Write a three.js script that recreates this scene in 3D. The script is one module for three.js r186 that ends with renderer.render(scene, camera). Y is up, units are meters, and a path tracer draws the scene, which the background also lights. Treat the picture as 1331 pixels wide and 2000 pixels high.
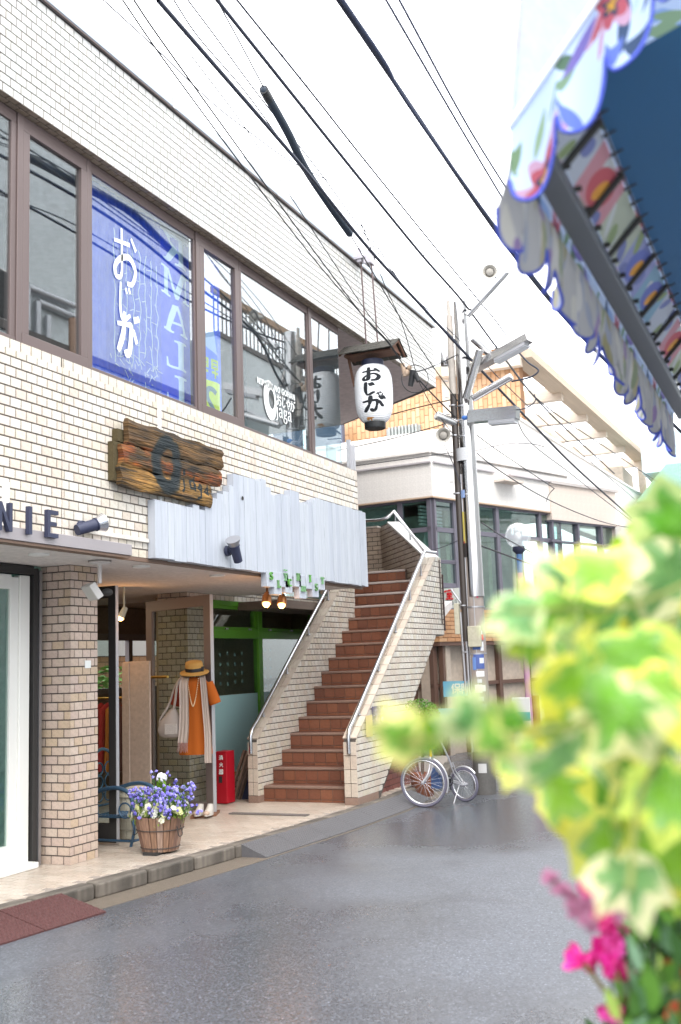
import * as THREE from 'three';
import { mergeGeometries } from 'three/addons/utils/BufferGeometryUtils.js';
import { RoundedBoxGeometry } from 'three/addons/geometries/RoundedBoxGeometry.js';
import { FontLoader } from 'three/addons/loaders/FontLoader.js';
import { TextGeometry } from 'three/addons/geometries/TextGeometry.js';

const V = (x, y, z) => new THREE.Vector3(x, y, z);
const scene = new THREE.Scene();
// ---------- camera ----------
const EYE = V(0, 1.66, 0);
const camera = new THREE.PerspectiveCamera(52.0, 681 / 1024, 0.05, 400);
camera.position.copy(EYE);
camera.up.set(0.090996, 0.989055, 0.116148);
camera.lookAt(EYE.clone().add(V(-0.39986, 0.143105, -0.905336)));
camera.focus = 10.8; camera.userData.fStop = 2.3;
camera.updateMatrixWorld(true);
// ---------- overcast sky ----------
{
  const W = 64, H = 32, d = new Float32Array(W * H * 4);
  for (let j = 0; j < H; j++) for (let i = 0; i < W; i++) {
    const el = ((j + 0.5) / H - 0.5) * Math.PI, s = Math.max(0, Math.sin(el));
    const L = el > -0.06 ? 2.05 + 1.55 * s : 0.6, k = (j * W + i) * 4;
    d[k] = L * 0.985; d[k + 1] = L; d[k + 2] = L * 1.03; d[k + 3] = 1;
  }
  const t = new THREE.DataTexture(d, W, H, THREE.RGBAFormat, THREE.FloatType);
  t.mapping = THREE.EquirectangularReflectionMapping; t.magFilter = t.minFilter = THREE.LinearFilter; t.needsUpdate = true;
  scene.background = t; scene.environment = t;
}
// ---------- veiled sun ----------
const sun = new THREE.DirectionalLight(0xfff4e4, 1.1);
sun.position.set(9, 24, 7); sun.target.position.set(-4, 0, -11); scene.add(sun, sun.target);
sun.castShadow = true; sun.shadow.radius = 40; sun.shadow.mapSize.set(2048, 2048);
Object.assign(sun.shadow.camera, { left: -22, right: 22, top: 22, bottom: -22, near: 1, far: 70 });
// ---------- renderer ----------
const renderer = new THREE.WebGLRenderer({ antialias: true });
renderer.setSize(681, 1024);
renderer.toneMapping = THREE.LinearToneMapping; renderer.toneMappingExposure = 1.45;
renderer.shadowMap.enabled = true;

// ---------- helpers ----------
let seed = 7;
const rnd = () => { seed = (seed * 1664525 + 1013904223) >>> 0; return seed / 4294967296; };
const rr = (a, b) => a + (b - a) * rnd();
const pick = (a) => a[Math.floor(rnd() * a.length)];
const FX = 2050, RGT = V(1, 0, 0), CUP = V(0, 1, 0), FWD = V(0, 0, -1);
for (const v of [RGT, CUP, FWD]) v.applyQuaternion(camera.quaternion);
const rayOf = (px, py) => FWD.clone().multiplyScalar(FX).addScaledVector(RGT, px - 665.5).addScaledVector(CUP, 1000 - py);
// the point of a sight line at a world plane (x, y or z given) or on an upright plane through (x0, z0) heading `deg` right of -z
function at(px, py, o) {
  const r = rayOf(px, py), k = Object.keys(o)[0];
  return EYE.clone().addScaledVector(r, (o[k] - EYE[k]) / r[k]);
}
function atWall(px, py, x0, z0, deg) {
  const r = rayOf(px, py), a = THREE.MathUtils.degToRad(deg), n = V(Math.cos(a), 0, Math.sin(a));
  return EYE.clone().addScaledVector(r, V(x0, EYE.y, z0).sub(EYE).dot(n) / r.dot(n));
}
const used = {};
const numbered = (n) => { const k = (used[n] = (used[n] ?? -1) + 1); return k ? n + '_' + String(k).padStart(3, '0') : n; };
function tag(o, label, category, group) { o.userData.label = label; if (category) o.userData.category = category; if (group) o.userData.group = group; return o; }
function thing(name, label, category, pos = [0, 0, 0], turn = 0, group) {
  const o = new THREE.Group(); o.name = numbered(name); o.position.set(...pos); o.rotation.y = turn; scene.add(o);
  return tag(o, label, category, group);
}
const fix = (g) => {
  if (g.index) g = g.toNonIndexed();
  for (const k of Object.keys(g.attributes)) if (!['position', 'normal', 'uv', 'color'].includes(k)) g.deleteAttribute(k);
  if (!g.attributes.normal) g.computeVertexNormals();
  if (!g.attributes.uv) g.setAttribute('uv', new THREE.BufferAttribute(new Float32Array(g.attributes.position.count * 2), 2));
  return g;
};
function merge(list) {
  list = list.flat().map(fix);
  if (list.some((g) => g.attributes.color) && !list.every((g) => g.attributes.color)) list.forEach((g) => g.deleteAttribute('color'));
  return list.length === 1 ? list[0] : mergeGeometries(list);
}
function obj(name, geos, mat, parent = scene) {
  const m = new THREE.Mesh(Array.isArray(geos) ? merge(geos) : geos, mat);
  m.name = parent === scene ? numbered(name) : name; m.castShadow = m.receiveShadow = true; parent.add(m); return m;
}
const struct = (name, geos, mat) => { const m = obj(name, geos, mat); m.userData.kind = 'structure'; return m; };
// uv in metres by the dominant side of each face
function metreUV(g) {
  g = fix(g); const p = g.attributes.position, n = g.attributes.normal, uv = g.attributes.uv;
  for (let i = 0; i < p.count; i++) {
    const ax = Math.abs(n.getX(i)), ay = Math.abs(n.getY(i)), az = Math.abs(n.getZ(i));
    if (ay >= ax && ay >= az) uv.setXY(i, p.getX(i), p.getZ(i)); else if (ax >= az) uv.setXY(i, p.getZ(i), p.getY(i)); else uv.setXY(i, p.getX(i), p.getY(i));
  }
  return g;
}
// box from min corner to max corner
function bx(x0, y0, z0, x1, y1, z1, r = 0) {
  const w = Math.abs(x1 - x0), h = Math.abs(y1 - y0), d = Math.abs(z1 - z0);
  const g = r ? new RoundedBoxGeometry(w, h, d, 1, Math.min(r, w / 2.1, h / 2.1, d / 2.1)) : new THREE.BoxGeometry(w, h, d);
  g.translate((x0 + x1) / 2, (y0 + y1) / 2, (z0 + z1) / 2); return metreUV(g);
}
function rod(a, b, r, r2 = r, n = 10) {
  const d = b.clone().sub(a), g = new THREE.CylinderGeometry(r2, r, d.length(), n);
  g.applyQuaternion(new THREE.Quaternion().setFromUnitVectors(V(0, 1, 0), d.clone().normalize())); g.translate((a.x + b.x) / 2, (a.y + b.y) / 2, (a.z + b.z) / 2); return g;
}
const tube = (pts, r, seg = pts.length * 6, n = 7, closed = false) => new THREE.TubeGeometry(new THREE.CatmullRomCurve3(pts, closed, 'centripetal'), seg, r, n, closed);
const ball = (c, r, sx = 1, sy = 1, sz = 1, n = 16) => { const g = new THREE.SphereGeometry(r, n, Math.ceil(n * 0.7)); g.scale(sx, sy, sz); g.translate(c.x, c.y, c.z); return g; };
const lathe = (pts, c = V(0, 0, 0), n = 28) => { const g = new THREE.LatheGeometry(pts.map(([r, y]) => new THREE.Vector2(r, y)), n); g.translate(c.x, c.y, c.z); return g; };
// beam of rectangular section between two points, width across (horizontal), height up
function beam(a, b, w, h) {
  const d = b.clone().sub(a), L = d.length(), g = new THREE.BoxGeometry(w, h, L); metreUV(g);
  const m = new THREE.Matrix4().lookAt(a, b, V(0, 1, 0)); g.applyMatrix4(m); g.translate((a.x + b.x) / 2, (a.y + b.y) / 2, (a.z + b.z) / 2); return g;
}
// prism: outline of [u,v] in the frame o,u,v,n, pushed out by t along n
function basis(g, m) { // a mirrored frame turns the faces round, so turn them back
  g.applyMatrix4(m); if (m.determinant() > 0) return g;
  if (g.index) g = g.toNonIndexed();
  for (const k of Object.keys(g.attributes)) { const t = g.attributes[k], s = t.itemSize, A = t.array; for (let i = 0; i < t.count; i += 3) for (let c = 0; c < s; c++) { const p = (i + 1) * s + c, q = (i + 2) * s + c, x = A[p]; A[p] = A[q]; A[q] = x; } }
  return g;
}
function prism(o, u, v, n, pts, t) {
  const s = new THREE.Shape(pts.map(([a, b]) => new THREE.Vector2(a, b)));
  const g = new THREE.ExtrudeGeometry(s, { depth: t, bevelEnabled: false });
  return basis(g, new THREE.Matrix4().makeBasis(u, v, n).setPosition(o));
}
// flat brush ribbon along [u,v] points, thickness t, for lettering cut from film or sheet
function ribbon(pts, w, t = 0.002, taper = 0) {
  const out = [], c = new THREE.SplineCurve(pts.map(([x, y]) => new THREE.Vector2(x, y))), N = Math.max(2, pts.length * (pts.length > 2 ? 5 : 1));
  const P = pts.length > 2 ? c.getPoints(N) : c.getPoints(1), L = [], R = [];
  P.forEach((p, i) => {
    const a = P[Math.max(0, i - 1)], b = P[Math.min(P.length - 1, i + 1)], dx = b.x - a.x, dy = b.y - a.y, l = Math.hypot(dx, dy) || 1, f = i / (P.length - 1);
    const k = w * 0.5 * (1 - taper * (0.5 + 0.5 * Math.cos(f * 5.1)));
    L.push([p.x - dy / l * k, p.y + dx / l * k]); R.push([p.x + dy / l * k, p.y - dx / l * k]);
  });
  const pos = [], q = (a, b, c2, d) => pos.push(...a, ...b, ...c2, ...a, ...c2, ...d);
  for (let i = 0; i + 1 < P.length; i++) {
    const z = t, A = [...L[i], z], B = [...R[i], z], C = [...R[i + 1], z], D = [...L[i + 1], z], a = [...L[i], 0], b = [...R[i], 0], c2 = [...R[i + 1], 0], d = [...L[i + 1], 0];
    q(A, B, C, D); q(a, d, c2, b); q(b, c2, C, B); q(d, a, A, D); if (!i) q(a, b, B, A); if (i + 2 === P.length) q(c2, d, D, C);
  }
  const g = new THREE.BufferGeometry(); g.setAttribute('position', new THREE.Float32BufferAttribute(pos, 3)); return fix(g);
}
// strokes in a 100 x 100 box, y down
const GL = {
  o: [[[14, 30], [66, 25]], [[38, 6], [39, 55], [36, 80], [20, 84], [16, 70], [34, 54], [64, 46], [84, 62], [74, 84], [56, 88]], [[70, 14], [86, 30]]],
  ji: [[[34, 6], [32, 60], [44, 88], [78, 72]], [[56, 14], [63, 26]], [[70, 10], [77, 22]]],
  ya: [[[14, 48], [58, 28], [80, 40], [70, 60], [58, 60]], [[52, 10], [60, 30]], [[28, 20], [50, 94]]],
  ga: [[[10, 34], [50, 28], [64, 32], [58, 78], [46, 90], [40, 82]], [[38, 4], [32, 50], [12, 90]], [[72, 34], [86, 60]], [[76, 6], [82, 18]], [[88, 2], [94, 13]]],
  shitsu: [[[50, 2], [50, 14]], [[12, 30], [12, 17], [88, 17], [84, 30]], [[25, 38], [75, 38]], [[48, 38], [30, 54], [72, 52]], [[62, 44], [80, 60]], [[26, 74], [74, 74]], [[50, 58], [50, 94]], [[12, 94], [88, 94]]],
  ho: [[[30, 6], [10, 46]], [[23, 30], [23, 96]], [[45, 10], [86, 10]], [[86, 10], [86, 38]], [[86, 38], [45, 38]], [[45, 38], [45, 10]], [[36, 56], [95, 56]], [[65, 38], [65, 96]], [[63, 58], [38, 86]], [[67, 58], [94, 86]]],
  ken: [[[10, 6], [10, 96]], [[10, 8], [36, 8]], [[36, 8], [23, 34]], [[23, 34], [36, 56], [18, 66]], [[66, 4], [40, 32]], [[66, 4], [96, 32]], [[52, 32], [82, 32]], [[48, 44], [88, 44]], [[88, 44], [88, 62]], [[88, 62], [48, 62]], [[48, 62], [48, 44]], [[68, 32], [66, 66], [42, 95]], [[68, 64], [96, 95]]],
  sho: [[[12, 10], [24, 22]], [[8, 38], [20, 48]], [[6, 94], [26, 62]], [[64, 2], [64, 34]], [[44, 10], [52, 26]], [[86, 8], [76, 26]], [[44, 36], [44, 96]], [[44, 36], [86, 36]], [[86, 36], [86, 92]], [[44, 54], [86, 54]], [[44, 72], [86, 72]]],
  ka: [[[50, 6], [48, 48], [14, 95]], [[50, 44], [90, 95]], [[20, 30], [28, 54]], [[84, 28], [70, 50]]],
  ki: [[[12, 8], [40, 8]], [[40, 8], [40, 30]], [[40, 30], [12, 30]], [[12, 30], [12, 8]], [[60, 8], [88, 8]], [[88, 8], [88, 30]], [[88, 30], [60, 30]], [[60, 30], [60, 8]], [[6, 50], [94, 50]], [[50, 36], [12, 66]], [[50, 50], [90, 66]], [[14, 72], [40, 72]], [[40, 72], [40, 95]], [[40, 95], [14, 95]], [[14, 95], [14, 72]], [[60, 72], [86, 72]], [[86, 72], [86, 95]], [[86, 95], [60, 95]], [[60, 95], [60, 72]]],
};
const glyph = (k, s, w, x = 0, y = 0, taper = 0, t = 0.002) => GL[k].map((st, si) => ribbon(st.map(([a, b]) => [x + (a - 50) / 100 * s, y + (50 - b) / 100 * s]), w, t + si * 0.0007, taper));
const place = (g, o, u, v, n) => basis(merge([g].flat()), new THREE.Matrix4().makeBasis(u, v, n).setPosition(o));
const PX_ = V(1, 0, 0), PY = V(0, 1, 0), PZ = V(0, 0, 1), NZ = V(0, 0, -1), NX = V(-1, 0, 0);

// ---------- textures ----------
function tex(N, fn, srgb, rep = 1) {
  const d = new Uint8Array(N * N * 4);
  for (let j = 0; j < N; j++) for (let i = 0; i < N; i++) { const c = fn(i / N, j / N), k = (j * N + i) * 4; for (let a = 0; a < 3; a++) d[k + a] = Math.max(0, Math.min(255, 255 * (c.length ? c[a] : c))); d[k + 3] = 255; }
  const t = new THREE.DataTexture(d, N, N); t.magFilter = THREE.LinearFilter; t.minFilter = THREE.LinearMipmapLinearFilter; t.generateMipmaps = true;
  t.wrapS = t.wrapT = THREE.RepeatWrapping; t.repeat.set(rep, rep); if (srgb) t.colorSpace = THREE.SRGBColorSpace; t.needsUpdate = true; return t;
}
const hash = (x, y, s) => { let h = Math.imul(x | 0, 374761393) ^ Math.imul(y | 0, 668265263) ^ Math.imul(s, 1274126177); h = Math.imul(h ^ (h >>> 13), 1274126177); return ((h ^ (h >>> 16)) >>> 0) / 4294967296; };
function vn(u, v, f, s, fy = f) { // tiling value noise
  const x = u * f, y = v * fy, i = Math.floor(x), j = Math.floor(y), a = x - i, b = y - j, sa = a * a * (3 - 2 * a), sb = b * b * (3 - 2 * b);
  const h = (p, q) => hash(((p % f) + f) % f, ((q % fy) + fy) % fy, s);
  return (h(i, j) * (1 - sa) + h(i + 1, j) * sa) * (1 - sb) + (h(i, j + 1) * (1 - sa) + h(i + 1, j + 1) * sa) * sb;
}
const fbm = (u, v, f, s, o = 4) => { let r = 0, a = 0.5, n = 0; for (let k = 0; k < o; k++) { r += a * vn(u, v, f, s + k); n += a; a *= 0.55; f *= 2; } return r / n; };
const T = {
  speck: tex(256, (u, v) => 0.86 + 0.14 * fbm(u, v, 16, 3) + 0.06 * (hash(u * 256, v * 256, 9) - 0.5), true),
  fine: tex(256, (u, v) => 0.5 * fbm(u, v, 24, 5) + 0.5 * hash(u * 256, v * 256, 4), false),
  patch: tex(256, (u, v) => 0.45 + 0.55 * fbm(u, v, 5, 11, 5), false),
};
const withRep = (t, r, r2 = r) => { const c = t.clone(); c.repeat.set(r, r2); c.needsUpdate = true; return c; };
const lin = (r, g, b) => new THREE.Color().setRGB(r, g, b);
const std = (c, rough = 0.6, o = {}) => new THREE.MeshStandardMaterial({ color: c.isColor ? c : new THREE.Color(c), roughness: rough, ...o });
const grain = (c, rough, rep = 2, bump = 0.001, o = {}) => std(c, rough, { map: withRep(T.speck, rep), bumpMap: withRep(T.fine, rep * 2), bumpScale: bump, ...o });
const M = {
  mortar: grain(lin(0.125, 0.105, 0.092), 0.95, 4), plaster: grain(lin(0.78, 0.73, 0.70), 0.9, 1.5), white: std(lin(0.8, 0.8, 0.78), 0.55),
  bronze: std(lin(0.135, 0.10, 0.095), 0.42, { metalness: 0.25 }), mauve: std(lin(0.19, 0.155, 0.15), 0.5), black: std(lin(0.014, 0.015, 0.017), 0.5), navy: std(lin(0.025, 0.03, 0.065), 0.55),
  steel: std(lin(0.62, 0.62, 0.64), 0.24, { metalness: 1 }), satin: std(lin(0.42, 0.42, 0.44), 0.42, { metalness: 0.9 }), dark: std(lin(0.03, 0.028, 0.027), 0.7), alu: std(lin(0.5, 0.5, 0.52), 0.4, { metalness: 0.6 }),
  pane: new THREE.MeshPhysicalMaterial({ color: lin(0.86, 0.93, 0.95), transmission: 1, thickness: 0, roughness: 0.01, ior: 2.2 }),
  glass: new THREE.MeshPhysicalMaterial({ color: lin(0.82, 0.9, 0.88), transmission: 1, thickness: 0, roughness: 0.02, ior: 1.55 }),
  frost: new THREE.MeshPhysicalMaterial({ color: lin(0.42, 0.66, 0.66), transmission: 0.2, thickness: 0, roughness: 0.45, ior: 1.5 }),
  green: std(lin(0.085, 0.27, 0.015), 0.4), red: std(lin(0.42, 0.008, 0.02), 0.4), film: std(lin(0.78, 0.8, 0.78), 0.7), cableM: std(lin(0.02, 0.025, 0.045), 0.6), rope: std(lin(0.04, 0.05, 0.09), 0.7),
};
for (const k of Object.keys(M)) M[k].side = THREE.DoubleSide;

// ---------- tiles ----------
const CREAM = [[0.71, 0.65, 0.56], [0.73, 0.68, 0.60], [0.70, 0.63, 0.54], [0.73, 0.69, 0.62], [0.68, 0.585, 0.49], [0.72, 0.66, 0.575], [0.70, 0.615, 0.53], [0.69, 0.62, 0.50]];
const PIL = [[0.62, 0.49, 0.40], [0.64, 0.52, 0.43], [0.60, 0.47, 0.38], [0.63, 0.50, 0.42], [0.60, 0.46, 0.33], [0.58, 0.45, 0.38]];
const PILM = PIL.map((c) => grain(lin(...c), 0.34, 6, 0.0008));
const CREAMM = CREAM.map((c) => grain(lin(...c), 0.34, 6, 0.0008));
const stuffTile = std(0xffffff, 0.34, { vertexColors: true, map: withRep(T.speck, 6), bumpMap: withRep(T.fine, 12), bumpScale: 0.0008 });
function clip(poly, cl) {
  for (let i = 0; i < cl.length && poly.length; i++) {
    const a = cl[i], b = cl[(i + 1) % cl.length], f = (p) => (b[0] - a[0]) * (p[1] - a[1]) - (b[1] - a[1]) * (p[0] - a[0]), out = [];
    for (let k = 0; k < poly.length; k++) {
      const p = poly[k], q = poly[(k + 1) % poly.length], fp = f(p), fq = f(q);
      if (fp >= 0) out.push(p);
      if ((fp >= 0) !== (fq >= 0)) { const t = fp / (fp - fq); out.push([p[0] + (q[0] - p[0]) * t, p[1] + (q[1] - p[1]) * t]); }
    }
    poly = out;
  }
  return poly;
}
function slab(pts, t) { // front face and sides of a thin piece, with a small chamfer
  const n = pts.length, cx = pts.reduce((s, p) => s + p[0], 0) / n, cy = pts.reduce((s, p) => s + p[1], 0) / n, pos = [];
  const inn = pts.map(([x, y]) => [x + Math.sign(cx - x) * Math.min(0.0016, Math.abs(cx - x) * 0.3), y + Math.sign(cy - y) * Math.min(0.0016, Math.abs(cy - y) * 0.3)]);
  for (let i = 1; i + 1 < n; i++) pos.push(...inn[0], t, ...inn[i], t, ...inn[i + 1], t);
  for (let i = 0; i < n; i++) { const j = (i + 1) % n; pos.push(...pts[i], 0, ...pts[j], 0, ...inn[j], t, ...pts[i], 0, ...inn[j], t, ...inn[i], t); }
  const g = new THREE.BufferGeometry(); g.setAttribute('position', new THREE.Float32BufferAttribute(pos, 3)); g.computeVertexNormals();
  g.setAttribute('uv', new THREE.Float32BufferAttribute(Array.from({ length: pos.length / 3 }, (_, i) => [pos[i * 3], pos[i * 3 + 1]]).flat(), 2)); return g;
}
const sharedSlab = {};
// lays tiles over a flat face; returns the list, biggest-looking first is decided by layTiles
function tileList(o, u, v, n, W, H, { pu = 0.12, pv = 0.0785, j = 0.0105, t = 0.006, poly, tones = CREAM, off = 0, stack = false, u0 = 0, holes = [] } = {}) {
  const L = [];
  for (let r = 0; r * pv < H - 0.01; r++) {
    const sh = stack ? 0 : (r % 2 ? 0.5 : 0) * pu;
    for (let c = -1; c * pu + sh + u0 < W; c++) {
      let p = [[c * pu + sh + u0, r * pv], [c * pu + sh + u0 + pu - j, r * pv], [c * pu + sh + u0 + pu - j, r * pv + pv - j], [c * pu + sh + u0, r * pv + pv - j]];
      const full = p[0][0] >= 0 && p[1][0] <= W && p[2][1] <= H; let whole = full;
      if (!full) { p = clip(p, [[0, 0], [W, 0], [W, H], [0, H]]); }
      if (poly && p.length) { const q = clip(p, poly); if (q.length !== p.length || q.some((a, i) => Math.abs(a[0] - p[i][0]) + Math.abs(a[1] - p[i][1]) > 1e-6)) whole = false; p = q; }
      if (p.length < 3) continue;
      let A = 0; p.forEach((a, i) => { const b = p[(i + 1) % p.length]; A += a[0] * b[1] - a[1] * b[0]; }); if (A / 2 < 0.0006) continue;
      const cu = p.reduce((s, a) => s + a[0], 0) / p.length, cv = p.reduce((s, a) => s + a[1], 0) / p.length;
      if (holes.some((h) => cu > h[0] && cu < h[1] && cv > h[2] && cv < h[3])) continue;
      const pos = o.clone().addScaledVector(u, whole ? p[0][0] : 0).addScaledVector(v, whole ? p[0][1] : 0).addScaledVector(n, rr(-0.0007, 0.0007));
      const key = [pu, pv, j, t].join();
      const geo = whole ? (sharedSlab[key] ??= slab([[0, 0], [pu - j, 0], [pu - j, pv - j], [0, pv - j]], t)) : slab(p, t);
      const mid = o.clone().addScaledVector(u, cu).addScaledVector(v, cv);
      L.push({ geo, m: new THREE.Matrix4().makeBasis(u, v, n).setPosition(pos), d: mid.distanceTo(EYE), tone: Math.floor(rnd() * tones.length), tones });
    }
  }
  return L;
}
function layTiles(parent, list, name, mats, keep = 300, mat = stuffTile) {
  list.sort((a, b) => a.d - b.d);
  list.slice(0, keep).forEach((t) => { const m = new THREE.Mesh(t.geo, mats[t.tone % mats.length]); m.name = name; m.applyMatrix4(t.m); m.castShadow = m.receiveShadow = true; parent.add(m); });
  const rest = list.slice(keep); if (!rest.length) return;
  const geos = rest.map((t) => {
    const g = basis(t.geo.clone(), t.m), c = t.tones[t.tone], n = g.attributes.position.count, a = new Float32Array(n * 3), p0 = t.m.elements, k = rr(0.95, 1.05) * (0.90 + 0.16 * vn((p0[12] + p0[14]) / 9 + 7, p0[13] / 9 + 3, 16, 91));
    for (let i = 0; i < n; i++) a.set([c[0] * k, c[1] * k, c[2] * k], i * 3);
    g.setAttribute('color', new THREE.BufferAttribute(a, 3)); return g;
  });
  const m = obj(name + '_field', mergeGeometries(geos), mat, parent); m.userData.kind = 'stuff';
}
// ================= setting: road, gutter, pavement, kerb =================
const RY = -0.12;
const KERB = [[-6.3, 0.5], [-5.9, -3], [-5.47, -6.5], [-5.32, -7.5], [-5.15, -8.8], [-4.99, -10.6], [-4.93, -12.2], [-5.0, -14], [-5.35, -16], [-5.9, -18]];
const kerbAt = (z) => { for (let i = 0; i + 1 < KERB.length; i++) { const [xa, za] = KERB[i], [xb, zb] = KERB[i + 1]; if (z <= za && z >= zb) return xa + (xb - xa) * (za - z) / (za - zb); } return -5.9; };
{
  const wet = (u, v) => { const a = fbm(u, v, 4, 31, 5), b = fbm(u, v, 3, 77, 4); return Math.min(1, Math.max(0, (a * 0.6 + b * 0.4 - 0.42) * 4)); };
  const N = 1024;
  const colT = tex(N, (u, v) => { const w = wet(u, v), h = hash(u * N, v * N, 2), h2 = hash(u * N / 2, v * N / 2, 8), k = 0.315 + 0.05 * w + 0.10 * (h - 0.5) + 0.07 * (h2 - 0.5) + (h > 0.985 ? 0.2 : 0); return [k * 0.97, k, k * 1.06]; }, true, 1 / 7);
  const rouT = tex(512, (u, v) => 0.20 + 0.33 * wet(u, v) + 0.10 * (hash(u * 512, v * 512, 5) - 0.5), false, 1 / 7);
  const bumT = tex(512, (u, v) => hash(u * 512, v * 512, 6) * 0.7 + 0.3 * vn(u, v, 128, 5), false, 1 / 2.2);
  const road = bx(-60, RY - 0.3, -150, 60, RY, 30);
  struct('road', road, new THREE.MeshStandardMaterial({ map: colT, roughnessMap: rouT, roughness: 1, bumpMap: bumT, bumpScale: 0.0017, color: lin(1.0, 1.0, 1.02) }));
  // sandy gutter strip beside the kerb
  const gut = [], top = [];
  const strip = (a, b, y, x0, x1) => prism(V(0, y, 0), V(1, 0, 0), V(0, 0, -1), V(0, 1, 0), [[a[0] + x0, -a[1]], [a[0] + x1, -a[1]], [b[0] + x1, -b[1]], [b[0] + x0, -b[1]]], 0.004);
  for (let i = 1; i < 7; i++) gut.push(strip(KERB[i], KERB[i + 1], RY, -0.02, 0.30));
  struct('gutter', gut, grain(lin(0.17, 0.14, 0.11), 0.5, 2, 0.003));
  // pavement slab with small tiles
  const pts = KERB.map(([x, z]) => [x - 0.12, -z]);
  const slabG = prism(V(0, RY - 0.1, 0), V(1, 0, 0), V(0, 0, -1), V(0, 1, 0), [...pts, [-9.9, 18], [-9.9, -0.5]], -RY + 0.1 - 0.006);
  const pave = struct('pavement', metreUV(slabG), grain(lin(0.36, 0.31, 0.27), 0.7, 3));
  const PT = [[0.58, 0.49, 0.41], [0.61, 0.53, 0.45], [0.55, 0.46, 0.38], [0.60, 0.51, 0.43]];
  const list = tileList(V(-9.8, -0.006, -5.2), V(1, 0, 0), V(0, 0, -1), V(0, 1, 0), 5, 9.0, { pu: 0.152, pv: 0.1, j: 0.006, t: 0.006, tones: PT, holes: [] }).filter((t) => {
    const p = V(0.07, 0.05, 0).applyMatrix4(t.m); return p.x < kerbAt(p.z) - 0.21 && p.x > -9.5;
  });
  layTiles(pave, list, 'paving_tile', [], 0);
  // kerb stones
  const km = [0.20, 0.16, 0.235, 0.18].map((k) => std(lin(k, k * 0.9, k * 0.8), 0.75, { map: tex(128, (u, v) => { const s = vn(u, v, 24, 5, 3), q = fbm(u, v, 6, 9, 4); const l = 0.55 + 0.3 * q + 0.25 * s; return [l, l * 0.98, l * 0.95]; }, true, 1.3), bumpMap: withRep(T.fine, 6), bumpScale: 0.003 }));
  const kg = new THREE.Group(); kg.name = 'kerb'; kg.userData.kind = 'structure'; scene.add(kg);
  for (let z = -4.7, i = 0; z > -16.5; z -= 0.605, i++) {
    const a = V(kerbAt(z) - 0.075, -0.062, z), b = V(kerbAt(z - 0.6) - 0.075, -0.062, z - 0.6), d = b.clone().sub(a), L = d.length() - 0.012;
    const g = new RoundedBoxGeometry(0.15, 0.136, L, 3, 0.03); metreUV(g);
    g.applyMatrix4(new THREE.Matrix4().lookAt(a, b, V(0, 1, 0))); g.translate((a.x + b.x) / 2, a.y + rr(-0.002, 0.002), (a.z + b.z) / 2);
    obj('kerb_stone', g, km[i % 4], kg);
  }
}
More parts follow.
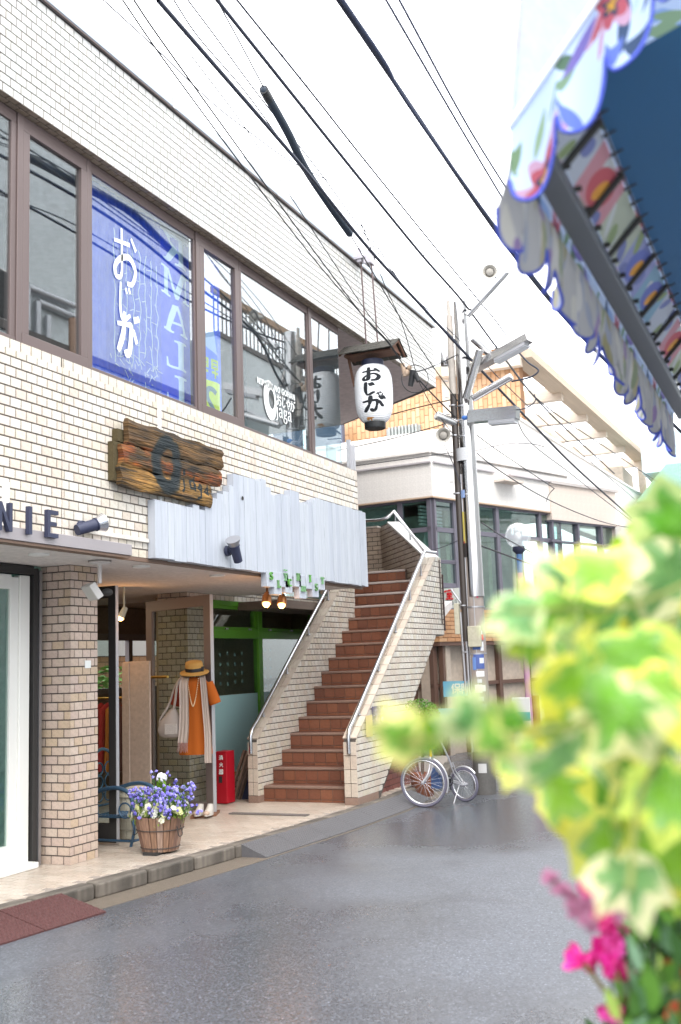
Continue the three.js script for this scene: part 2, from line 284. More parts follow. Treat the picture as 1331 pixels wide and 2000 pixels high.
// ================= shop building =================
const FXW = -5.37; // street face of the tiled walls
const bld = thing('shop_building', 'two storey shop building faced in cream tiles with a band of brown upstairs windows', 'building');
{
  const v3 = V;
  // upper band with overhanging soffit
  const foot = [[-5.376, 4.6], [-5.376, 16.3], [-7.82, 17.97], [-10.2, 17.97], [-10.2, 4.6]];
  const up = obj('upper_wall', [metreUV(prism(V(0, 6.176, 0), PX_, NZ, PY, foot, 1.03)), bx(-10.2, 2.5, -4.9, -9.9, 6.18, -17.9)], M.mortar, bld);
  const upT = [[0.67, 0.665, 0.63], [0.69, 0.685, 0.655], [0.65, 0.64, 0.60], [0.68, 0.655, 0.61], [0.66, 0.66, 0.64]];
  layTiles(up, tileList(V(-5.376, 6.25, -4.6), NZ, PY, PX_, 11.7, 0.95, { tones: upT }).concat(
    tileList(V(-5.376, 6.172, -4.6), NZ, PY, PX_, 11.7, 0.0705, { tones: upT, u0: 0.03 })), 'tile', upT.map((c) => grain(lin(...c), 0.34, 6, 0.0008)), 70);
  // slanted end wall of the band
  { const u = v3(-0.8263, 0, -0.5632), n = v3(0.5632, 0, -0.8263); layTiles(up, tileList(v3(-5.376, 6.172, -16.3), u, PY, n, 2.9, 1.02, { tones: upT }), 'tile', CREAMM, 0); }
  // tiled underside strip, then plain soffit
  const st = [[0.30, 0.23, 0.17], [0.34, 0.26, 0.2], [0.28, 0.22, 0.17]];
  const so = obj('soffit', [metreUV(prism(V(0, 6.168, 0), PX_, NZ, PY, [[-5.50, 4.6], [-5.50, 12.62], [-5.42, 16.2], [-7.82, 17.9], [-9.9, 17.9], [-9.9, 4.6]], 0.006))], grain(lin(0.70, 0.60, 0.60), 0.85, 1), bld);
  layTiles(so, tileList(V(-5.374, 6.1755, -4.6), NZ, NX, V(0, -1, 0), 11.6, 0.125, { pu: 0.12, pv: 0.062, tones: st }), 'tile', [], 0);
  // coping
  const cop = obj('roof_coping', [bx(-5.62, 7.206, -4.6, -5.33, 7.33, -16.32, 0.01)], std(lin(0.42, 0.47, 0.52), 0.45), bld);
  obj('coping_edge', [bx(-5.36, 7.194, -4.6, -5.338, 7.2055, -16.31)], M.bronze, cop);
  for (const z of [-8.3, -10.55, -12.0, -15.9]) obj('bracket', [bx(-5.36, 7.2, z, -5.325, 7.37, z - 0.05)], M.alu, cop);
  // lower wall
  const low = obj('lower_wall', [bx(-5.6, 2.655, -4.6, -5.376, 4.196, -12.75), bx(-5.55, 4.196, -4.6, -5.376, 4.206, -12.75)], M.mortar, bld);
  const lowL = [];
  for (const [a, b] of [[-4.6, -6.664], [-6.672, -9.896], [-9.904, -12.75]]) {
    lowL.push(...tileList(V(-5.376, 2.657, a), NZ, PY, PX_, -(b - a), 1.47, { u0: -0.03 }), ...tileList(V(-5.376, 4.12, a), NZ, PY, PX_, -(b - a), 0.085, { pv: 0.093, u0: 0.02 }));
  }
  layTiles(low, lowL, 'tile', CREAMM, 110);
  // end of the wall turns the corner
  layTiles(low, tileList(V(-5.376, 2.657, -12.75), NX, PY, NZ, 0.22, 1.54), 'tile', [], 0);
  obj('conduit', [bx(-5.372, 3.2, -8.035, -5.35, 4.19, -8.065)], M.white, low);
  obj('conduit', [bx(-5.372, 2.74, -5.985, -5.335, 3.08, -6.025)], M.white, low);
  obj('conduit', [bx(-5.372, 2.795, -6.98, -5.345, 2.83, -7.84)], grain(lin(0.7, 0.66, 0.6), 0.6), low);
  // ---- upstairs windows ----
  const X = -5.5;
  const wins = [[-4.6, -6.24, 0.06, 0.075, 0], [-6.305, -7.13, 0.08, 0.13, 1], [-7.185, -8.93, 0.03, 0.075, 0], [-9.0, -9.83, 0.09, 0.13, 1], [-9.87, -11.61, 0.03, 0.075, 0], [-11.69, -12.57, 0.03, 0.075, 2]];
  for (const [za, zb, sw, bh, kind] of wins) {
    const y0 = 4.207, y1 = 6.168, hd = kind === 1 ? 0.13 : 0.10, pr = kind === 1 ? 0.012 : 0;
    const fr = [bx(X - 0.05, y0, za, X + 0.02 + pr, y0 + bh, zb, 0.006), bx(X - 0.05, y1 - hd, za, X + 0.012 + pr, y1, zb, 0.006), bx(X - 0.05, y0 + bh, za, X + 0.015 + pr, y1 - hd, za - sw, 0.004)];
    if (kind !== 2) fr.push(bx(X - 0.05, y0 + bh, zb + sw, X + 0.015 + pr, y1 - hd, zb, 0.004));
    if (kind === 1) fr.push(bx(X - 0.03, y0 - 0.006, za - 0.03, X + 0.05, y0 + 0.016, zb + 0.03));
    const w = obj('window', fr, M.bronze, bld);
    obj('pane', [bx(X - 0.008, y0 + bh - 0.01, za - sw + 0.005, X - 0.002, y1 - hd + 0.01, zb + (kind === 2 ? 0 : sw - 0.005))], M.pane, w);
  }
  for (const [za, zb] of [[-6.24, -6.305], [-7.13, -7.185], [-8.93, -9.0], [-9.83, -9.87], [-11.61, -11.69]]) obj('mullion', [bx(X - 0.06, 4.207, za, X + 0.028, 6.166, zb, 0.006)], M.bronze, bld);
  obj('end_pane', [bx(X - 0.01, 4.25, -12.575, X - 1.6, 6.1, -12.58)], M.pane, bld);
  obj('end_post', [bx(-5.46, 4.207, -12.63, -5.41, 4.62, -12.68), bx(-5.41, 4.207, -12.68, -5.37, 4.55, -12.72)], M.alu, bld);
  // upstairs room
  obj('upstairs_room', [bx(-9.9, 4.0, -4.6, -5.61, 4.05, -12.7), bx(-8.0, 4.05, -4.6, -7.9, 6.16, -12.7), bx(-8.0, 4.05, -12.72, -7.0, 6.16, -12.66), bx(-8.0, 4.05, -4.6, -5.6, 6.16, -4.5)], grain(lin(0.10, 0.10, 0.10), 0.9), bld);
  // ---- ground floor canopy ceiling and fascia ----
  const ceil = obj('canopy_ceiling', [bx(-9.9, 2.645, -4.6, -5.40, 2.656, -12.78)], M.plaster, bld);
  obj('floor_slab', [bx(-9.9, 2.656, -4.6, -5.62, 2.9, -12.74)], M.mortar, bld);
  obj('edge_trim', [bx(-5.405, 2.622, -7.44, -5.372, 2.654, -12.79), bx(-5.375, 2.618, -4.6, -5.262, 2.638, -7.44)], std(lin(0.16, 0.10, 0.07), 0.6), ceil);
  obj('fascia', [bx(-5.372, 2.64, -4.6, -5.25, 2.735, -7.445, 0.004)], std(lin(0.36, 0.33, 0.34), 0.4, { metalness: 0.4 }), bld);
  for (const [x, z] of [[-5.75, -6.85], [-5.75, -8.3], [-5.75, -9.7], [-5.95, -5.6]]) { const d = obj('downlight', [lathe([[0.085, 0], [0.085, -0.012], [0.07, -0.016], [0.055, -0.008], [0.0, -0.004]], V(x, 2.645, z), 20)], M.white, ceil); }
  // ---- pillars ----
  const pil = (x0, x1, za, zb, keep) => {
    const p = obj('pillar', [bx(x0 + 0.006, 0, za - 0.006, x1 - 0.006, 2.645, zb)], M.mortar, bld);
    const L = [...tileList(V(x0, 0, za - 0.006), PX_, PY, PZ, x1 - x0, 2.64, { pu: 0.137, u0: -0.0, tones: PIL }), ...tileList(V(x1 - 0.006, 0, za), NZ, PY, PX_, za - zb, 2.64, { pu: 0.118, tones: PIL })];
    layTiles(p, L, 'tile', PILM, keep);
    return p;
  };
  const p1 = pil(-6.46, -6.115, -7.717, -8.11, 300);
  obj('number_plate', [bx(-6.112, 1.705, -7.915, -6.108, 1.775, -8.0)], M.film, p1);
  pil(-7.72, -7.27, -11.5, -12.0, 0);
  // ---- left shop front ----
  const sf = obj('shop_window', [bx(-6.5, 0.03, -7.53, -6.42, 2.55, -7.40, 0.008), bx(-6.49, 0.05, -7.40, -6.44, 2.53, -7.30, 0.006), bx(-6.5, 0.03, -7.30, -6.43, 0.22, -5.0, 0.006), bx(-6.5, 2.42, -7.30, -6.43, 2.55, -5.0, 0.006), bx(-6.5, 0.0, -7.56, -6.33, 0.05, -5.0, 0.006)], std(lin(0.78, 0.78, 0.74), 0.45), bld);
  obj('pane', [bx(-6.47, 0.2, -7.31, -6.464, 2.44, -5.0)], M.glass, sf);
  obj('black_frame', [bx(-6.5, 0, -7.56, -6.40, 2.62, -7.62, 0.005), bx(-6.5, 2.56, -5, -6.40, 2.635, -7.56)], M.dark, bld);
  obj('metal_strip', [bx(-6.46, 0, -7.625, -6.39, 2.6, -7.66)], M.satin, bld);
  obj('left_shop_interior', [bx(-9.4, 0, -5.0, -9.3, 2.64, -8), bx(-9.4, 0, -8.0, -6.47, 2.64, -7.95), bx(-9.4, -0.004, -5, -6.52, 0.012, -7.9), bx(-9.4, 0, -4.9, -6.4, 2.64, -5)], grain(lin(0.45, 0.66, 0.60), 0.9), bld);
  // ---- open shop beside the pillar ----
  obj('shop_interior', [bx(-9.9, 0, -8.02, -9.8, 2.64, -12.7), bx(-9.9, 0, -12.7, -9.8, 1.38, -15.6), bx(-9.9, 2.2, -12.7, -9.8, 2.64, -15.6), bx(-9.9, 0, -15.6, -9.8, 2.64, -16.2), bx(-9.9, 0, -7.99, -6.5, 2.64, -8.05)], grain(lin(0.24, 0.17, 0.13), 0.9), bld);
  const rear = obj('rear_glazing', [bx(-9.84, 2.14, -12.7, -9.76, 2.24, -15.6), bx(-9.84, 1.34, -12.7, -9.76, 1.42, -15.6), ...[-12.75, -13.75, -14.35, -15.5].map((z) => bx(-9.84, 1.42, z, -9.77, 2.14, z - 0.1))], M.mauve, bld);
  // door frames
  const dA = obj('door', [bx(-6.43, 0.02, -8.70, -6.345, 2.52, -8.745, 0.004), bx(-7.2, 2.40, -8.70, -6.43, 2.52, -8.745, 0.004), bx(-7.2, 0.02, -8.70, -6.43, 0.2, -8.745, 0.004), bx(-7.28, 0.02, -8.70, -7.2, 2.52, -8.745, 0.004)], M.dark, bld);
  dA.userData.label = 'dark framed glass door standing open';
  obj('pane', [bx(-7.2, 0.2, -8.720, -6.43, 2.4, -8.726)], M.glass, dA);
  obj('edge_strip', [bx(-6.344, 0.02, -8.70, -6.338, 2.52, -8.745)], M.alu, dA);
  const ha = V(-7.72, 0, -11.3), hb = V(-6.45, 0, -10.76), du = hb.clone().sub(ha).normalize(), dn = V(-du.z, 0, du.x).multiplyScalar(-1); if (dn.z < 0) dn.negate();
  const Wd = ha.distanceTo(hb), q = (a, b, c, d, t = 0.045) => metreUV(prism(ha, du, PY, dn, [[a, c], [b, c], [b, d], [a, d]], t));
  const dB = obj('door', [q(0, 0.13, 0.02, 2.53), q(Wd - 0.13, Wd, 0.02, 2.53), q(0.13, Wd - 0.13, 2.40, 2.53), q(0.13, Wd - 0.13, 0.02, 0.12)], M.mauve, bld);
  dB.userData.label = 'mauve framed glass door with an orange dress hung in front';
  obj('pane', [q(0.13, Wd - 0.13, 0.12, 2.40, 0.006)], M.glass, dB);
  obj('handle', [rod(ha.clone().addScaledVector(du, 0.14).addScaledVector(dn, 0.07).setY(1.58), ha.clone().addScaledVector(du, 0.52).addScaledVector(dn, 0.07).setY(1.58), 0.018)], std(lin(0.55, 0.33, 0.08), 0.3, { metalness: 0.8 }), dB);
  obj('edge_strip', [q(Wd, Wd + 0.008, 0.02, 2.53)], M.alu, dB);
  // ---- green shop window ----
  const GX = -7.3, gy = [0.22, 2.02, 2.14, 2.53];
  const gf = obj('shop_window', [bx(GX - 0.06, 2.06, -12.0, GX + 0.03, 2.17, -15.4, 0.006), bx(GX - 0.06, 2.50, -12.0, GX + 0.03, 2.57, -15.4, 0.006), bx(GX - 0.06, 0.2, -12.0, GX + 0.02, 0.27, -15.4, 0.006), ...[[-12.0, -12.1], [-13.38, -13.5], [-15.2, -15.3]].map(([a, b]) => bx(GX - 0.06, 0.27, a, GX + 0.035, 2.5, b, 0.006)),
    bx(GX - 0.05, 2.17, -12.1, GX + 0.02, 2.215, -13.38), bx(GX - 0.05, 2.17, -13.5, GX + 0.02, 2.215, -15.2), bx(GX - 0.05, 2.46, -12.1, GX + 0.02, 2.5, -15.2), bx(GX - 0.05, 2.2, -13.30, GX + 0.02, 2.48, -13.38)], M.green, bld);
  gf.userData.label = 'green framed shop window with frosted lower glass';
  for (const [a, b] of [[-12.1, -13.38], [-13.5, -15.2]]) { obj('pane', [bx(GX - 0.01, 1.3, a, GX - 0.004, 2.07, b)], M.glass, gf); obj('pane', [bx(GX - 0.01, 2.2, a, GX - 0.004, 2.47, b)], M.glass, gf); obj('frosted_pane', [bx(GX - 0.01, 0.26, a, GX - 0.004, 1.297, b)], M.frost, gf); }
  for (const [z, y] of [[-12.45, 2.19], [-13.1, 2.19], [-13.7, 2.19], [-14.4, 2.19]]) obj('latch', [bx(GX + 0.02, y - 0.012, z, GX + 0.045, y + 0.012, z - 0.07, 0.004)], M.satin, gf);
  const base = obj('window_base', [bx(GX - 0.1, 0, -12.0, GX + 0.02, 0.2, -15.6), bx(GX - 0.1, 2.572, -12.0, GX + 0.01, 2.70, -15.6), bx(GX - 0.1, 0, -15.4, GX, 2.57, -16.2)], M.mortar, bld);
  layTiles(base, [...tileList(V(GX + 0.02, 0, -12.0), NZ, PY, PX_, 3.5, 0.2), ...tileList(V(GX + 0.01, 2.572, -12.0), NZ, PY, PX_, 3.5, 0.11)], 'tile', [], 0);
  obj('green_shop_interior', [bx(-8.15, 0, -12.1, -8.1, 2.64, -16.2), bx(-9.9, 2.66, -12.8, -7.3, 2.72, -16.2), bx(-9.9, 0, -16.1, -7.31, 2.64, -16.2), bx(-8.1, 0, -12.06, -7.74, 2.64, -12.1)], grain(lin(0.5, 0.38, 0.27), 0.9), bld);
  // string of glass discs hung in the shop window
  const discs = []; for (let i = 0; i < 5; i++) for (let k = 0; k < 4; k++) discs.push(ball(V(GX - 0.06, 1.86 - k * 0.13 - rr(0, 0.03), -12.25 - i * 0.2), 0.026, 0.3, 1, 1, 8)); for (let i = 0; i < 3; i++) for (let k = 0; k < 5; k++) discs.push(ball(V(GX - 0.06, 1.9 - k * 0.13, -13.58 - i * 0.16), 0.024, 0.3, 1, 1, 8));
  const dm = obj('glass_bead_string', discs, std(lin(0.35, 0.4, 0.4), 0.2), bld); dm.userData.kind = 'stuff';
}
// ================= staircase =================
const stairs = thing('staircase', 'outdoor staircase of red brown tiles between cream tiled parapets with steel handrails', 'staircase');
{
  const zk = (k) => -11.863 - 0.2565 * (k - 1), RZ = 0.195;
  const BT = [[0.20, 0.075, 0.042], [0.23, 0.085, 0.047], [0.18, 0.068, 0.04], [0.25, 0.095, 0.05]], BM = BT.map((c) => grain(lin(...c), 0.4, 5, 0.0012));
  const core = grain(lin(0.20, 0.15, 0.12), 0.8, 4), nose = grain(lin(0.27, 0.17, 0.13), 0.55, 6, 0.003), noseW = grain(lin(0.52, 0.45, 0.42), 0.5, 6, 0.002), tread = grain(lin(0.2, 0.085, 0.055), 0.55, 3);
  for (let k = 1; k <= 16; k++) {
    const x0 = k > 12 ? -7.1 : -6.42, x1 = k > 12 ? -5.25 - Math.max(0, (k - 13) * 0.2) : -5.25, z = zk(k), y = k * RZ;
    const s = obj('step', [bx(x0, Math.max(0, y - 0.42), z - 0.006, x1, y - 0.012, z - 0.30)], core, stairs);
    layTiles(s, tileList(V(x0, y - RZ, z - 0.006), PX_, PY, PZ, x1 - x0, RZ - 0.036, { pu: 0.157, pv: 0.036, j: 0.006, t: 0.007, stack: true, tones: BT }).filter((t, i) => t.m.elements[13] < y - RZ + 0.02)
      .concat(tileList(V(x0, y - RZ + 0.036, z - 0.006), PX_, PY, PZ, x1 - x0, 0.124, { pu: 0.157, pv: 0.125, j: 0.006, t: 0.008, stack: true, tones: BT })), 'tile', BM, 40);
    obj('nosing', [bx(x0, y - 0.036, z + 0.014, x1, y, z - 0.06, 0.012)], k > 12 ? noseW : nose, s);
    obj('tread', [bx(x0, y - 0.012, z - 0.06, x1, y - 0.003, z - 0.30)], tread, s);
  }
  obj('landing', [bx(-7.28, 2.45, -12.82, -6.57, 2.56, -16.2), bx(-7.28, 3.0, -15.9, -5.9, 3.115, -17.2)], core, stairs);
  const capM = [[0.62, 0.53, 0.44], [0.66, 0.58, 0.48], [0.6, 0.5, 0.41]].map((c) => grain(lin(...c), 0.4, 5)), baseM = grain(lin(0.30, 0.20, 0.155), 0.5, 5);
  // parapet: side outline in (distance along -z, y), thickness between x0 and x1
  const slope = 0.748, topY = (z) => 0.775 + slope * (-11.72 - z);
  const parapet = (name, x0, x1, zEnd, outlineCore, faces, capX0, capX1) => {
    const w = obj(name, [metreUV(prism(V(x0 + 0.006, 0, 0), NZ, PY, PX_, outlineCore, x1 - x0 - 0.012))], M.mortar, stairs);
    const L = []; for (const f of faces) L.push(...f); layTiles(w, L, 'tile', CREAMM, 150);
    for (let z = -11.72, i = 0; z > zEnd + 0.02; z -= 0.162, i++) { const b = Math.max(zEnd, z - 0.156), m = capM[i % 3]; const A = V((capX0 + capX1) / 2, topY(z) + 0.0, z), B = V((capX0 + capX1) / 2, topY(b), b);
      for (const [ca, cb] of [[capX0, (capX0 + capX1) / 2 - 0.003], [(capX0 + capX1) / 2 + 0.003, capX1]]) obj('cap_tile', [beam(V((ca + cb) / 2, A.y, A.z), V((ca + cb) / 2, B.y, B.z), cb - ca, 0.022)], m, w); }
    for (const [ca, cb] of [[x0, (x0 + x1) / 2 - 0.003], [(x0 + x1) / 2 + 0.003, x1]]) for (let y = 0.09, i = 0; y < 0.72; y += 0.162, i++) obj('end_tile', [bx(ca, y, -11.722, cb, Math.min(y + 0.156, 0.76), -11.712, 0.003)], capM[i % 3], w);
    obj('base_tile', [bx(x0 - 0.003, 0, -11.725, x1 + 0.003, 0.085, -11.712, 0.002), bx(x1 - 0.004, 0, -11.722, x1 + 0.004, 0.085, name === 'right_parapet' ? -12.35 : -11.86, 0.002)], baseM, w);
    return w;
  };
  const oR = [[11.728, 0], [11.728, 0.76], [14.97, topY(-14.97) - 0.012], [15.22, topY(-14.97) - 0.012], [15.22, 2.03], [14.81, 2.0], [12.42, 0]];
  const faceO = (x, W, poly) => tileList(V(x - 0.006, 0, -11.72), NZ, PY, PX_, W, 3.4, { poly: poly.map(([a, b]) => [a - 11.72, b]), pu: 0.105 });
  parapet('right_parapet', -5.25, -5.08, -14.97, oR, [faceO(-5.08, 3.09, [[11.72, 0.085], [12.47, 0.085], [14.81, 2.0], [14.81, topY(-14.81) - 0.02], [11.72, 0.755]]), faceO(-5.08, 3.5, [[14.81, 2.03], [15.22, 2.03], [15.22, topY(-14.97)], [14.97, topY(-14.97)], [14.81, topY(-14.81) - 0.02]])], -5.255, -5.075);
  parapet('left_parapet', -6.555, -6.42, -14.97, [[11.728, 0], [11.728, 0.76], [14.97, topY(-14.97) - 0.012], [14.97, 0]], [faceO(-6.42, 3.25, [[11.72, 0], [14.97, 0], [14.97, topY(-14.97) - 0.02], [11.72, 0.755]])], -6.56, -6.415);
  obj('end_strip', [bx(-5.1, 2.1, -15.222, -5.06, 2.95, -15.24)], std(lin(0.05, 0.025, 0.025), 0.6), stairs);
  obj('flight_underside', [metreUV(prism(V(-6.42, 0, 0), NZ, PY, PX_, [[12.5, 0], [14.82, 1.93], [16.2, 2.5], [16.2, 2.6], [14.8, 2.2], [12.3, 0.05]], 1.17))], M.plaster, stairs);
  const pl = obj('plinth', [bx(-6.4, -0.1, -12.3, -5.25, 0.36, -14.3)], grain(lin(0.14, 0.07, 0.06), 0.8), stairs);
  const RB = [[0.22, 0.075, 0.06], [0.26, 0.095, 0.075], [0.19, 0.065, 0.055]];
  layTiles(pl, tileList(V(-5.25, -0.09, -12.3), NZ, PY, PX_, 2.0, 0.45, { pu: 0.21, pv: 0.075, tones: RB }), 'brick', RB.map((c) => grain(lin(...c), 0.6, 5)), 90);
  // upper turning flight: angled inner wall and the wall that faces the stairs
  const A = V(-5.22, 0, -15.0), ang = THREE.MathUtils.degToRad(-38), u = V(Math.sin(ang), 0, -Math.cos(ang)), n = V(-Math.cos(ang), 0, -Math.sin(ang)); if (n.z < 0) n.negate();
  const far = atWall(743, 1027, A.x, A.z, -38), Lw = far.clone().sub(A).dot(u), yF = atWall(757, 1022, A.x, A.z, -38).y, yN = 3.17, Lc = atWall(757, 1022, A.x, A.z, -38).clone().sub(A).dot(u);
  const out = [[0, 2.2], [Lw, 2.2], [Lw, yF], [Lc, yF], [0.05, yN], [0, yN]];
  const DB = [[0.50, 0.40, 0.31], [0.54, 0.43, 0.33], [0.47, 0.37, 0.29]];
  const aw = obj('upper_parapet', [metreUV(prism(A.clone().addScaledVector(n, -0.2), u, PY, n, out, 0.19))], M.mortar, stairs);
  const o2 = A.clone().addScaledVector(n, -0.006);
  layTiles(aw, tileList(o2, u, PY, n, Lw, 4.2, { poly: [[0, 2.4], [Lw, 2.4], [Lw, yF], [Lc, yF], [0.05, yN]], tones: DB, pu: 0.19 }), 'tile', DB.map((c) => grain(lin(...c), 0.5, 5)), 120);
  const ca = A.clone().addScaledVector(u, 0.02).addScaledVector(n, -0.1).setY(yN + 0.012), cb = A.clone().addScaledVector(u, Lc).addScaledVector(n, -0.1).setY(yF + 0.012);
  obj('cap', [beam(ca, cb, 0.21, 0.03)], grain(lin(0.74, 0.73, 0.7), 0.5, 4), aw);
  const fw = A.clone().addScaledVector(u, Lw); // far corner
  const bw = obj('back_parapet', [bx(-7.4, 2.2, fw.z - 0.2, fw.x + 0.02, yF - 0.01, fw.z - 0.01)], M.mortar, stairs);
  layTiles(bw, tileList(V(fw.x - 1.2, 2.9, fw.z - 0.008), PX_, PY, PZ, 1.2, yF - 2.9, { tones: DB, pu: 0.19 }), 'tile', DB.map((c) => grain(lin(...c), 0.5, 5)), 60);
  obj('cap', [bx(-7.4, yF - 0.01, fw.z - 0.21, fw.x - 0.05, yF + 0.02, fw.z + 0.005, 0.004)], grain(lin(0.6, 0.52, 0.45), 0.5, 4), bw);
  // handrails
  const rail = (xr, zEnd, posts, name) => {
    const y0 = 0.93, P = (z) => V(xr, y0 + 0.793 * (-11.8 - z), z);
    const pts = [V(xr + 0.0, 0.60, -11.70), V(xr, 0.80, -11.70), V(xr, 0.875, -11.725), P(-11.86), P(-12.4), P((zEnd - 12.4) / 2), P(zEnd)];
    const r = obj(name, [tube(pts, 0.026, 60, 12)], M.steel, stairs);
    for (const z of posts) { const p = obj('post', [rod(V(xr + 0.0, topY(z), z), V(xr, P(z).y - 0.01, z), 0.013, 0.013, 8), lathe([[0.03, 0], [0.03, 0.008], [0.014, 0.012]], V(xr, topY(z) + 0.01, z), 12)], M.satin, r); }
    return P(zEnd);
  };
  rail(-6.5, -14.9, [-12.05, -12.75, -13.45, -14.15], 'handrail');
  const e = rail(-5.17, -14.76, [-12.05, -12.75, -13.42, -14.05, -14.55], 'handrail');
  const up1 = atWall(770, 999, A.x + 0.08, A.z + 0.06, -38), up0 = e.clone();
  const hl = obj('handrail', [tube([up0, up0.clone().lerp(up1, 0.5), up1], 0.026, 30, 12), tube([up1, at(752, 1013, { z: up1.z + 0.1 }), at(700, 1018, { z: up1.z + 0.1 })], 0.024, 30, 10), tube([up0, at(852, 1080, { z: -14.9 })], 0.024, 8, 10),
    ], M.steel, stairs);
  for (const f of [0.45, 0.97]) { const t = up0.clone().lerp(up1, f); obj('post', [rod(t.clone().add(V(0, -0.02, 0)), V(t.x, yN + (yF - yN) * f, t.z), 0.014, 0.014, 8)], M.satin, hl); }
  const t2 = at(718, 1016, { z: up1.z + 0.1 }); obj('post', [rod(t2, V(t2.x, yF, t2.z), 0.014, 0.014, 8)], M.satin, hl);
}
// ================= white plank panel with hanging letters =================
{
  const t = thing('plank_panel', 'pale grey white painted plank panel with a stepped top edge above the shop entrance', 'shop sign');
  const prof = [[-7.85, 3.18], [-8.71, 3.2], [-8.83, 3.31], [-8.95, 3.35], [-9.08, 3.41], [-9.21, 3.45], [-9.29, 3.63], [-9.94, 3.65], [-10.08, 3.57], [-10.29, 3.53], [-10.38, 3.56], [-10.48, 3.55], [-10.63, 3.63], [-10.81, 3.63], [-10.82, 3.51], [-10.94, 3.55], [-11.15, 3.55], [-11.27, 3.63], [-11.52, 3.64], [-12.8, 3.65]];
  const topAt = (z) => { for (let i = 0; i + 1 < prof.length; i++) if (z <= prof[i][0] && z >= prof[i + 1][0]) return prof[i][1] + (prof[i + 1][1] - prof[i][1]) * (prof[i][0] - z) / (prof[i][0] - prof[i + 1][0]); return 3.65; };
  const pm = [[0.425, 0.455, 0.51], [0.44, 0.47, 0.525], [0.405, 0.435, 0.495], [0.43, 0.46, 0.515], [0.45, 0.48, 0.53]].map((c) => {
    const tx = tex(128, (u, v) => 0.95 + 0.05 * vn(u, v, 32, 41, 3) - (vn(u, v, 24, 52, 2) > 0.86 ? 0.03 : 0), true, 1.7);
    return std(lin(...c), 0.6, { map: tx, bumpMap: withRep(T.fine, 2, 0.3), bumpScale: 0.002 });
  });
  for (let z = -7.85, i = 0; z > -12.77; i++) {
    const w = rr(0.098, 0.128), z1 = Math.max(-12.79, z - w), step = 0.035, top = Math.round((topAt((z + z1) / 2) + rr(-0.01, 0.01)) / step) * step + (z > -8.75 ? 0 : rr(-0.006, 0.006));
    const dx = rr(-0.004, 0.004);
    obj('plank', [bx(-5.366, 2.655 + rr(-0.006, 0.004), z, -5.285 + dx, top, z1 + 0.0025, 0.004)], pick(pm), t); z = z1;
  }
  obj('rail', [bx(-5.372, 2.7, -7.86, -5.34, 2.76, -12.78), bx(-5.372, 3.0, -7.86, -5.34, 3.06, -12.78)], pm[0], t);
  obj('knot_hole', [lathe([[0.022, 0], [0.012, -0.006], [0, -0.006]], V(0, 0, 0), 12).rotateZ(-Math.PI / 2).translate(-5.279, 3.4, -9.45)], M.dark, t);
  // zigzag letter boards
  const font = await new FontLoader().loadAsync('fonts/droid/droid_serif_bold.typeface.json');
  const gm = [[0.10, 0.30, 0.06], [0.12, 0.26, 0.10], [0.16, 0.33, 0.16]].map((c) => std(lin(...c), 0.5));
  const LT = [['S', 530, 1125, 1146], ['L', 545, 1141, 1161], ['Y', 558, 1127, 1147], ['C', 566, 1138, 1158], ['K', 583, 1127, 1146], ['m', 593, 1150, 1169], ['I', 606, 1130, 1150], ['S', 618, 1147, 1166], ['T', 630, 1134, 1152]];
  LT.forEach(([ch, px, py, pb], i) => {
    const c = at(px, py, { x: -5.27 }), lowY = at(px, pb, { x: -5.27 }).y, wz = 0.085;
    const b = obj('letter_board', [bx(-5.35, lowY, c.z + wz, -5.278, 2.68, c.z - wz, 0.003)], pm[i % 5], t);
    const g = new TextGeometry(ch, { font, size: 0.085, depth: 0.02, curveSegments: 4 }); g.computeBoundingBox(); const bb = g.boundingBox; g.translate(-(bb.min.x + bb.max.x) / 2, -(bb.min.y + bb.max.y) / 2, 0);
    const parts = [g]; if (ch === 'Y') for (const s of [-1, 1]) { const d = new THREE.BoxGeometry(0.016, 0.016, 0.02); d.translate(s * 0.022, 0.075, 0.01); obj('diaeresis_dot', place(d, V(-5.277, c.y, c.z), NZ, PY, PX_), gm[i % 3], b); }
    obj('letter', place(parts, V(-5.277, c.y, c.z), NZ, PY, PX_), gm[i % 3], b);
  });
}
// ================= letters N I E on the fascia =================
{
  const font = await new FontLoader().loadAsync('fonts/droid/droid_sans_bold.typeface.json');
  const t = thing('shop_sign', 'dark navy raised letters standing on the mauve fascia at the left', 'shop sign');
  const q = (s) => NZ;
  const X = -5.245, d = 0.035, st = 0.028;
  const L = (z, strokes) => { const g = strokes.map(([a, b, c2, e]) => prism(V(X, 2.69, z), NZ, PY, PX_, [[a, b], [c2, b], [c2, e], [a, e]], d)); return g; };
  const N = [prism(V(X, 2.69, -5.78), NZ, PY, PX_, [[0, 0], [0.032, 0], [0.032, 0.21], [0, 0.21]], d), prism(V(X, 2.69, -5.78), NZ, PY, PX_, [[0.0321, 0.21], [0.0321, 0.15], [0.1079, 0], [0.1079, 0.06]], d - 0.001), prism(V(X, 2.69, -5.78), NZ, PY, PX_, [[0.108, 0], [0.14, 0], [0.14, 0.21], [0.108, 0.21]], d)];
  obj('letter', N, M.navy, t);
  obj('letter', L(-6.095, [[0, 0, 0.036, 0.21]]), M.navy, t);
  obj('letter', L(-6.305, [[0, 0, 0.034, 0.21], [0.0341, 0.178, 0.125, 0.21], [0.0341, 0.09, 0.105, 0.12], [0.0341, 0, 0.125, 0.032]]), M.navy, t);
}
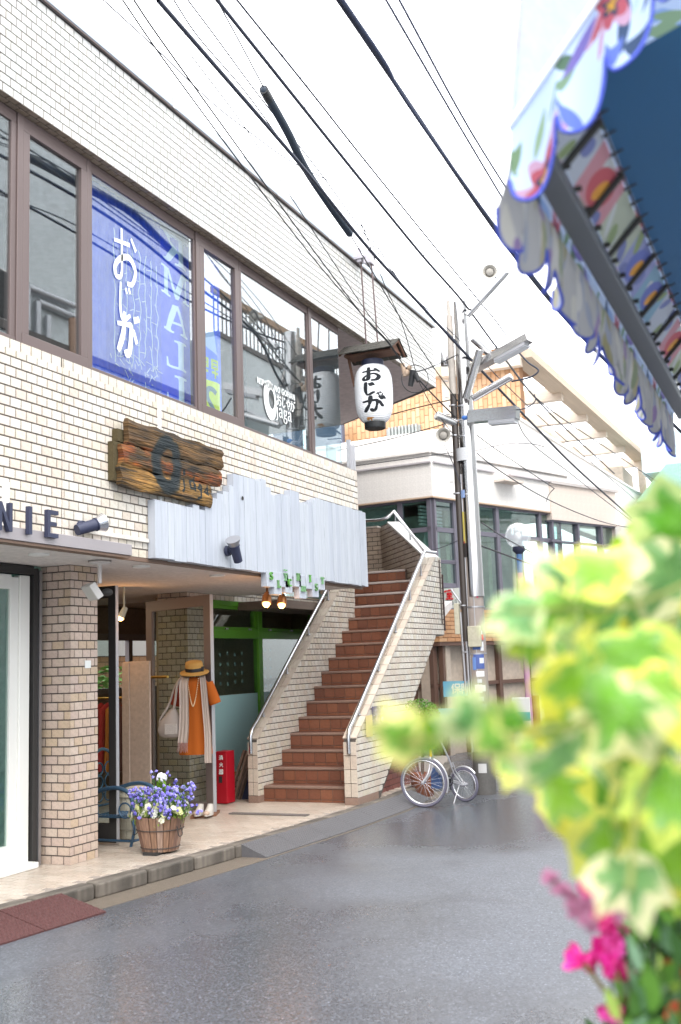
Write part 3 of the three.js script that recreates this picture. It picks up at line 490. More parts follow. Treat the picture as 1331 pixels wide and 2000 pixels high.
// ================= weathered wooden sign =================
{
  const t = thing('wooden_sign', 'weathered brown wooden board sign with faded black brush ring', 'sign');
  const O = V(-5.27, 3.22, -7.30), Uz = NZ;
  const W = 1.72, H = 0.64, CW = 1024, CH = 384, c = document.createElement('canvas'); c.width = CW; c.height = CH; const g = c.getContext('2d');
  for (let j = 0; j < CH; j += 2) for (let i = 0; i < CW; i += 4) {
    const u = i / CW, v = j / CH, gr = vn(u, v, 10, 61, 90), a = fbm(u, v, 5, 70, 4), mid = v > 0.36 && v < 0.67, o2 = Math.max(0, fbm(u, v, 7, 88, 4) - 0.55 + (mid ? Math.max(0, 0.22 - Math.abs(u - 0.86)) + Math.max(0, 0.16 - Math.abs(u - 0.12)) + Math.max(0, 0.14 - Math.abs(u - 0.42)) : 0)) * (mid ? 3.0 : 0.3);
    const k = 0.34 + 0.42 * gr + 0.9 * (a - 0.5) - (vn(u, v, 6, 33, 40) > 0.72 ? 0.22 : 0), yl = v > 0.64 ? 0.95 : v < 0.36 ? 0.42 : 0.5;
    g.fillStyle = `rgb(${Math.round((66 + 120 * yl + 120 * o2) * k)},${Math.round((46 + 92 * yl + 22 * o2) * k)},${Math.round((28 + 38 * yl - 12 * o2) * k)})`; g.fillRect(i, j, 4, 2);
  }
  for (let i = 0; i < 420; i++) { const x = rnd() * CW, y = rnd() * CH, l = rr(20, 160); g.strokeStyle = `rgba(25,18,12,${rr(0.1, 0.45)})`; g.lineWidth = rr(0.7, 2.2); g.beginPath(); g.moveTo(x, y); g.quadraticCurveTo(x + l / 2, y + rr(-6, 6), x + l, y + rr(-4, 4)); g.stroke(); }
  // brush ring and small letters
  const smear = (pts, w) => { for (let k = 0; k < 26; k++) { g.strokeStyle = `rgba(20,30,34,${rr(0.14, 0.42)})`; g.lineWidth = rr(w * 0.25, w * 0.7); g.beginPath(); const dx = rr(-w / 3, w / 3), dy = rr(-w / 4, w / 4); pts.forEach(([x, y], i) => (i ? g.lineTo(x + dx, y + dy) : g.moveTo(x + dx, y + dy))); g.stroke(); } };
  const ring = []; for (let i = 0; i <= 22; i++) { const a = 0.5 + i / 22 * 6.1; ring.push([420 + 104 * Math.sin(a) * (1 + 0.08 * Math.sin(a * 3)), 200 - 126 * Math.cos(a)]); } smear(ring, 78);
  smear([[585, 205], [590, 235]], 22); smear([[592, 258], [588, 320], [570, 330]], 14);
  smear([[690, 250], [650, 262], [655, 300], [690, 300], [695, 255], [705, 310]], 16); smear([[760, 262], [735, 290], [765, 300], [768, 262], [765, 340], [730, 350]], 16); smear([[830, 275], [805, 300], [830, 312], [836, 275], [845, 318]], 14);
  g.strokeStyle = 'rgba(150,30,20,0.75)'; g.lineWidth = 5; for (let k = 0; k < 4; k++) { g.strokeRect(900 + (k % 2) * 26, 285 + (k >> 1) * 34, 20, 26); g.beginPath(); g.moveTo(900 + (k % 2) * 26, 298 + (k >> 1) * 34); g.lineTo(920 + (k % 2) * 26, 298 + (k >> 1) * 34); g.stroke(); }
  const tx = new THREE.CanvasTexture(c); tx.colorSpace = THREE.SRGBColorSpace;
  const bt = tex(256, (u, v) => 0.5 * vn(u, v, 12, 61, 64) + 0.5 * vn(u, v, 20, 63, 128), false);
  const wm = std(0xffffff, 0.85, { map: tx, bumpMap: bt, bumpScale: 0.012 }), edge = grain(lin(0.10, 0.075, 0.03), 0.9, 4, 0.006);
  // three rough planks: outline wobbles, split ends
  const plank = (x0, x1, ya0, ya1, yb0, yb1, s, dx) => {
    const nx = 22, ny = 5, pos = [], uv = [], P = [];
    for (let i = 0; i <= nx; i++) { const f = i / nx, lo = ya0 + (ya1 - ya0) * f + 0.03 * (vn(f, 0.1, 9, s) - 0.5), hi = yb0 + (yb1 - yb0) * f + 0.036 * (vn(f, 0.6, 11, s) - 0.5), row = [];
      for (let j = 0; j <= ny; j++) { const e = (i === 0 || i === nx) ? 0.03 * (hash(i, j, s) - 0.5) : 0, x = x0 + (x1 - x0) * f + e, y = lo + (hi - lo) * j / ny, rim = (j === 0 || j === ny) ? -0.014 : 0; row.push([x, y, dx + rim + 0.03 * (fbm(f, j / ny, 7, s, 3) - 0.5)]); } P.push(row); }
    const put = (p) => { pos.push(...p); uv.push(p[0] / W, p[1] / H); };
    const back = (p) => [p[0], p[1], dx - 0.055];
    for (let i = 0; i < nx; i++) for (let j = 0; j < ny; j++) { const [a, b, c2, d] = [P[i][j], P[i + 1][j], P[i + 1][j + 1], P[i][j + 1]]; [a, b, c2, a, c2, d].forEach(put); }
    for (let i = 0; i < nx; i++) { for (const j of [0, ny]) { const a = P[i][j], b = P[i + 1][j]; (j ? [a, b, back(b), a, back(b), back(a)] : [b, a, back(a), b, back(a), back(b)]).forEach(put); } }
    for (const i of [0, nx]) for (let j = 0; j < ny; j++) { const a = P[i][j], b = P[i][j + 1]; (i ? [a, back(a), back(b), a, back(b), b] : [back(a), a, b, back(a), b, back(b)]).forEach(put); }
    const ge = new THREE.BufferGeometry(); ge.setAttribute('position', new THREE.Float32BufferAttribute(pos, 3)); ge.setAttribute('uv', new THREE.Float32BufferAttribute(uv, 2)); ge.computeVertexNormals();
    obj('plank', place(ge, O, Uz, PY, PX_), wm, t);
  };
  plank(0.1, 1.70, 0.385, 0.40, 0.61, 0.605, 5, 0.03); plank(0.02, 1.68, 0.185, 0.235, 0.38, 0.395, 9, 0.022); plank(0.0, 1.48, 0.02, 0.0, 0.18, 0.225, 13, 0.018);
  for (const b of [bx(-5.37, 3.28, -7.27, -5.31, 3.62, -7.45), bx(-5.37, 3.63, -7.33, -5.31, 3.74, -7.5), bx(-5.37, 3.3, -8.5, -5.31, 3.75, -8.6)]) obj('batten', b, edge, t);
}
// ================= flood lights and lamps =================
function flood(label, base, dir, headMat) {
  const t = thing('floodlight', label, 'floodlight'), d = dir.clone().normalize();
  const out = base.clone().add(V(0.1, 0, 0));
  obj('mount', [rod(base, base.clone().add(V(0.035, 0, 0)), 0.055, 0.05, 14), rod(base.clone().add(V(0.03, 0, 0)), out, 0.03, 0.03, 10), ball(out, 0.042)], M.navy, t);
  const a = out, b = out.clone().addScaledVector(d, 0.045), c = out.clone().addScaledVector(d, 0.125);
  obj('body', [rod(out.clone().addScaledVector(d, -0.13), b, 0.045, 0.05, 16), rod(b, b.clone().addScaledVector(d, 0.012), 0.056, 0.056, 16)], M.navy, t);
  obj('reflector', [rod(b.clone().addScaledVector(d, 0.012), c, 0.05, 0.078, 18)], headMat, t);
}
flood('dark floodlight with silver head on the tiles above the pillar', V(-5.37, 2.84, -6.9), V(0.35, 0.3, -0.85), M.steel);
flood('dark floodlight pointing up at the middle of the plank panel', V(-5.28, 2.82, -9.1), V(0.1, 0.75, 0.55), M.satin);
{
  const t = thing('ceiling_floodlight', 'white square floodlight hanging from the canopy above the tiled pillar', 'floodlight'), c = V(-5.72, 2.642, -7.62);
  obj('base_plate', [lathe([[0, 0], [0.10, 0], [0.095, -0.03], [0, -0.035]], c, 24)], M.plaster, t);
  obj('stem', [rod(c, c.clone().add(V(0, -0.2, 0)), 0.018)], M.plaster, t);
  const h = new RoundedBoxGeometry(0.19, 0.15, 0.07, 2, 0.01); h.rotateX(0.6); h.rotateY(-0.5); h.translate(c.x - 0.06, c.y - 0.27, c.z + 0.03); obj('head', h, std(lin(0.62, 0.6, 0.57), 0.5), t);
  obj('back_box', [ball(c.clone().add(V(0.05, -0.28, -0.04)), 0.05, 1, 0.7, 1)], M.dark, t);
}
const warm = new THREE.MeshStandardMaterial({ color: 0xffe0b0, emissive: new THREE.Color(1, 0.55, 0.2), emissiveIntensity: 3, roughness: 0.4 });
function spot(label, p, dir) {
  const t = thing('spot_lamp', label, 'spot lamp', [0, 0, 0], 0, 'lit spot lamps under the letter boards'), d = dir.clone().normalize();
  obj('stem', [rod(V(p.x, 2.645, p.z), p, 0.012)], std(lin(0.2, 0.08, 0.03), 0.4, { metalness: 0.7 }), t);
  obj('shade', [rod(p, p.clone().addScaledVector(d, 0.05), 0.03, 0.05, 14), rod(p.clone().addScaledVector(d, 0.05), p.clone().addScaledVector(d, 0.13), 0.052, 0.056, 16)], std(lin(0.5, 0.24, 0.10), 0.3, { metalness: 0.8 }), t);
  const b = p.clone().addScaledVector(d, 0.13); obj('bulb', [ball(b, 0.045)], warm, t);
  const l = new THREE.PointLight(0xffb060, 0.22); l.position.copy(b).addScaledVector(d, 0.06); l.castShadow = true; t.add(l);
}
spot('left of the two lit copper spot lamps under the letter boards', V(-5.5, 2.47, -10.35), V(0.1, -0.8, 0.35));
spot('right of the two lit copper spot lamps under the letter boards', V(-5.5, 2.47, -10.72), V(0.1, -0.8, 0.35));
{
  const t = thing('indoor_spotlight', 'lit white spotlight hanging inside the open shop doorway', 'spot lamp'), p = at(243, 1190, { z: -10.2 }), b = at(236, 1206, { z: -10.15 });
  obj('arm', [rod(V(p.x, 2.645, p.z), p, 0.012), rod(p.clone().add(V(0.02, 0.02, 0)), b, 0.03, 0.045, 12)], std(lin(0.5, 0.55, 0.5), 0.5), t); obj('bulb', [ball(b, 0.042)], warm, t);
  const l = new THREE.PointLight(0xffb870, 0.35); l.position.copy(b).add(V(0.02, -0.08, 0.05)); l.castShadow = true; t.add(l);
}
{ // ceiling light strips inside the open shop
  for (const [x, z, w] of [[-7.6, -9.4, 'nearer'], [-8.6, -10.9, 'farther']]) {
    const t = thing('ceiling_light', w + ' of the two flat light strips on the open shop ceiling', 'ceiling light'), W = 0.9, D = 0.22;
    obj('housing', [bx(x - W / 2, 2.615, z + D / 2, x + W / 2, 2.643, z - D / 2, 0.004)], M.white, t);
    obj('diffuser', [bx(x - W / 2 + 0.02, 2.608, z + D / 2 - 0.02, x + W / 2 - 0.02, 2.614, z - D / 2 + 0.02)], new THREE.MeshStandardMaterial({ color: 0xffffff, emissive: new THREE.Color(1, 0.86, 0.66), emissiveIntensity: 2.2 }), t);
    const l = new THREE.RectAreaLight(0xffe0b8, 9, W, D); l.position.set(x, 2.60, z); l.lookAt(x, 0, z); t.add(l);
  }
}
// ================= paper lantern under a little roof =================
{
  const t = thing('paper_lantern', 'large white paper lantern with black brush lettering under a small wooden roof', 'lantern', [-5.14, 0, -12.9]);
  const CW = 1024, CH = 1024, c = document.createElement('canvas'); c.width = CW; c.height = CH; const g = c.getContext('2d');
  g.fillStyle = '#f4f5f8'; g.fillRect(0, 0, CW, CH);
  for (let y = 0; y < CH; y += 15) { g.fillStyle = 'rgba(190,196,210,0.5)'; g.fillRect(0, y, CW, 2); }
  for (let i = 0; i < 60; i++) { g.fillStyle = `rgba(205,190,150,${rr(0.02, 0.07)})`; g.beginPath(); g.ellipse(rnd() * CW, CH - rr(0, 260), rr(10, 60), rr(10, 50), 0, 0, 7); g.fill(); }
  g.fillStyle = 'rgba(190,120,40,0.55)'; for (let i = 0; i < 14; i++) { g.beginPath(); g.ellipse(470 + rr(-30, 30), 985 + rr(-18, 20), rr(10, 34), rr(6, 16), 0, 0, 7); g.fill(); }
  g.strokeStyle = '#15191f'; g.lineCap = 'round'; g.lineJoin = 'round';
  const draw = (k, x, y, sx, sy, w) => GL[k].forEach((s) => { const cu = s.length > 2 ? new THREE.SplineCurve(s.map(([a, b]) => new THREE.Vector2(x + (a - 50) / 100 * sx, y + (b - 50) / 100 * sy))).getPoints(28) : s.map(([a, b]) => ({ x: x + (a - 50) / 100 * sx, y: y + (b - 50) / 100 * sy })); for (let i = 0; i + 1 < cu.length; i++) { g.lineWidth = w * (0.62 + 0.55 * Math.abs(Math.sin(i / cu.length * 5 + 0.7))); g.beginPath(); g.moveTo(cu[i].x, cu[i].y); g.lineTo(cu[i + 1].x, cu[i + 1].y); g.stroke(); } });
  const X0 = 512; draw('o', X0, 235, 200, 280, 34); draw('ji', X0 - 25, 495, 150, 260, 30); draw('ya', X0 + 70, 590, 85, 120, 14); draw('ga', X0 + 15, 755, 220, 280, 36);
  const tx = new THREE.CanvasTexture(c); tx.colorSpace = THREE.SRGBColorSpace;
  const rib = tex(256, (u, v) => 0.5 + 0.5 * Math.cos(v * Math.PI * 2 * 4), false); const ribT = rib.clone(); ribT.repeat.set(1, 9); ribT.needsUpdate = true;
  const prof = []; const y0 = 4.86, y1 = 5.66, R = 0.265; for (let i = 0; i <= 40; i++) { const f = i / 40, e = Math.abs(f * 2 - 1); prof.push([0.135 + (R - 0.135) * Math.pow(1 - Math.pow(e, 3.2), 0.6) - 0.012 * (1 - f) + 0.0016 * Math.cos(i * 3.14), y0 + (y1 - y0) * f]); }
  const body = lathe(prof, V(0, 0, 0), 48); body.rotateY(0.27 - Math.PI);
  obj('paper_body', body, new THREE.MeshPhysicalMaterial({ map: tx, bumpMap: ribT, bumpScale: 0.004, roughness: 0.8, transmission: 0.0, side: THREE.DoubleSide }), t);
  obj('top_ring', [lathe([[0.15, 5.65], [0.15, 5.73], [0.145, 5.735], [0.1, 5.735]], V(0, 0, 0), 32)], M.navy, t);
  obj('bottom_ring', [lathe([[0.0, 4.79], [0.125, 4.78], [0.14, 4.785], [0.145, 4.865], [0.14, 4.875]], V(0, 0, 0), 32)], M.black, t);
  // roof: ridge runs across the street face
  const wd = grain(lin(0.20, 0.10, 0.065), 0.8, 5, 0.003), dk = grain(lin(0.07, 0.065, 0.055), 0.9, 5, 0.004);
  const r = obj('little_roof', [bx(-0.36, 5.80, 0.14, 0.36, 5.825, -0.14), beam(V(-0.38, 5.955, 0.0), V(-0.38, 5.80, 0.25), 0.02, 0.03), beam(V(0.38, 5.955, 0), V(0.38, 5.80, 0.25), 0.02, 0.03), beam(V(0.38, 5.955, 0), V(0.38, 5.80, -0.25), 0.02, 0.03), metreUV(prism(V(0.33, 5.8, 0), NZ, PY, PX_, [[-0.2, 0], [0.2, 0], [0, 0.13]], 0.015)), metreUV(prism(V(-0.34, 5.8, 0), NZ, PY, PX_, [[-0.2, 0], [0.2, 0], [0, 0.13]], 0.015))], wd, t);
  for (let i = 0; i < 9; i++) for (const s of [-1, 1]) for (let k = 0; k < 3; k++) { const x = -0.41 + i * 0.091, f0 = k / 3, f1 = (k + 1.25) / 3; obj('shingle', [beam(V(x + 0.045, 5.975 - 0.165 * f0 + 0.004 * (2 - k) , s * 0.27 * f0), V(x + 0.045 + rr(-0.006, 0.006), 5.962 - 0.165 * f1 + 0.016, s * 0.27 * f1 * rr(0.97, 1.05)), 0.086, 0.012)], dk, r); }
  obj('bracket', [beam(V(-0.34, 5.8, 0.02), V(-0.27, 5.4, 0.02), 0.03, 0.03)], wd, t);
  obj('hanging_rod', [rod(V(-0.08, 5.95, 0), V(-0.12, 7.28, -0.02), 0.011), rod(V(0.09, 5.95, 0), V(0.02, 7.25, -0.05), 0.011)], std(lin(0.12, 0.08, 0.08), 0.5), t);
  obj('wall_bracket', [bx(-0.36, 7.2, 0.06, -0.02, 7.23, -0.16), bx(-0.05, 7.12, 0.05, 0.05, 7.3, -0.12), bx(-0.15, 7.16, 0.04, -0.09, 7.36, 0.0)], std(lin(0.4, 0.38, 0.42), 0.5), t);
}
// ================= things behind and on the upstairs glass =================
{
  const XI = -5.62;
  const blue = [[0.035, 0.09, 0.62], [0.05, 0.10, 0.62]].map((c) => new THREE.MeshPhysicalMaterial({ color: lin(...c), roughness: 0.9, transmission: 0.12, thickness: 0, side: THREE.DoubleSide }));
  const drape = (z0, z1, y0, y1, x, amp, f) => { const n = 60, pos = [], P = (i, y) => { const k = i / n, z = z0 + (z1 - z0) * k; return [x + amp * Math.sin(k * f), y, z]; }; for (let i = 0; i < n; i++) for (const [a, b, c] of [[[i, y0], [i + 1, y0], [i + 1, y1]], [[i, y0], [i + 1, y1], [i, y1]]]) pos.push(...P(...a), ...P(...b), ...P(...c)); const g = new THREE.BufferGeometry(); g.setAttribute('position', new THREE.Float32BufferAttribute(pos, 3)); g.computeVertexNormals(); return fix(g); };
  const b1 = thing('blue_curtain', 'plain blue curtain hanging inside the largest window at the left', 'curtain');
  obj('cloth', drape(-7.36, -8.56, 4.2, 6.14, -5.66, 0.008, 60), blue[0], b1);
  const cn = document.createElement('canvas'); cn.width = 256; cn.height = 1024; const g = cn.getContext('2d'); g.fillStyle = '#3350e0'; g.fillRect(0, 0, 256, 1024); g.fillStyle = '#e3ecfa'; g.font = 'bold 235px serif'; g.textAlign = 'center';
  'KMALL'.split('').forEach((ch, i) => { g.save(); g.translate(128, 165 + i * 205); g.scale(-1, 1); g.fillText(ch, 0, 0); g.restore(); });
  const tb = new THREE.CanvasTexture(cn); tb.colorSpace = THREE.SRGBColorSpace;
  const flag = (z0, z1, y0, y1, x, mat, name, label, group) => { const t = thing(name, label, 'banner'); const gg = new THREE.PlaneGeometry(z0 - z1, y1 - y0, 12, 2); const p = gg.attributes.position; for (let i = 0; i < p.count; i++) p.setZ(i, 0.012 * Math.sin(p.getX(i) * 18)); gg.computeVertexNormals(); obj('cloth', place(gg, V(x, (y0 + y1) / 2, (z0 + z1) / 2), NZ, PY, PX_), mat, t); obj('pole', [rod(V(x, y1, z0), V(x, y1, z1), 0.012)], M.film, t); return t; };
  flag(-8.50, -9.17, 4.25, 6.1, -5.67, new THREE.MeshStandardMaterial({ map: tb, roughness: 0.9, side: THREE.DoubleSide }), 'lettered_banner', 'blue banner with pale capital letters seen reversed at the right of the largest window');
  const c2 = document.createElement('canvas'); c2.width = 256; c2.height = 1024; const h = c2.getContext('2d'); h.fillStyle = '#5b7cf0'; h.fillRect(0, 0, 256, 1024); h.fillStyle = '#8d9ab8'; for (let i = 0; i < 9; i++) h.fillRect(30 + (i % 3) * 66, 60 + Math.floor(i / 3) * 60, 44, 34); h.fillStyle = '#b9c7e2'; h.beginPath(); h.moveTo(60, 330); h.lineTo(150, 420); h.lineTo(190, 600); h.lineTo(60, 560); h.fill();
  h.strokeStyle = '#c9d24a'; h.lineWidth = 17; for (const x of [60, 160]) { h.strokeRect(x - 25, 640, 60, 46); h.beginPath(); h.moveTo(x - 25, 663); h.lineTo(x + 35, 663); h.moveTo(x - 30, 715); h.lineTo(x + 40, 715); h.moveTo(x + 5, 690); h.lineTo(x + 5, 750); h.stroke(); }
  h.fillStyle = '#e6ec5a'; h.fillRect(20, 770, 205, 240); h.fillStyle = '#7d8f9a'; h.font = 'bold 250px sans-serif'; h.textAlign = 'center'; h.save(); h.translate(120, 985); h.scale(-1, 1); h.fillText('2', 0, 0); h.restore();
  const t2 = new THREE.CanvasTexture(c2); t2.colorSpace = THREE.SRGBColorSpace;
  flag(-9.22, -9.66, 4.25, 6.08, -5.62, new THREE.MeshStandardMaterial({ map: t2, roughness: 0.9, side: THREE.DoubleSide }), 'number_banner', 'blue and yellow banner with a reversed figure two behind the narrow middle casement');
  // white brush lettering on the big pane
  const w = thing('window_lettering', 'tall white brush lettering stuck on the largest blue window', 'lettering'), o = V(-5.497, 0, 0);
  const G = (k, px, py, s, wd, sx = 1) => { const c = at(px, py, { x: -5.495 }); return place(glyph(k, s, wd, 0, 0, 0.45, 0.0015).map((q) => { q.scale(sx, 1, 1); return q; }), c, NZ, PY, PX_); };
  obj('character', G('o', 245, 505, 0.62, 0.062, 0.75), M.film, w); obj('character', G('ji', 243, 592, 0.42, 0.05, 0.8), M.film, w); obj('character', G('ga', 250, 655, 0.46, 0.075, 0.85), M.film, w);
  const font = await new FontLoader().loadAsync('fonts/droid/droid_sans_bold.typeface.json');
  const l = thing('window_logo', 'white ring logo and small lettering stuck on the wide right hand pane', 'lettering');
  const ring = []; { const c = at(528, 782, { x: -5.495 }); const s = new THREE.Shape(); s.absellipse(0, 0, 0.155, 0.235, 0, Math.PI * 2, false, 0.15); const hl = new THREE.Path(); hl.absellipse(0.035, 0.02, 0.075, 0.115, 0, Math.PI * 2, true, 0.1); s.holes.push(hl); const ge = new THREE.ExtrudeGeometry(s, { depth: 0.0015, bevelEnabled: false, curveSegments: 20 }); ring.push(place(ge, c, NZ, PY, PX_)); }
  obj('ring', ring, M.film, l);
  const txt = (s, size, px, py) => { const ge = new TextGeometry(s, { font, size, depth: 0.0015, curveSegments: 3 }); ge.computeBoundingBox(); const bb = ge.boundingBox; ge.translate(-(bb.min.x + bb.max.x) / 2, -bb.min.y, 0); return place(ge, at(px, py, { x: -5.495 }), NZ, PY, PX_); };
  obj('lettering', [txt('NIPPON NO GOHAN', 0.073, 541, 766)], M.film, l);
  const sm = []; ['o', 'ji', 'ya', 'ga'].forEach((k, i) => sm.push(...glyph(k, 0.15, 0.017, i * 0.12, 0, 0.3, 0.0015))); obj('character', place(sm, at(545, 782, { x: -5.495 }), NZ, PY, PX_), M.film, l);
  const f2 = await new FontLoader().loadAsync('fonts/droid/droid_serif_regular.typeface.json'); const jg = new TextGeometry('jaga', { font: f2, size: 0.15, depth: 0.0015, curveSegments: 4 }); obj('lettering', place(jg, at(540, 812, { x: -5.495 }), NZ, PY, PX_), M.film, l);
  // icicle light wires
  const s = thing('string_lights', 'white icicle light wires hanging in a net inside the largest window', 'string lights'), sg = [];
  for (let i = 0; i < 8; i++) { const z = -7.62 - i * 0.098, pts = []; for (let y = 5.72 - i * 0.02; y > 4.42 + (i % 3) * 0.06; y -= 0.085) pts.push(V(-5.545 + rr(-0.01, 0.01), y, z + rr(-0.012, 0.012))); sg.push(tube(pts, 0.0042, pts.length * 2, 4)); if (i) for (let y = 5.5; y > 4.5; y -= rr(0.13, 0.2)) sg.push(rod(V(-5.545, y, z), V(-5.545 + rr(-0.01, 0.01), y + rr(-0.03, 0.05), z + rr(0.03, 0.09)), 0.0036, 0.0036, 4)); }
  for (let i = 0; i < 40; i++) { const a = V(-5.545, rr(4.27, 4.55), rr(-7.55, -8.4)); sg.push(rod(a, a.clone().add(V(rr(-0.01, 0.01), rr(-0.07, 0.07), rr(-0.08, 0.08))), 0.0036, 0.0036, 4)); }
  obj('wire', sg, std(lin(0.72, 0.76, 0.74), 0.6), s);
}
// ================= corner building across the junction =================
const b2 = thing('corner_building', 'white rendered corner building with glazed upper floor, orange tile bands and a roof pergola', 'building');
{
  const cx = -6.424, cz = -18.94, rad = THREE.MathUtils.degToRad;
  const fr = (deg, ox = cx, oz = cz, flip = false) => { const a = rad(deg), u = V(Math.sin(a), 0, -Math.cos(a)); let n = V(Math.cos(a), 0, Math.sin(a)); if (flip) n.negate(); return { o: V(ox, 0, oz), u, n, deg }; };
  const Rf = fr(21), Lf = fr(-86, cx, cz, true);
  const wall = (f, s0, s1, y0, y1, d0, d1) => { const g = prism(f.o.clone().addScaledVector(f.n, d0), f.u, PY, f.n, [[s0, y0], [s1, y0], [s1, y1], [s0, y1]], d1 - d0); return metreUV(g); };
  const sOf = (f, px, py) => atWall(px, py, f.o.x, f.o.z, f.deg).sub(f.o).setY(0).dot(f.u), yOf = (f, px, py) => atWall(px, py, f.o.x, f.o.z, f.deg).y;
  const white = grain(lin(0.90, 0.865, 0.83), 0.85, 6), cream = grain(lin(0.80, 0.69, 0.61), 0.85, 6), frame = std(lin(0.17, 0.16, 0.2), 0.45, { metalness: 0.3 }), glass = new THREE.MeshPhysicalMaterial({ color: lin(0.72, 0.84, 0.82), transmission: 1, thickness: 0, roughness: 0.02, ior: 2.0 });
  const OR = [[0.60, 0.31, 0.15], [0.64, 0.35, 0.18], [0.56, 0.28, 0.13], [0.66, 0.38, 0.2]], om = grain(lin(0.3, 0.15, 0.07), 0.9, 3);
  const RE = sOf(Rf, 1113, 1003);
  obj('parapet_wall', [wall(Rf, 0, RE, 4.79, 5.64, -0.4, 0), wall(Lf, 0, 6, 4.79, 5.64, -0.4, 0), wall(Rf, 0, RE, 5.64, 5.69, -0.45, 0.05), wall(Lf, 0, 6, 5.64, 5.69, -0.45, 0.05), metreUV(prism(V(0, 5.6, 0), PX_, NZ, PY, [[cx, -cz], [cx + Rf.u.x * RE, -(cz + Rf.u.z * RE)], [cx + Rf.u.x * RE - 6, -(cz + Rf.u.z * RE)], [cx - 6, -(cz - 0.4)]], 0.06))], white, b2);
  obj('soffit_edge', [wall(Rf, -0.01, RE, 4.76, 4.79, -0.4, 0.01), wall(Lf, -0.01, 6, 4.76, 4.79, -0.4, 0.01)], std(lin(0.5, 0.36, 0.26), 0.7), b2);
  // small wedge canopy and ledge strips
  const w0 = atWall(965, 942, cx, cz, 21), w1 = atWall(1015, 948, cx, cz, 21);
  obj('wedge_canopy', [metreUV(prism(w0.clone(), Rf.u, PY, Rf.n, [[0, 0], [0.66, 0], [0.66, 0.05], [0, 0.05]], 0.28))], cream, b2);
  obj('ledge', [wall(Rf, 2.5, 4.0, 5.44, 5.47, 0.0, 0.06), wall(Rf, 0.05, 2.0, 5.44, 5.47, 0, 0.05), wall(Lf, 0, 5, 5.44, 5.47, 0, 0.05)], std(lin(0.45, 0.42, 0.44), 0.6), b2);
  // upper set-back storey and its parapet
  const p0 = at(1010, 818, { z: -22.6 }), p1 = at(905, 810, { z: -22.2 });
  const up = fr(3, p0.x, p0.z), upL = fr(-86, p0.x, p0.z, true); const uy = p0.y;
  obj('setback_wall', [wall(up, 0, 17, 4.9, uy, -0.3, 0), wall(upL, 0, 9, 4.9, uy - 0.05, -0.3, 0), wall(up, 0, 17, uy, uy + 0.06, -0.35, 0.04), wall(upL, 0, 9, uy - 0.05, uy + 0.02, -0.35, 0.04)], white, b2);
  obj('dark_window', [wall(upL, 4.6, 5.6, uy - 0.02, uy + 0.75, -0.5, -0.36), wall(upL, 5.8, 6.6, uy - 0.02, uy + 0.7, -0.5, -0.36)], std(lin(0.08, 0.10, 0.15), 0.2), b2);
  obj('corrugated_screen', Array.from({ length: 9 }, (_, i) => wall(upL, 2.75 + i * 0.09, 2.80 + i * 0.09, uy, uy + 0.42, -0.8, -0.72)).concat([wall(upL, 2.7, 3.6, uy, uy + 0.4, -0.86, -0.8)]), grain(lin(0.4, 0.43, 0.42), 0.6, 2), b2);
  // orange tile tower
  const t0 = at(1020, 815, { z: -23.4 }), tw = fr(-84, t0.x, t0.z, true), ty = at(1008, 703, { z: -23.4 }).y, ty2 = at(1008, 655, { z: -23.4 }).y;
  const sL = at(780, 800, { z: -23.6 }); const tl = t0.clone().sub(sL).setY(0).length();
  const tower = obj('tile_tower', [wall(tw, 0, 1.95, uy - 0.5, ty, -0.25, 0), wall(tw, 1.95, tl + 2, uy - 0.5, ty, -0.25, 0), wall(tw, 0.25, 1.1, ty, ty2 - 0.1, -1.6, -0.4)], om, b2);
  layTiles(tower, [...tileList(tw.o.clone().addScaledVector(tw.u, 0).setY(uy - 0.4), PY, tw.u, tw.n, ty - uy + 0.4, tl + 2, { pu: 0.34, pv: 0.118, j: 0.012, t: 0.008, tones: OR.map((c) => [c[0] * 1.08, c[1] * 1.2, c[2] * 1.3]) })], 'tile', [], 0);
  // pergola on the roof
  const Y = at(1022, 705, { z: -23.5 }).y, tan = grain(lin(0.56, 0.45, 0.34), 0.8, 1), tanL = grain(lin(0.70, 0.60, 0.50), 0.8, 1);
  const Q = (px, py, y = Y) => at(px, py, { y }); const bm = (a, b, w, h, m, n) => obj(n, [beam(a, b, w, h)], m, b2);
  const oA = Q(1018, 700), oB = Q(1256, 903), iA = at(1005, 818, { y: Y - 1.2 }), iB = at(1166, 912, { y: Y - 1.2 });
  bm(oA.clone().add(V(0, 0.1, 0)), oB.clone().add(V(0, 0.1, 0)), 0.5, 0.2, tan, 'roof_beam');
  const inner = V(-1.9, 0, 0);
  bm(oA.clone().add(inner), oB.clone().add(inner), 0.4, 0.25, tan, 'roof_beam');
  for (const f of [0.0, 0.245, 0.43, 0.60, 0.78, 0.985]) { const a = oA.clone().lerp(oB, f); bm(a, a.clone().add(inner), 0.22, 0.36, tanL, 'cross_beam'); }
  for (const f of [0.02, 0.5, 0.985]) { const a = oA.clone().lerp(oB, f).add(inner); obj('roof_post', [bx(a.x - 0.12, uy - 0.2, a.z + 0.12, a.x + 0.12, Y, a.z - 0.12)], tanL, b2); }
  const eB = oA.clone().lerp(oB, 0.985); obj('roof_post', [bx(eB.x - 0.15, uy - 0.8, eB.z + 0.15, eB.x + 0.1, Y, eB.z - 0.15)], tanL, b2);
  const sA = oA.clone().lerp(oB, 0.72).add(V(-1.0, 0, 0)); obj('stair_house', [bx(eB.x - 2.6, uy - 0.9, eB.z + 2.3, eB.x - 0.35, Y - 0.5, eB.z + 0.05)], tanL, b2);
  // glazed upper floor
  const G0 = 2.62, G1 = 4.76;
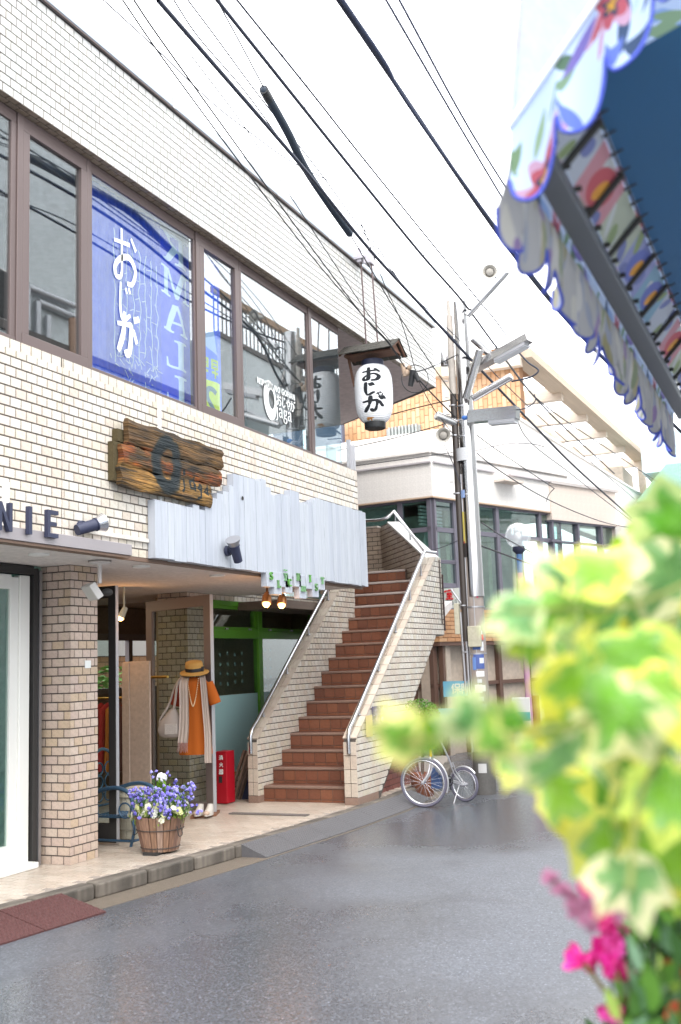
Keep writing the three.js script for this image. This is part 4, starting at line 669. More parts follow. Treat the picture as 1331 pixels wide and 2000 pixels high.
  const win = (f, s0, s1, y0, y1, dep) => { const w = obj('window', [wall(f, s0, s0 + 0.05, y0, y1, dep - 0.06, dep + 0.03), wall(f, s1 - 0.05, s1, y0, y1, dep - 0.06, dep + 0.03), wall(f, s0, s1, y0, y0 + 0.05, dep - 0.06, dep + 0.02), wall(f, s0, s1, y1 - 0.04, y1, dep - 0.06, dep + 0.02)], frame, b2); obj('pane', [wall(f, s0 + 0.04, s1 - 0.04, y0 + 0.04, y1 - 0.03, dep - 0.015, dep - 0.01)], glass, w); };
  const yt = 4.16, ym = 3.55, s1 = sOf(Rf, 897, 1050), s2 = sOf(Rf, 980, 1050), s3 = sOf(Rf, 1063, 1050), s4 = sOf(Rf, 1103, 1050);
  win(Rf, 0.0, s1, yt, G1, -0.1); win(Rf, 0, s1, ym - 0.02, yt, -0.1); win(Rf, 0, s1, 3.08, ym, -0.1); win(Rf, 0, s1, G0, 3.08, -0.1);
  win(Rf, s1, s2, yt, G1, -0.1); win(Rf, s1, s2, G0, yt, -0.1); win(Rf, s2, s3, yt, G1, -0.1); win(Rf, s2, s3, G0, yt, -0.1);
  win(Rf, s3, s4, yt, G1, -0.1); win(Rf, s3, s4, 3.55, yt, -0.1); win(Rf, s3, s4, G0, 3.55, -0.1);
  const sl = Math.abs(sOf(Lf, 778, 1000)); win(Lf, 0, sl, yt, G1, -0.1); win(Lf, 0, sl, G0, yt, -0.1); win(Lf, sl, 4.5, yt, G1, -0.1); win(Lf, sl, 4.5, G0, yt, -0.1);
  obj('room_wall', [wall(Rf, -0.6, RE + 3, G0 - 0.1, G1, -3.6, -3.5), wall(Lf, 0, 6, G0, G1, -4.6, -4.5), wall(Rf, 0.1, RE, 2.55, 2.62, -3.5, -0.16), wall(Rf, 0.1, RE, 4.70, 4.757, -3.5, -0.16), wall(Lf, 0.2, 6, 2.55, 2.617, -3.5, -0.16), wall(Lf, 0.2, 6, 4.70, 4.754, -3.5, -0.16)], grain(lin(0.62, 0.66, 0.62), 0.9), b2);
  obj('white_blind', [wall(Rf, 0.06, s1 * 0.62, 2.7, 4.14, -0.34, -0.30)], grain(lin(0.66, 0.70, 0.68), 0.8), b2);
  obj('white_blind', [wall(Lf, 0.05, 0.5, 2.7, 4.14, -0.34, -0.30), wall(Lf, 0.9, 1.7, 2.7, 4.7, -0.5, -0.45)], grain(lin(0.6, 0.66, 0.63), 0.8), b2);
  obj('louvre', Array.from({ length: 6 }, (_, i) => wall(Rf, 0.02, s1 * 0.9, 4.26 + i * 0.07, 4.30 + i * 0.07, -0.40, -0.34)), grain(lin(0.6, 0.63, 0.62), 0.7), b2);
  for (const s of [s1 + 0.5, s1 + 0.95, s2 + 0.5, s3 + 0.15]) obj('indoor_column', [wall(Rf, s, s + 0.12, G0, G1, -0.9, -0.75)], grain(lin(0.5, 0.52, 0.38), 0.8), b2);
  // orange tile spandrel
  const sp = obj('tile_band', [wall(Rf, 0, RE + 2, 2.0, 2.62, -0.3, -0.01), wall(Lf, 0, 6, 2.0, 2.62, -0.3, -0.01)], om, b2);
  layTiles(sp, [...tileList(Rf.o.clone().addScaledVector(Rf.n, -0.01).setY(2.005), Rf.u, PY, Rf.n, RE + 2, 0.61, { pu: 0.235, pv: 0.078, j: 0.01, t: 0.01, tones: OR }), ...tileList(Lf.o.clone().addScaledVector(Lf.n, -0.01).setY(2.005), Lf.u, PY, Lf.n, 4, 0.61, { pu: 0.235, pv: 0.078, j: 0.01, t: 0.01, tones: OR })], 'tile', [], 0);
  // ground floor: brown frames with beige panels
  const br = std(lin(0.13, 0.07, 0.05), 0.6), beige = grain(lin(0.60, 0.50, 0.41), 0.75, 1);
  const px = [-1.4, -0.02, sOf(Rf, 915, 1350), sOf(Rf, 985, 1350), sOf(Rf, 1060, 1350), RE + 1.5];
  obj('ground_panel', [wall(Rf, 0, RE + 2, -0.3, 2.0, -0.5, -0.28), wall(Lf, 0, 6, -0.3, 2.0, -0.5, -0.28)], beige, b2);
  obj('brown_frame', [...[0, 1.0, 2.05, 3.05, 4.0].map((s) => wall(Rf, s, s + 0.11, -0.3, 2.0, -0.28, -0.18)), ...[0.02, 0.62, 1.4, 2.2, 3.4].map((s) => wall(Lf, s, s + 0.09, -0.3, 2.0, -0.28, -0.18)), wall(Rf, 0, RE + 2, 1.15, 1.22, -0.28, -0.2), wall(Lf, 0, 5, 1.15, 1.22, -0.28, -0.2), wall(Rf, 0, RE + 2, 0.30, 0.40, -0.28, -0.2), wall(Lf, 0, 5, 0.30, 0.40, -0.28, -0.2), wall(Rf, 0, RE + 2, 1.93, 2.0, -0.28, -0.02), wall(Lf, 0, 5, 1.93, 2.0, -0.28, -0.02)], br, b2);
  // second bay farther along
  const k0 = at(1110, 1000, { z: -23.2 }), Kf = fr(24, k0.x, k0.z); const ky = (py) => yOf(Kf, 1150, py);
  obj('bay_wall', [wall(Kf, -0.6, 1.9, ky(1022), ky(955), -0.6, 0), wall(Kf, -0.6, 8, -0.3, ky(1100), -0.6, -0.05), wall(Kf, 1.9, 9, ky(1062), ky(1000), -0.6, 0)], cream, b2);
  obj('bay_ledge', [wall(Kf, -0.6, 2.0, ky(955), ky(953) + 0.04, -0.6, 0.05)], std(lin(0.5, 0.46, 0.44), 0.6), b2);
  const kw = obj('window', [0, 0.95, 1.85].map((s) => wall(Kf, s - 0.55, s - 0.49, ky(1100), ky(1022), -0.2, -0.05)).concat([wall(Kf, -0.6, 1.9, ky(1063), ky(1060), -0.2, -0.04), wall(Kf, -0.6, 1.9, ky(1025), ky(1022), -0.2, -0.04)]), frame, b2);
  obj('pane', [wall(Kf, -0.6, 1.85, ky(1100), ky(1022), -0.14, -0.13)], glass, kw);
  obj('bay_balcony', [metreUV(prism(Kf.o.clone().setY(ky(1062)), Kf.u, PY, Kf.n, [[1.8, 0], [5, 0], [5, 0.75], [1.8, 0.45]], 0.8))], white, b2);
  // clinic sign and hanging lamp
}
{ // signs on the corner building
  const o = at(882, 1168, { z: -18.75 }), u = V(Math.sin(0.3665), 0, -Math.cos(0.3665)), n = V(Math.cos(0.3665), 0, Math.sin(0.3665));
  const t = thing('clinic_sign', 'white sign board with a red character and grey numerals behind the stair parapet', 'sign', [0, 0, 0]);
  const U = V(1, 0, -0.1).normalize(), N2 = V(0.1, 0, 1).normalize(), q = (px, py) => at(px, py, { z: -18.6 });
  const a = q(856, 1189), b = q(897, 1148);
  obj('board', [metreUV(prism(V(a.x, a.y, a.z), U, PY, N2, [[0, 0], [0.42, 0], [0.42, b.y - a.y], [0, b.y - a.y]], 0.03))], std(lin(0.62, 0.66, 0.62), 0.5), t);
  obj('character', place(glyph('shitsu', 0.19, 0.026), q(879, 1161).add(V(0, 0, 0.034)), U, PY, N2), std(lin(0.55, 0.015, 0.02), 0.5), t);
  const font = await new FontLoader().loadAsync('fonts/droid/droid_sans_regular.typeface.json'); const g = new TextGeometry('0161', { font, size: 0.105, depth: 0.004, curveSegments: 3 }); g.translate(-0.15, 0, 0); obj('numerals', place(g, q(879, 1182).add(V(0, 0, 0.034)), U, PY, N2), std(lin(0.16, 0.17, 0.17), 0.6), t);
  // light blue shop sign
  const s = thing('blue_sign', 'sky blue sign with white characters on the beige panels behind the pole', 'sign'), u2 = V(-Math.sin(1.501), 0, -Math.cos(1.501)).negate(), n2 = V(-u2.z, 0, u2.x); if (n2.z < 0) n2.negate();
  const z = -18.72, c = (px, py) => at(px, py, { z }); const A = c(868, 1361), B = c(935, 1329);
  obj('board', [metreUV(prism(A, PX_, PY, PZ, [[0, 0], [B.x - A.x, 0], [B.x - A.x, B.y - A.y], [0, B.y - A.y]], 0.03))], std(lin(0.17, 0.50, 0.72), 0.5), s);
  const gw = M.film; obj('character', place(glyph('ho', 0.20, 0.024), c(892, 1345).add(V(0, 0, 0.033)), PX_, PY, PZ), gw, s); obj('character', place(glyph('ken', 0.20, 0.024), c(912, 1345).add(V(0, 0, 0.033)), PX_, PY, PZ), gw, s);
  const s2 = thing('low_blue_sign', 'lower sky blue board behind the ivy under the blue sign', 'sign'); const A2 = c(858, 1410), B2 = c(966, 1386); obj('board', [metreUV(prism(A2, PX_, PY, PZ, [[0, 0], [B2.x - A2.x, 0], [B2.x - A2.x, 0.24], [0, 0.24]], 0.03))], std(lin(0.2, 0.52, 0.66), 0.5), s2);
  const e = thing('standing_sign', 'white standing sign board with a teal band in front of the corner building', 'sign'), ez = -17.5, E = (px, py) => at(px, py, { z: ez }), e0 = E(1005, 1455), e1 = E(1034, 1362);
  obj('board', [bx(e0.x, -0.12, ez - 0.04, e1.x, e1.y, ez, 0.01)], std(lin(0.72, 0.73, 0.70), 0.5), e); obj('band', [bx(e0.x, E(1010, 1408).y, ez, e1.x, E(1010, 1391).y, ez + 0.006)], std(lin(0.10, 0.40, 0.38), 0.5), e);
  const f = thing('red_sign', 'dark red narrow sign board beside the standing white sign', 'sign'), f0 = E(1037, 1455); obj('board', [bx(f0.x, -0.12, ez - 0.3, f0.x + 0.13, e1.y + 0.02, ez - 0.25, 0.008)], std(lin(0.24, 0.05, 0.06), 0.5), f); obj('side', [bx(f0.x + 0.132, -0.12, ez - 0.3, f0.x + 0.2, e1.y + 0.02, ez - 0.25, 0.008)], M.film, f);
}
{ // distant green roofed house
  const t = thing('far_house', 'pale distant house with a green roof beyond the corner building', 'house'), z = -34, q = (px, py) => at(px, py, { z }), a = q(1272, 1080), b = q(1400, 950);
  obj('wall', [bx(a.x, -0.12, z - 5, a.x + 6, b.y - 0.3, z)], grain(lin(0.6, 0.66, 0.66), 0.8), t);
  obj('roof', [metreUV(prism(V(a.x - 0.3, b.y - 0.3, z + 0.3), PX_, PY, NZ, [[0, 0], [6.5, 0], [5.5, 1.1], [1.0, 1.1]], 5.6))], grain(lin(0.30, 0.52, 0.45), 0.6), t);
  obj('upper_wall', [bx(a.x - 0.2, b.y + 0.8, z - 4, a.x + 2, b.y + 2.1, z - 1)], grain(lin(0.6, 0.72, 0.78), 0.6), t);
}
// ================= utility pole with lamps, tubes and loudspeakers =================
const PXc = -4.17, PZc = -13.87;
{
  const t = thing('utility_pole', 'stickered utility pole carrying steel tube lamps, light boxes and horn loudspeakers', 'utility pole', [PXc, 0, PZc]);
  const Q = (px, py, dz = 0) => at(px, py, { z: PZc + dz }).sub(V(PXc, 0, PZc));
  const con = grain(lin(0.34, 0.29, 0.26), 0.7, 2, 0.002), chrome = std(lin(0.52, 0.51, 0.51), 0.16, { metalness: 1 });
  obj('concrete_shaft', [lathe([[0.125, RY], [0.12, 2.2], [0.108, 4.2]], V(0, 0, 0), 28)], con, t);
  obj('steel_shaft', [lathe([[0.116, 2.5], [0.108, 5.2], [0.095, 6.68], [0.0, 6.69]], V(0.02, 0, 0.012), 28)], chrome, t);
  obj('base_sleeve', [lathe([[0.15, RY], [0.147, 0.42], [0.136, 0.44]], V(0, 0, 0), 28)], grain(lin(0.12, 0.115, 0.11), 0.6, 3), t);
  obj('dark_pipe', [rod(V(-0.135, 1.9, 0.05), V(-0.135, 5.35, 0.05), 0.048, 0.048, 16)], std(lin(0.045, 0.035, 0.03), 0.35), t);
  obj('top_pipe', [rod(V(-0.135, 5.35, 0.05), V(-0.135, 6.5, 0.05), 0.05, 0.045, 16), rod(V(-0.14, 6.5, 0.05), V(-0.14, 6.72, 0.05), 0.025)], grain(lin(0.50, 0.45, 0.40), 0.5, 3), t);
  obj('conduit', [rod(V(-0.12, 0.2, 0.06), V(-0.13, 2.4, 0.06), 0.022), rod(V(-0.17, 1.2, 0.07), V(-0.19, 2.3, 0.07), 0.018), rod(V(-0.08, 0.0, 0.085), V(-0.08, 4.2, 0.08), 0.012), rod(V(0.02, 0.5, 0.112), V(0.02, 4.3, 0.108), 0.010)], M.satin, t);
  for (const y of [5.15, 4.95, 4.72, 3.9, 2.35, 1.72]) obj('strap', [lathe([[0.127, y], [0.127, y + 0.02]], V(0, 0, 0), 28), lathe([[0.06, y + 0.03], [0.06, y + 0.045]], V(-0.15, 0, 0.05), 16)], M.satin, t);
  obj('collar', [lathe([[0.125, 4.38], [0.125, 4.56]], V(-0.02, 0, 0.02), 28)], grain(lin(0.55, 0.56, 0.58), 0.6, 3), t);
  obj('blue_cap', [ball(V(0.03, 4.98, 0.1), 0.05, 1, 0.8, 0.8)], std(lin(0.03, 0.13, 0.42), 0.4), t);
  obj('junction_box', [bx(-0.27, 2.0, 0.02, -0.2, 2.42, 0.12, 0.01), bx(-0.08, 1.82, 0.10, 0.10, 2.10, 0.16, 0.01)], grain(lin(0.5, 0.47, 0.36), 0.6), t);
  obj('small_arm', [tube([V(-0.14, 2.38, 0.06), V(-0.2, 2.46, 0.08), V(-0.3, 2.62, 0.1)], 0.016, 12)], M.satin, t);
  // steel tube lamps
  const tubeLamp = (a, b, r, nm = 'tube_lamp') => { const d = b.clone().sub(a).normalize(); const m = obj(nm, [rod(a, b, r, r, 22), rod(b, b.clone().addScaledVector(d, 0.01), r, r * 0.9, 22), rod(a.clone().addScaledVector(d, -0.01), a, r * 0.9, r, 22)], chrome, t); obj('lens', [rod(b.clone().addScaledVector(d, 0.009), b.clone().addScaledVector(d, 0.014), r * 0.85, r * 0.85, 22)], M.white, m); return m; };
  tubeLamp(Q(914, 616, 0.16), Q(990, 532, 0.16), 0.045); tubeLamp(Q(911, 778, 0.18), Q(937, 684, 0.3), 0.055); tubeLamp(Q(925, 778, 0.14), Q(998, 736, 0.18), 0.052); tubeLamp(Q(890, 826, 0.05), Q(853, 812, 0.25), 0.06);
  tubeLamp(Q(955, 690, -0.25), Q(924, 662, -0.1), 0.05);
  // light boxes
  const lbx = (a, b, w, h, nm) => { const m = obj(nm, [beam(a, b, w, h)], chrome, t); const d = b.clone().sub(a).normalize(); const p0 = a.clone().lerp(b, 0.42).add(V(0, -h * 0.5 - 0.02, 0)), p1 = a.clone().lerp(b, 0.96).add(V(0, -h * 0.5 - 0.02, 0)); obj('reflector_tray', [beam(p0, p1, w * 0.95, 0.05)], M.satin, m); obj('diffuser', [beam(p0.clone().add(V(0, -0.03, 0)), p1.clone().add(V(0, -0.03, 0)), w * 0.8, 0.012)], std(lin(0.72, 0.74, 0.78), 0.25), m); return m; };
  lbx(Q(925, 720, 0.05), Q(1034, 660, 0.25), 0.18, 0.10, 'light_box'); lbx(Q(918, 815, 0.12), Q(1012, 806, 0.2), 0.16, 0.17, 'light_box');
  // horn loudspeakers
  const horn = (c, face, tail) => { const d = face.clone().normalize(), qn = new THREE.Quaternion().setFromUnitVectors(V(0, 1, 0), d); const g = lathe([[0.025, -0.2], [0.03, -0.14], [0.045, -0.06], [0.085, -0.005], [0.103, 0.01], [0.106, 0.004], [0.09, -0.015], [0.05, -0.07]], V(0, 0, 0), 28); g.applyQuaternion(qn); g.translate(c.x, c.y, c.z); const m = obj('loudspeaker', [g], std(lin(0.44, 0.42, 0.38), 0.55), t); const g2 = lathe([[0, -0.0], [0.05, -0.002], [0.054, -0.03], [0.045, -0.05]], V(0, 0, 0), 22); g2.applyQuaternion(qn); g2.translate(c.x, c.y, c.z); obj('horn_cone', [g2], std(lin(0.30, 0.28, 0.25), 0.6), m); obj('horn_arm', [rod(c.clone().addScaledVector(d, -0.15), tail, 0.012)], M.satin, m); };
  horn(Q(866, 850, 0.25), V(0.22, -0.1, 1), Q(868, 820, 0.15)); horn(Q(957, 531, 0.2), V(0.3, -0.12, 1), Q(975, 545, 0.16));
  obj('meter_can', [lathe([[0, 6.05], [0.075, 6.05], [0.08, 5.92], [0.075, 5.85], [0, 5.85]], V(-0.3, 0, -0.2), 20)], M.steel, t);
  // looping lead on the right
  obj('lead', [tube([Q(1015, 690, 0.3), Q(1032, 708, 0.3), Q(1052, 724, 0.3), Q(1040, 735, 0.3), Q(1000, 745, 0.2)], 0.012, 40), tube([Q(1000, 802, 0.2), Q(1030, 796, 0.2), Q(1046, 782, 0.2), Q(1044, 770, 0.2)], 0.008, 30)], M.cableM, t);
  obj('climbing_step', Array.from({ length: 9 }, (_, i) => rod(V(-0.19, 4.1 + i * 0.24, 0.09), V(-0.23, 4.1 + i * 0.24, 0.13), 0.008)), M.satin, t);
  // stickers wrapped round the shaft
  const stick = (px, py, w, h, col) => { const a = Math.atan2((at(px, py, { z: PZc + 0.1 }).x - PXc), 0.12), y = at(px, py, { z: PZc + 0.1 }).y, r = (py > 1480 ? 0.152 : 0.1265) + 0.0012 * rnd(); w *= 1.25; h *= 1.2; const g = new THREE.CylinderGeometry(r, r, h, 8, 1, true, a - w / r / 2, w / r); g.translate(0, y, 0); obj('sticker', [g], std(lin(...col), 0.5, { side: THREE.DoubleSide }), t); };
  [[934, 1155, 0.06, 0.09, [0.7, 0.72, 0.74]], [935, 1240, 0.10, 0.09, [0.66, 0.68, 0.7]], [947, 1244, 0.04, 0.06, [0.6, 0.1, 0.1]], [933, 1258, 0.10, 0.12, [0.03, 0.08, 0.28]], [946, 1262, 0.04, 0.10, [0.6, 0.62, 0.66]], [937, 1292, 0.12, 0.16, [0.06, 0.10, 0.30]], [944, 1290, 0.05, 0.06, [0.55, 0.58, 0.66]], [928, 1296, 0.04, 0.14, [0.12, 0.22, 0.5]], [940, 1316, 0.09, 0.06, [0.7, 0.7, 0.72]], [938, 1330, 0.05, 0.04, [0.5, 0.5, 0.55]], [936, 1345, 0.08, 0.09, [0.62, 0.62, 0.62]], [948, 1344, 0.05, 0.07, [0.6, 0.6, 0.58]], [941, 1365, 0.06, 0.05, [0.5, 0.5, 0.5]], [945, 1382, 0.09, 0.08, [0.4, 0.42, 0.44]], [948, 1405, 0.06, 0.05, [0.55, 0.55, 0.56]], [944, 1500, 0.09, 0.10, [0.5, 0.5, 0.5]], [908, 1075, 0.05, 0.16, [0.04, 0.035, 0.035]], [906, 1070, 0.02, 0.15, [0.45, 0.05, 0.07]], [932, 970, 0.05, 0.07, [0.62, 0.12, 0.18]], [932, 1120, 0.02, 0.55, [0.5, 0.06, 0.12]], [929, 1130, 0.05, 0.4, [0.12, 0.14, 0.3]], [904, 965, 0.06, 0.09, [0.25, 0.35, 0.6]], [905, 1030, 0.03, 0.36, [0.62, 0.52, 0.12]]].forEach((s) => stick(...s));
}
// ================= overhead cables =================
{
  const cable = (label, pts, r, mat = M.cableM, name = 'overhead_cable') => { const t = thing(name, label, 'cable'); const p = pts.map(([x, y, z]) => at(x, y, { z })); obj('wire', [tube(p, Math.max(0.006, r * 0.95), Math.max(24, p.length * 14), 6)], mat, t); return t; };
  const lash = (t, pts, r) => { const c = new THREE.CatmullRomCurve3(pts.map(([x, y, z]) => at(x, y, { z })), false, 'centripetal'), out = []; for (let i = 0; i < 44; i++) { const p = c.getPointAt((i + rnd() * 0.6) / 45); out.push(ball(p.add(V(0, rr(-r, r) * 0.5, 0)), r * rr(1.1, 1.5), 1, 1, rr(1.5, 3), 6)); } obj('lashing', out, M.cableM, t); };
  const c1 = [[309, 0, -6.2], [600, 337, -9.2], [716, 480, -10.8], [820, 594, -12.5], [922, 704, -13.9], [1060, 848, -17.5], [1110, 899, -19], [1255, 1030, -27]]; cable('thickest smooth cable from the upper left past the pole and down right', c1, 0.02);
  const c2 = [[418, -8, -6.3], [700, 345, -9.4], [826, 500, -11.5], [900, 584, -13.3], [967, 674, -16.2], [1053, 785, -19.5], [1200, 925, -25]]; lash(cable('thick knobbly lashed cable passing just above the pole top', c2, 0.016), c2, 0.012);
  const c3 = [[457, -8, -6.3], [620, 195, -8], [700, 297, -9.2], [864, 500, -12], [933, 584, -13.6], [965, 622, -14.5], [990, 656, -15.4]]; lash(cable('thin lashed cable running right of the knobbly thick one above the pole', c3, 0.009), c3, 0.008);
  const c4 = [[655, -10, -4.6], [1005, 500, -8.2], [1142, 663, -10.5], [1331, 845, -15]]; const t4 = cable('pair of thick cables twisted together running toward the awning edge', c4, 0.017); obj('wire', [tube([[662, -10, -4.6], [757, 132, -5.3], [768, 156, -5.4], [1008, 497, -8.2], [1146, 664, -10.5], [1334, 845, -15]].map(([x, y, z]) => at(x, y, { z })), 0.014, 90, 6)], M.rope, t4);
  cable('left one of the two parallel wires that end behind the awning', [[751, -6, -4.6], [900, 250, -6.4], [1030, 468, -8.6]], 0.008, M.rope); cable('right one of the two parallel wires that end behind the awning', [[777, -6, -4.6], [915, 248, -6.4], [1034, 438, -8.6]], 0.008, M.rope);
  cable('very thin wire from the top left that forks over the roof edge', [[198, -4, -6], [300, 90, -7], [420, 205, -8.3], [484, 255, -9.0], [560, 310, -9.8], [640, 352, -10.6]], 0.004);
  cable('thin dark wire crossing the roof parapet and ending at the lantern splice', [[262, 0, -6.2], [300, 57, -6.6], [621, 500, -10.4], [723, 633, -11.9], [757, 668, -12.4], [790, 715, -13]], 0.008, M.black);
  cable('dark wire left of the others crossing the roof parapet toward the lantern roof', [[240, 0, -6.2], [312, 105, -6.8], [609, 500, -10.3], [711, 618, -11.8], [760, 669, -12.4], [790, 716, -13]], 0.008, M.black);
  cable('thin wire meeting the lantern splice from high above the parapet', [[375, 110, -7.6], [483, 255, -8.8], [644, 500, -10.8], [723, 618, -11.9], [764, 668, -12.5]], 0.006, M.black);
  cable('fine sagging wire between the thickest and the knobbly cables', [[338, -3, -6.4], [380, 62, -6.8], [480, 180, -7.9], [560, 290, -8.9], [640, 400, -10]], 0.005);
  const c12 = [[365, -3, -6.4], [417, 66, -6.9], [510, 192, -8.1], [620, 330, -9.6], [700, 440, -11], [790, 560, -12.4], [893, 668, -13.7]]; lash(cable('fine lashed wire passing under the splice tube to the pole', c12, 0.006), c12, 0.005);
  cable('wire that carries the splice tube up to the thick cable', [[425, 2, -6.4], [470, 85, -7.2], [516, 172, -8]], 0.005);
  cable('wire from the splice tube down past the lantern to the pole', [[683, 456, -10.6], [734, 541, -11.5], [769, 600, -12.1], [849, 720, -13.3], [905, 798, -13.8]], 0.008, M.black);
  cable('steep thin wire dropping past the lantern splice', [[700, 420, -11], [723, 480, -11.5], [754, 562, -12.2], [785, 631, -12.8], [815, 735, -13.6]], 0.006, M.black);
  const c15 = [[705, 440, -11], [736, 480, -11.4], [790, 560, -12.3], [850, 618, -13], [900, 666, -13.8]]; lash(cable('knotted thin wire just above the thickest cable near the pole', c15, 0.005), c15, 0.006);
  cable('wire running level from the far left window to the pole beside the lantern', [[755, 812, -15.5], [820, 795, -14.8], [889, 779, -13.9]], 0.009, M.black); cable('short wire rising from the splice ring to the pole', [[800, 728, -13.2], [832, 721, -13.4], [900, 690, -13.8]], 0.009, M.black);
  cable('wire slanting across the white wall to the lower loudspeaker', [[660, 880, -16.5], [760, 858, -15.6], [870, 828, -14.2]], 0.008); cable('wire crossing the white wall below the loudspeaker', [[670, 913, -16.5], [790, 897, -15.5], [895, 882, -14.2]], 0.006); cable('wire continuing right from the pole with a blue stretch', [[930, 880, -14], [1000, 866, -14.8], [1045, 868, -15.2], [1064, 873, -15.4]], 0.006);
  cable('double dark wire from the splice down to the pole', [[815, 738, -13.3], [850, 775, -13.5], [892, 817, -13.8]], 0.012, M.black); cable('slack wire beside the double dark one ending lower on the pole', [[815, 738, -13.3], [842, 790, -13.5], [893, 858, -13.8]], 0.006, M.black);
  cable('wire sloping right from the pole to a knot over the glazed floor', [[932, 850, -14], [960, 871, -14.6], [1083, 954, -17.5]], 0.008); cable('wire from the knot curling back below it', [[1083, 954, -17.5], [1073, 965, -17.4], [1067, 980, -17.3]], 0.008, M.black);
  cable('lower sloping wire that sags across the glazed floor to the far right', [[932, 885, -14], [960, 908, -14.6], [1060, 970, -17], [1177, 1019, -21], [1262, 1036, -25]], 0.009);
  cable('straight wire crossing in front of the roof pergola', [[968, 680, -15], [988, 704, -15.6], [1044, 774, -17.5], [1200, 885, -23], [1310, 958, -28]], 0.012, M.black);
  cable('thin knotted wire beside the pergola beam', [[940, 700, -14.5], [960, 723, -15], [1077, 835, -18.5], [1240, 975, -26]], 0.008); cable('thin wire from the light box over the white parapet', [[1005, 806, -14.5], [1025, 850, -15.2], [1115, 925, -18], [1240, 1022, -24]], 0.008);
  cable('dark sagging cable in front of the globe lamp', [[940, 1066, -14], [1015, 1094, -15.8], [1060, 1112, -17], [1150, 1160, -20]], 0.014, M.black); cable('second sagging cable above the one by the globe lamp', [[940, 1020, -14], [984, 1049, -15.2], [1060, 1090, -17.5]], 0.009, M.black);
  cable('faint wire from the pole rising left across the glazing', [[930, 1040, -14], [860, 1070, -15], [800, 1085, -16]], 0.005); cable('slack wire hanging from the loudspeaker', [[868, 868, -13.6], [885, 905, -13.7], [900, 945, -13.75]], 0.004);
  { // splice tube
    const t = thing('cable_splice', 'long dark tapering splice tube hanging among the wires in the open sky', 'cable splice'), a = at(517, 178, { z: -8 }), b = at(598, 325, { z: -9.4 }), c = at(683, 456, { z: -10.6 });
    obj('tube', [tube([a, a.clone().lerp(b, 0.5).add(V(0.01, -0.01, 0)), b.clone().add(V(0.0, -0.035, 0)), b.clone().lerp(c, 0.5).add(V(0, -0.03, 0)), c], 0.042, 40, 14), ball(a, 0.042), ball(c, 0.042)], std(lin(0.022, 0.035, 0.055), 0.7), t); obj('end_cap', [rod(a.clone().lerp(b, -0.02), a.clone().lerp(b, 0.1), 0.043, 0.045, 14)], M.black, t);
      }
  { // splice beside the lantern
    const t = thing('cable_clamp', 'black cable splice with a coiled ring of spare wire beside the lantern', 'cable splice'), z = -13.1, q = (px, py, d = 0) => at(px, py, { z: z + d });
    obj('splice_body', [rod(q(808, 724), q(802, 754), 0.05, 0.035, 12), rod(q(812, 730, 0.05), q(818, 745, 0.05), 0.035, 0.03, 10)], M.black, t); obj('porcelain', [ball(q(795, 728), 0.05, 0.8, 1, 0.8), rod(q(786, 710), q(792, 735), 0.03), ball(q(800, 718), 0.035)], std(lin(0.45, 0.33, 0.24), 0.5), t);
    const ring = []; for (let i = 0; i < 30; i++) { const an = i / 30 * 6.2832; ring.push(q(811 + 26 * Math.cos(an), 740 + 27 * Math.sin(an), 0.06 * Math.sin(an * 3))); } obj('spare_coil', [tube(ring, 0.006, 90, 6, true)], M.black, t);
  }
}
// ================= globe lamp =================
{
  const z = -17.6, c = at(1012, 1046, { z }), R = at(1012, 1021, { z }).y - c.y;
  const t = thing('globe_lamp', 'street lamp with a clear glass globe on a pink and blue post', 'street lamp', [c.x, 0, c.z]);
  const y = c.y; obj('post', [rod(V(0.02, RY, 0), V(0.0, y - R - 0.42, 0), 0.055, 0.045, 14)], std(lin(0.50, 0.26, 0.42), 0.5), t); obj('blue_collar', [rod(V(0, y - R - 0.42, 0), V(0, y - R - 0.1, 0), 0.046, 0.046, 14)], std(lin(0.09, 0.2, 0.42), 0.45), t); obj('neck', [lathe([[0.05, y - R - 0.1], [0.11, y - R - 0.04], [0.10, y - R + 0.03]], V(0, 0, 0), 20)], M.navy, t);
  const g = new THREE.SphereGeometry(R, 36, 24); g.translate(0, y, 0); obj('globe', [g], new THREE.MeshPhysicalMaterial({ color: lin(0.93, 0.95, 0.97), transmission: 0.72, thickness: 0, roughness: 0.06, ior: 1.5, side: THREE.DoubleSide }), t); obj('bulb', [ball(V(0, y - 0.02, 0), 0.05, 1, 1.5, 1)], M.white, t);
}
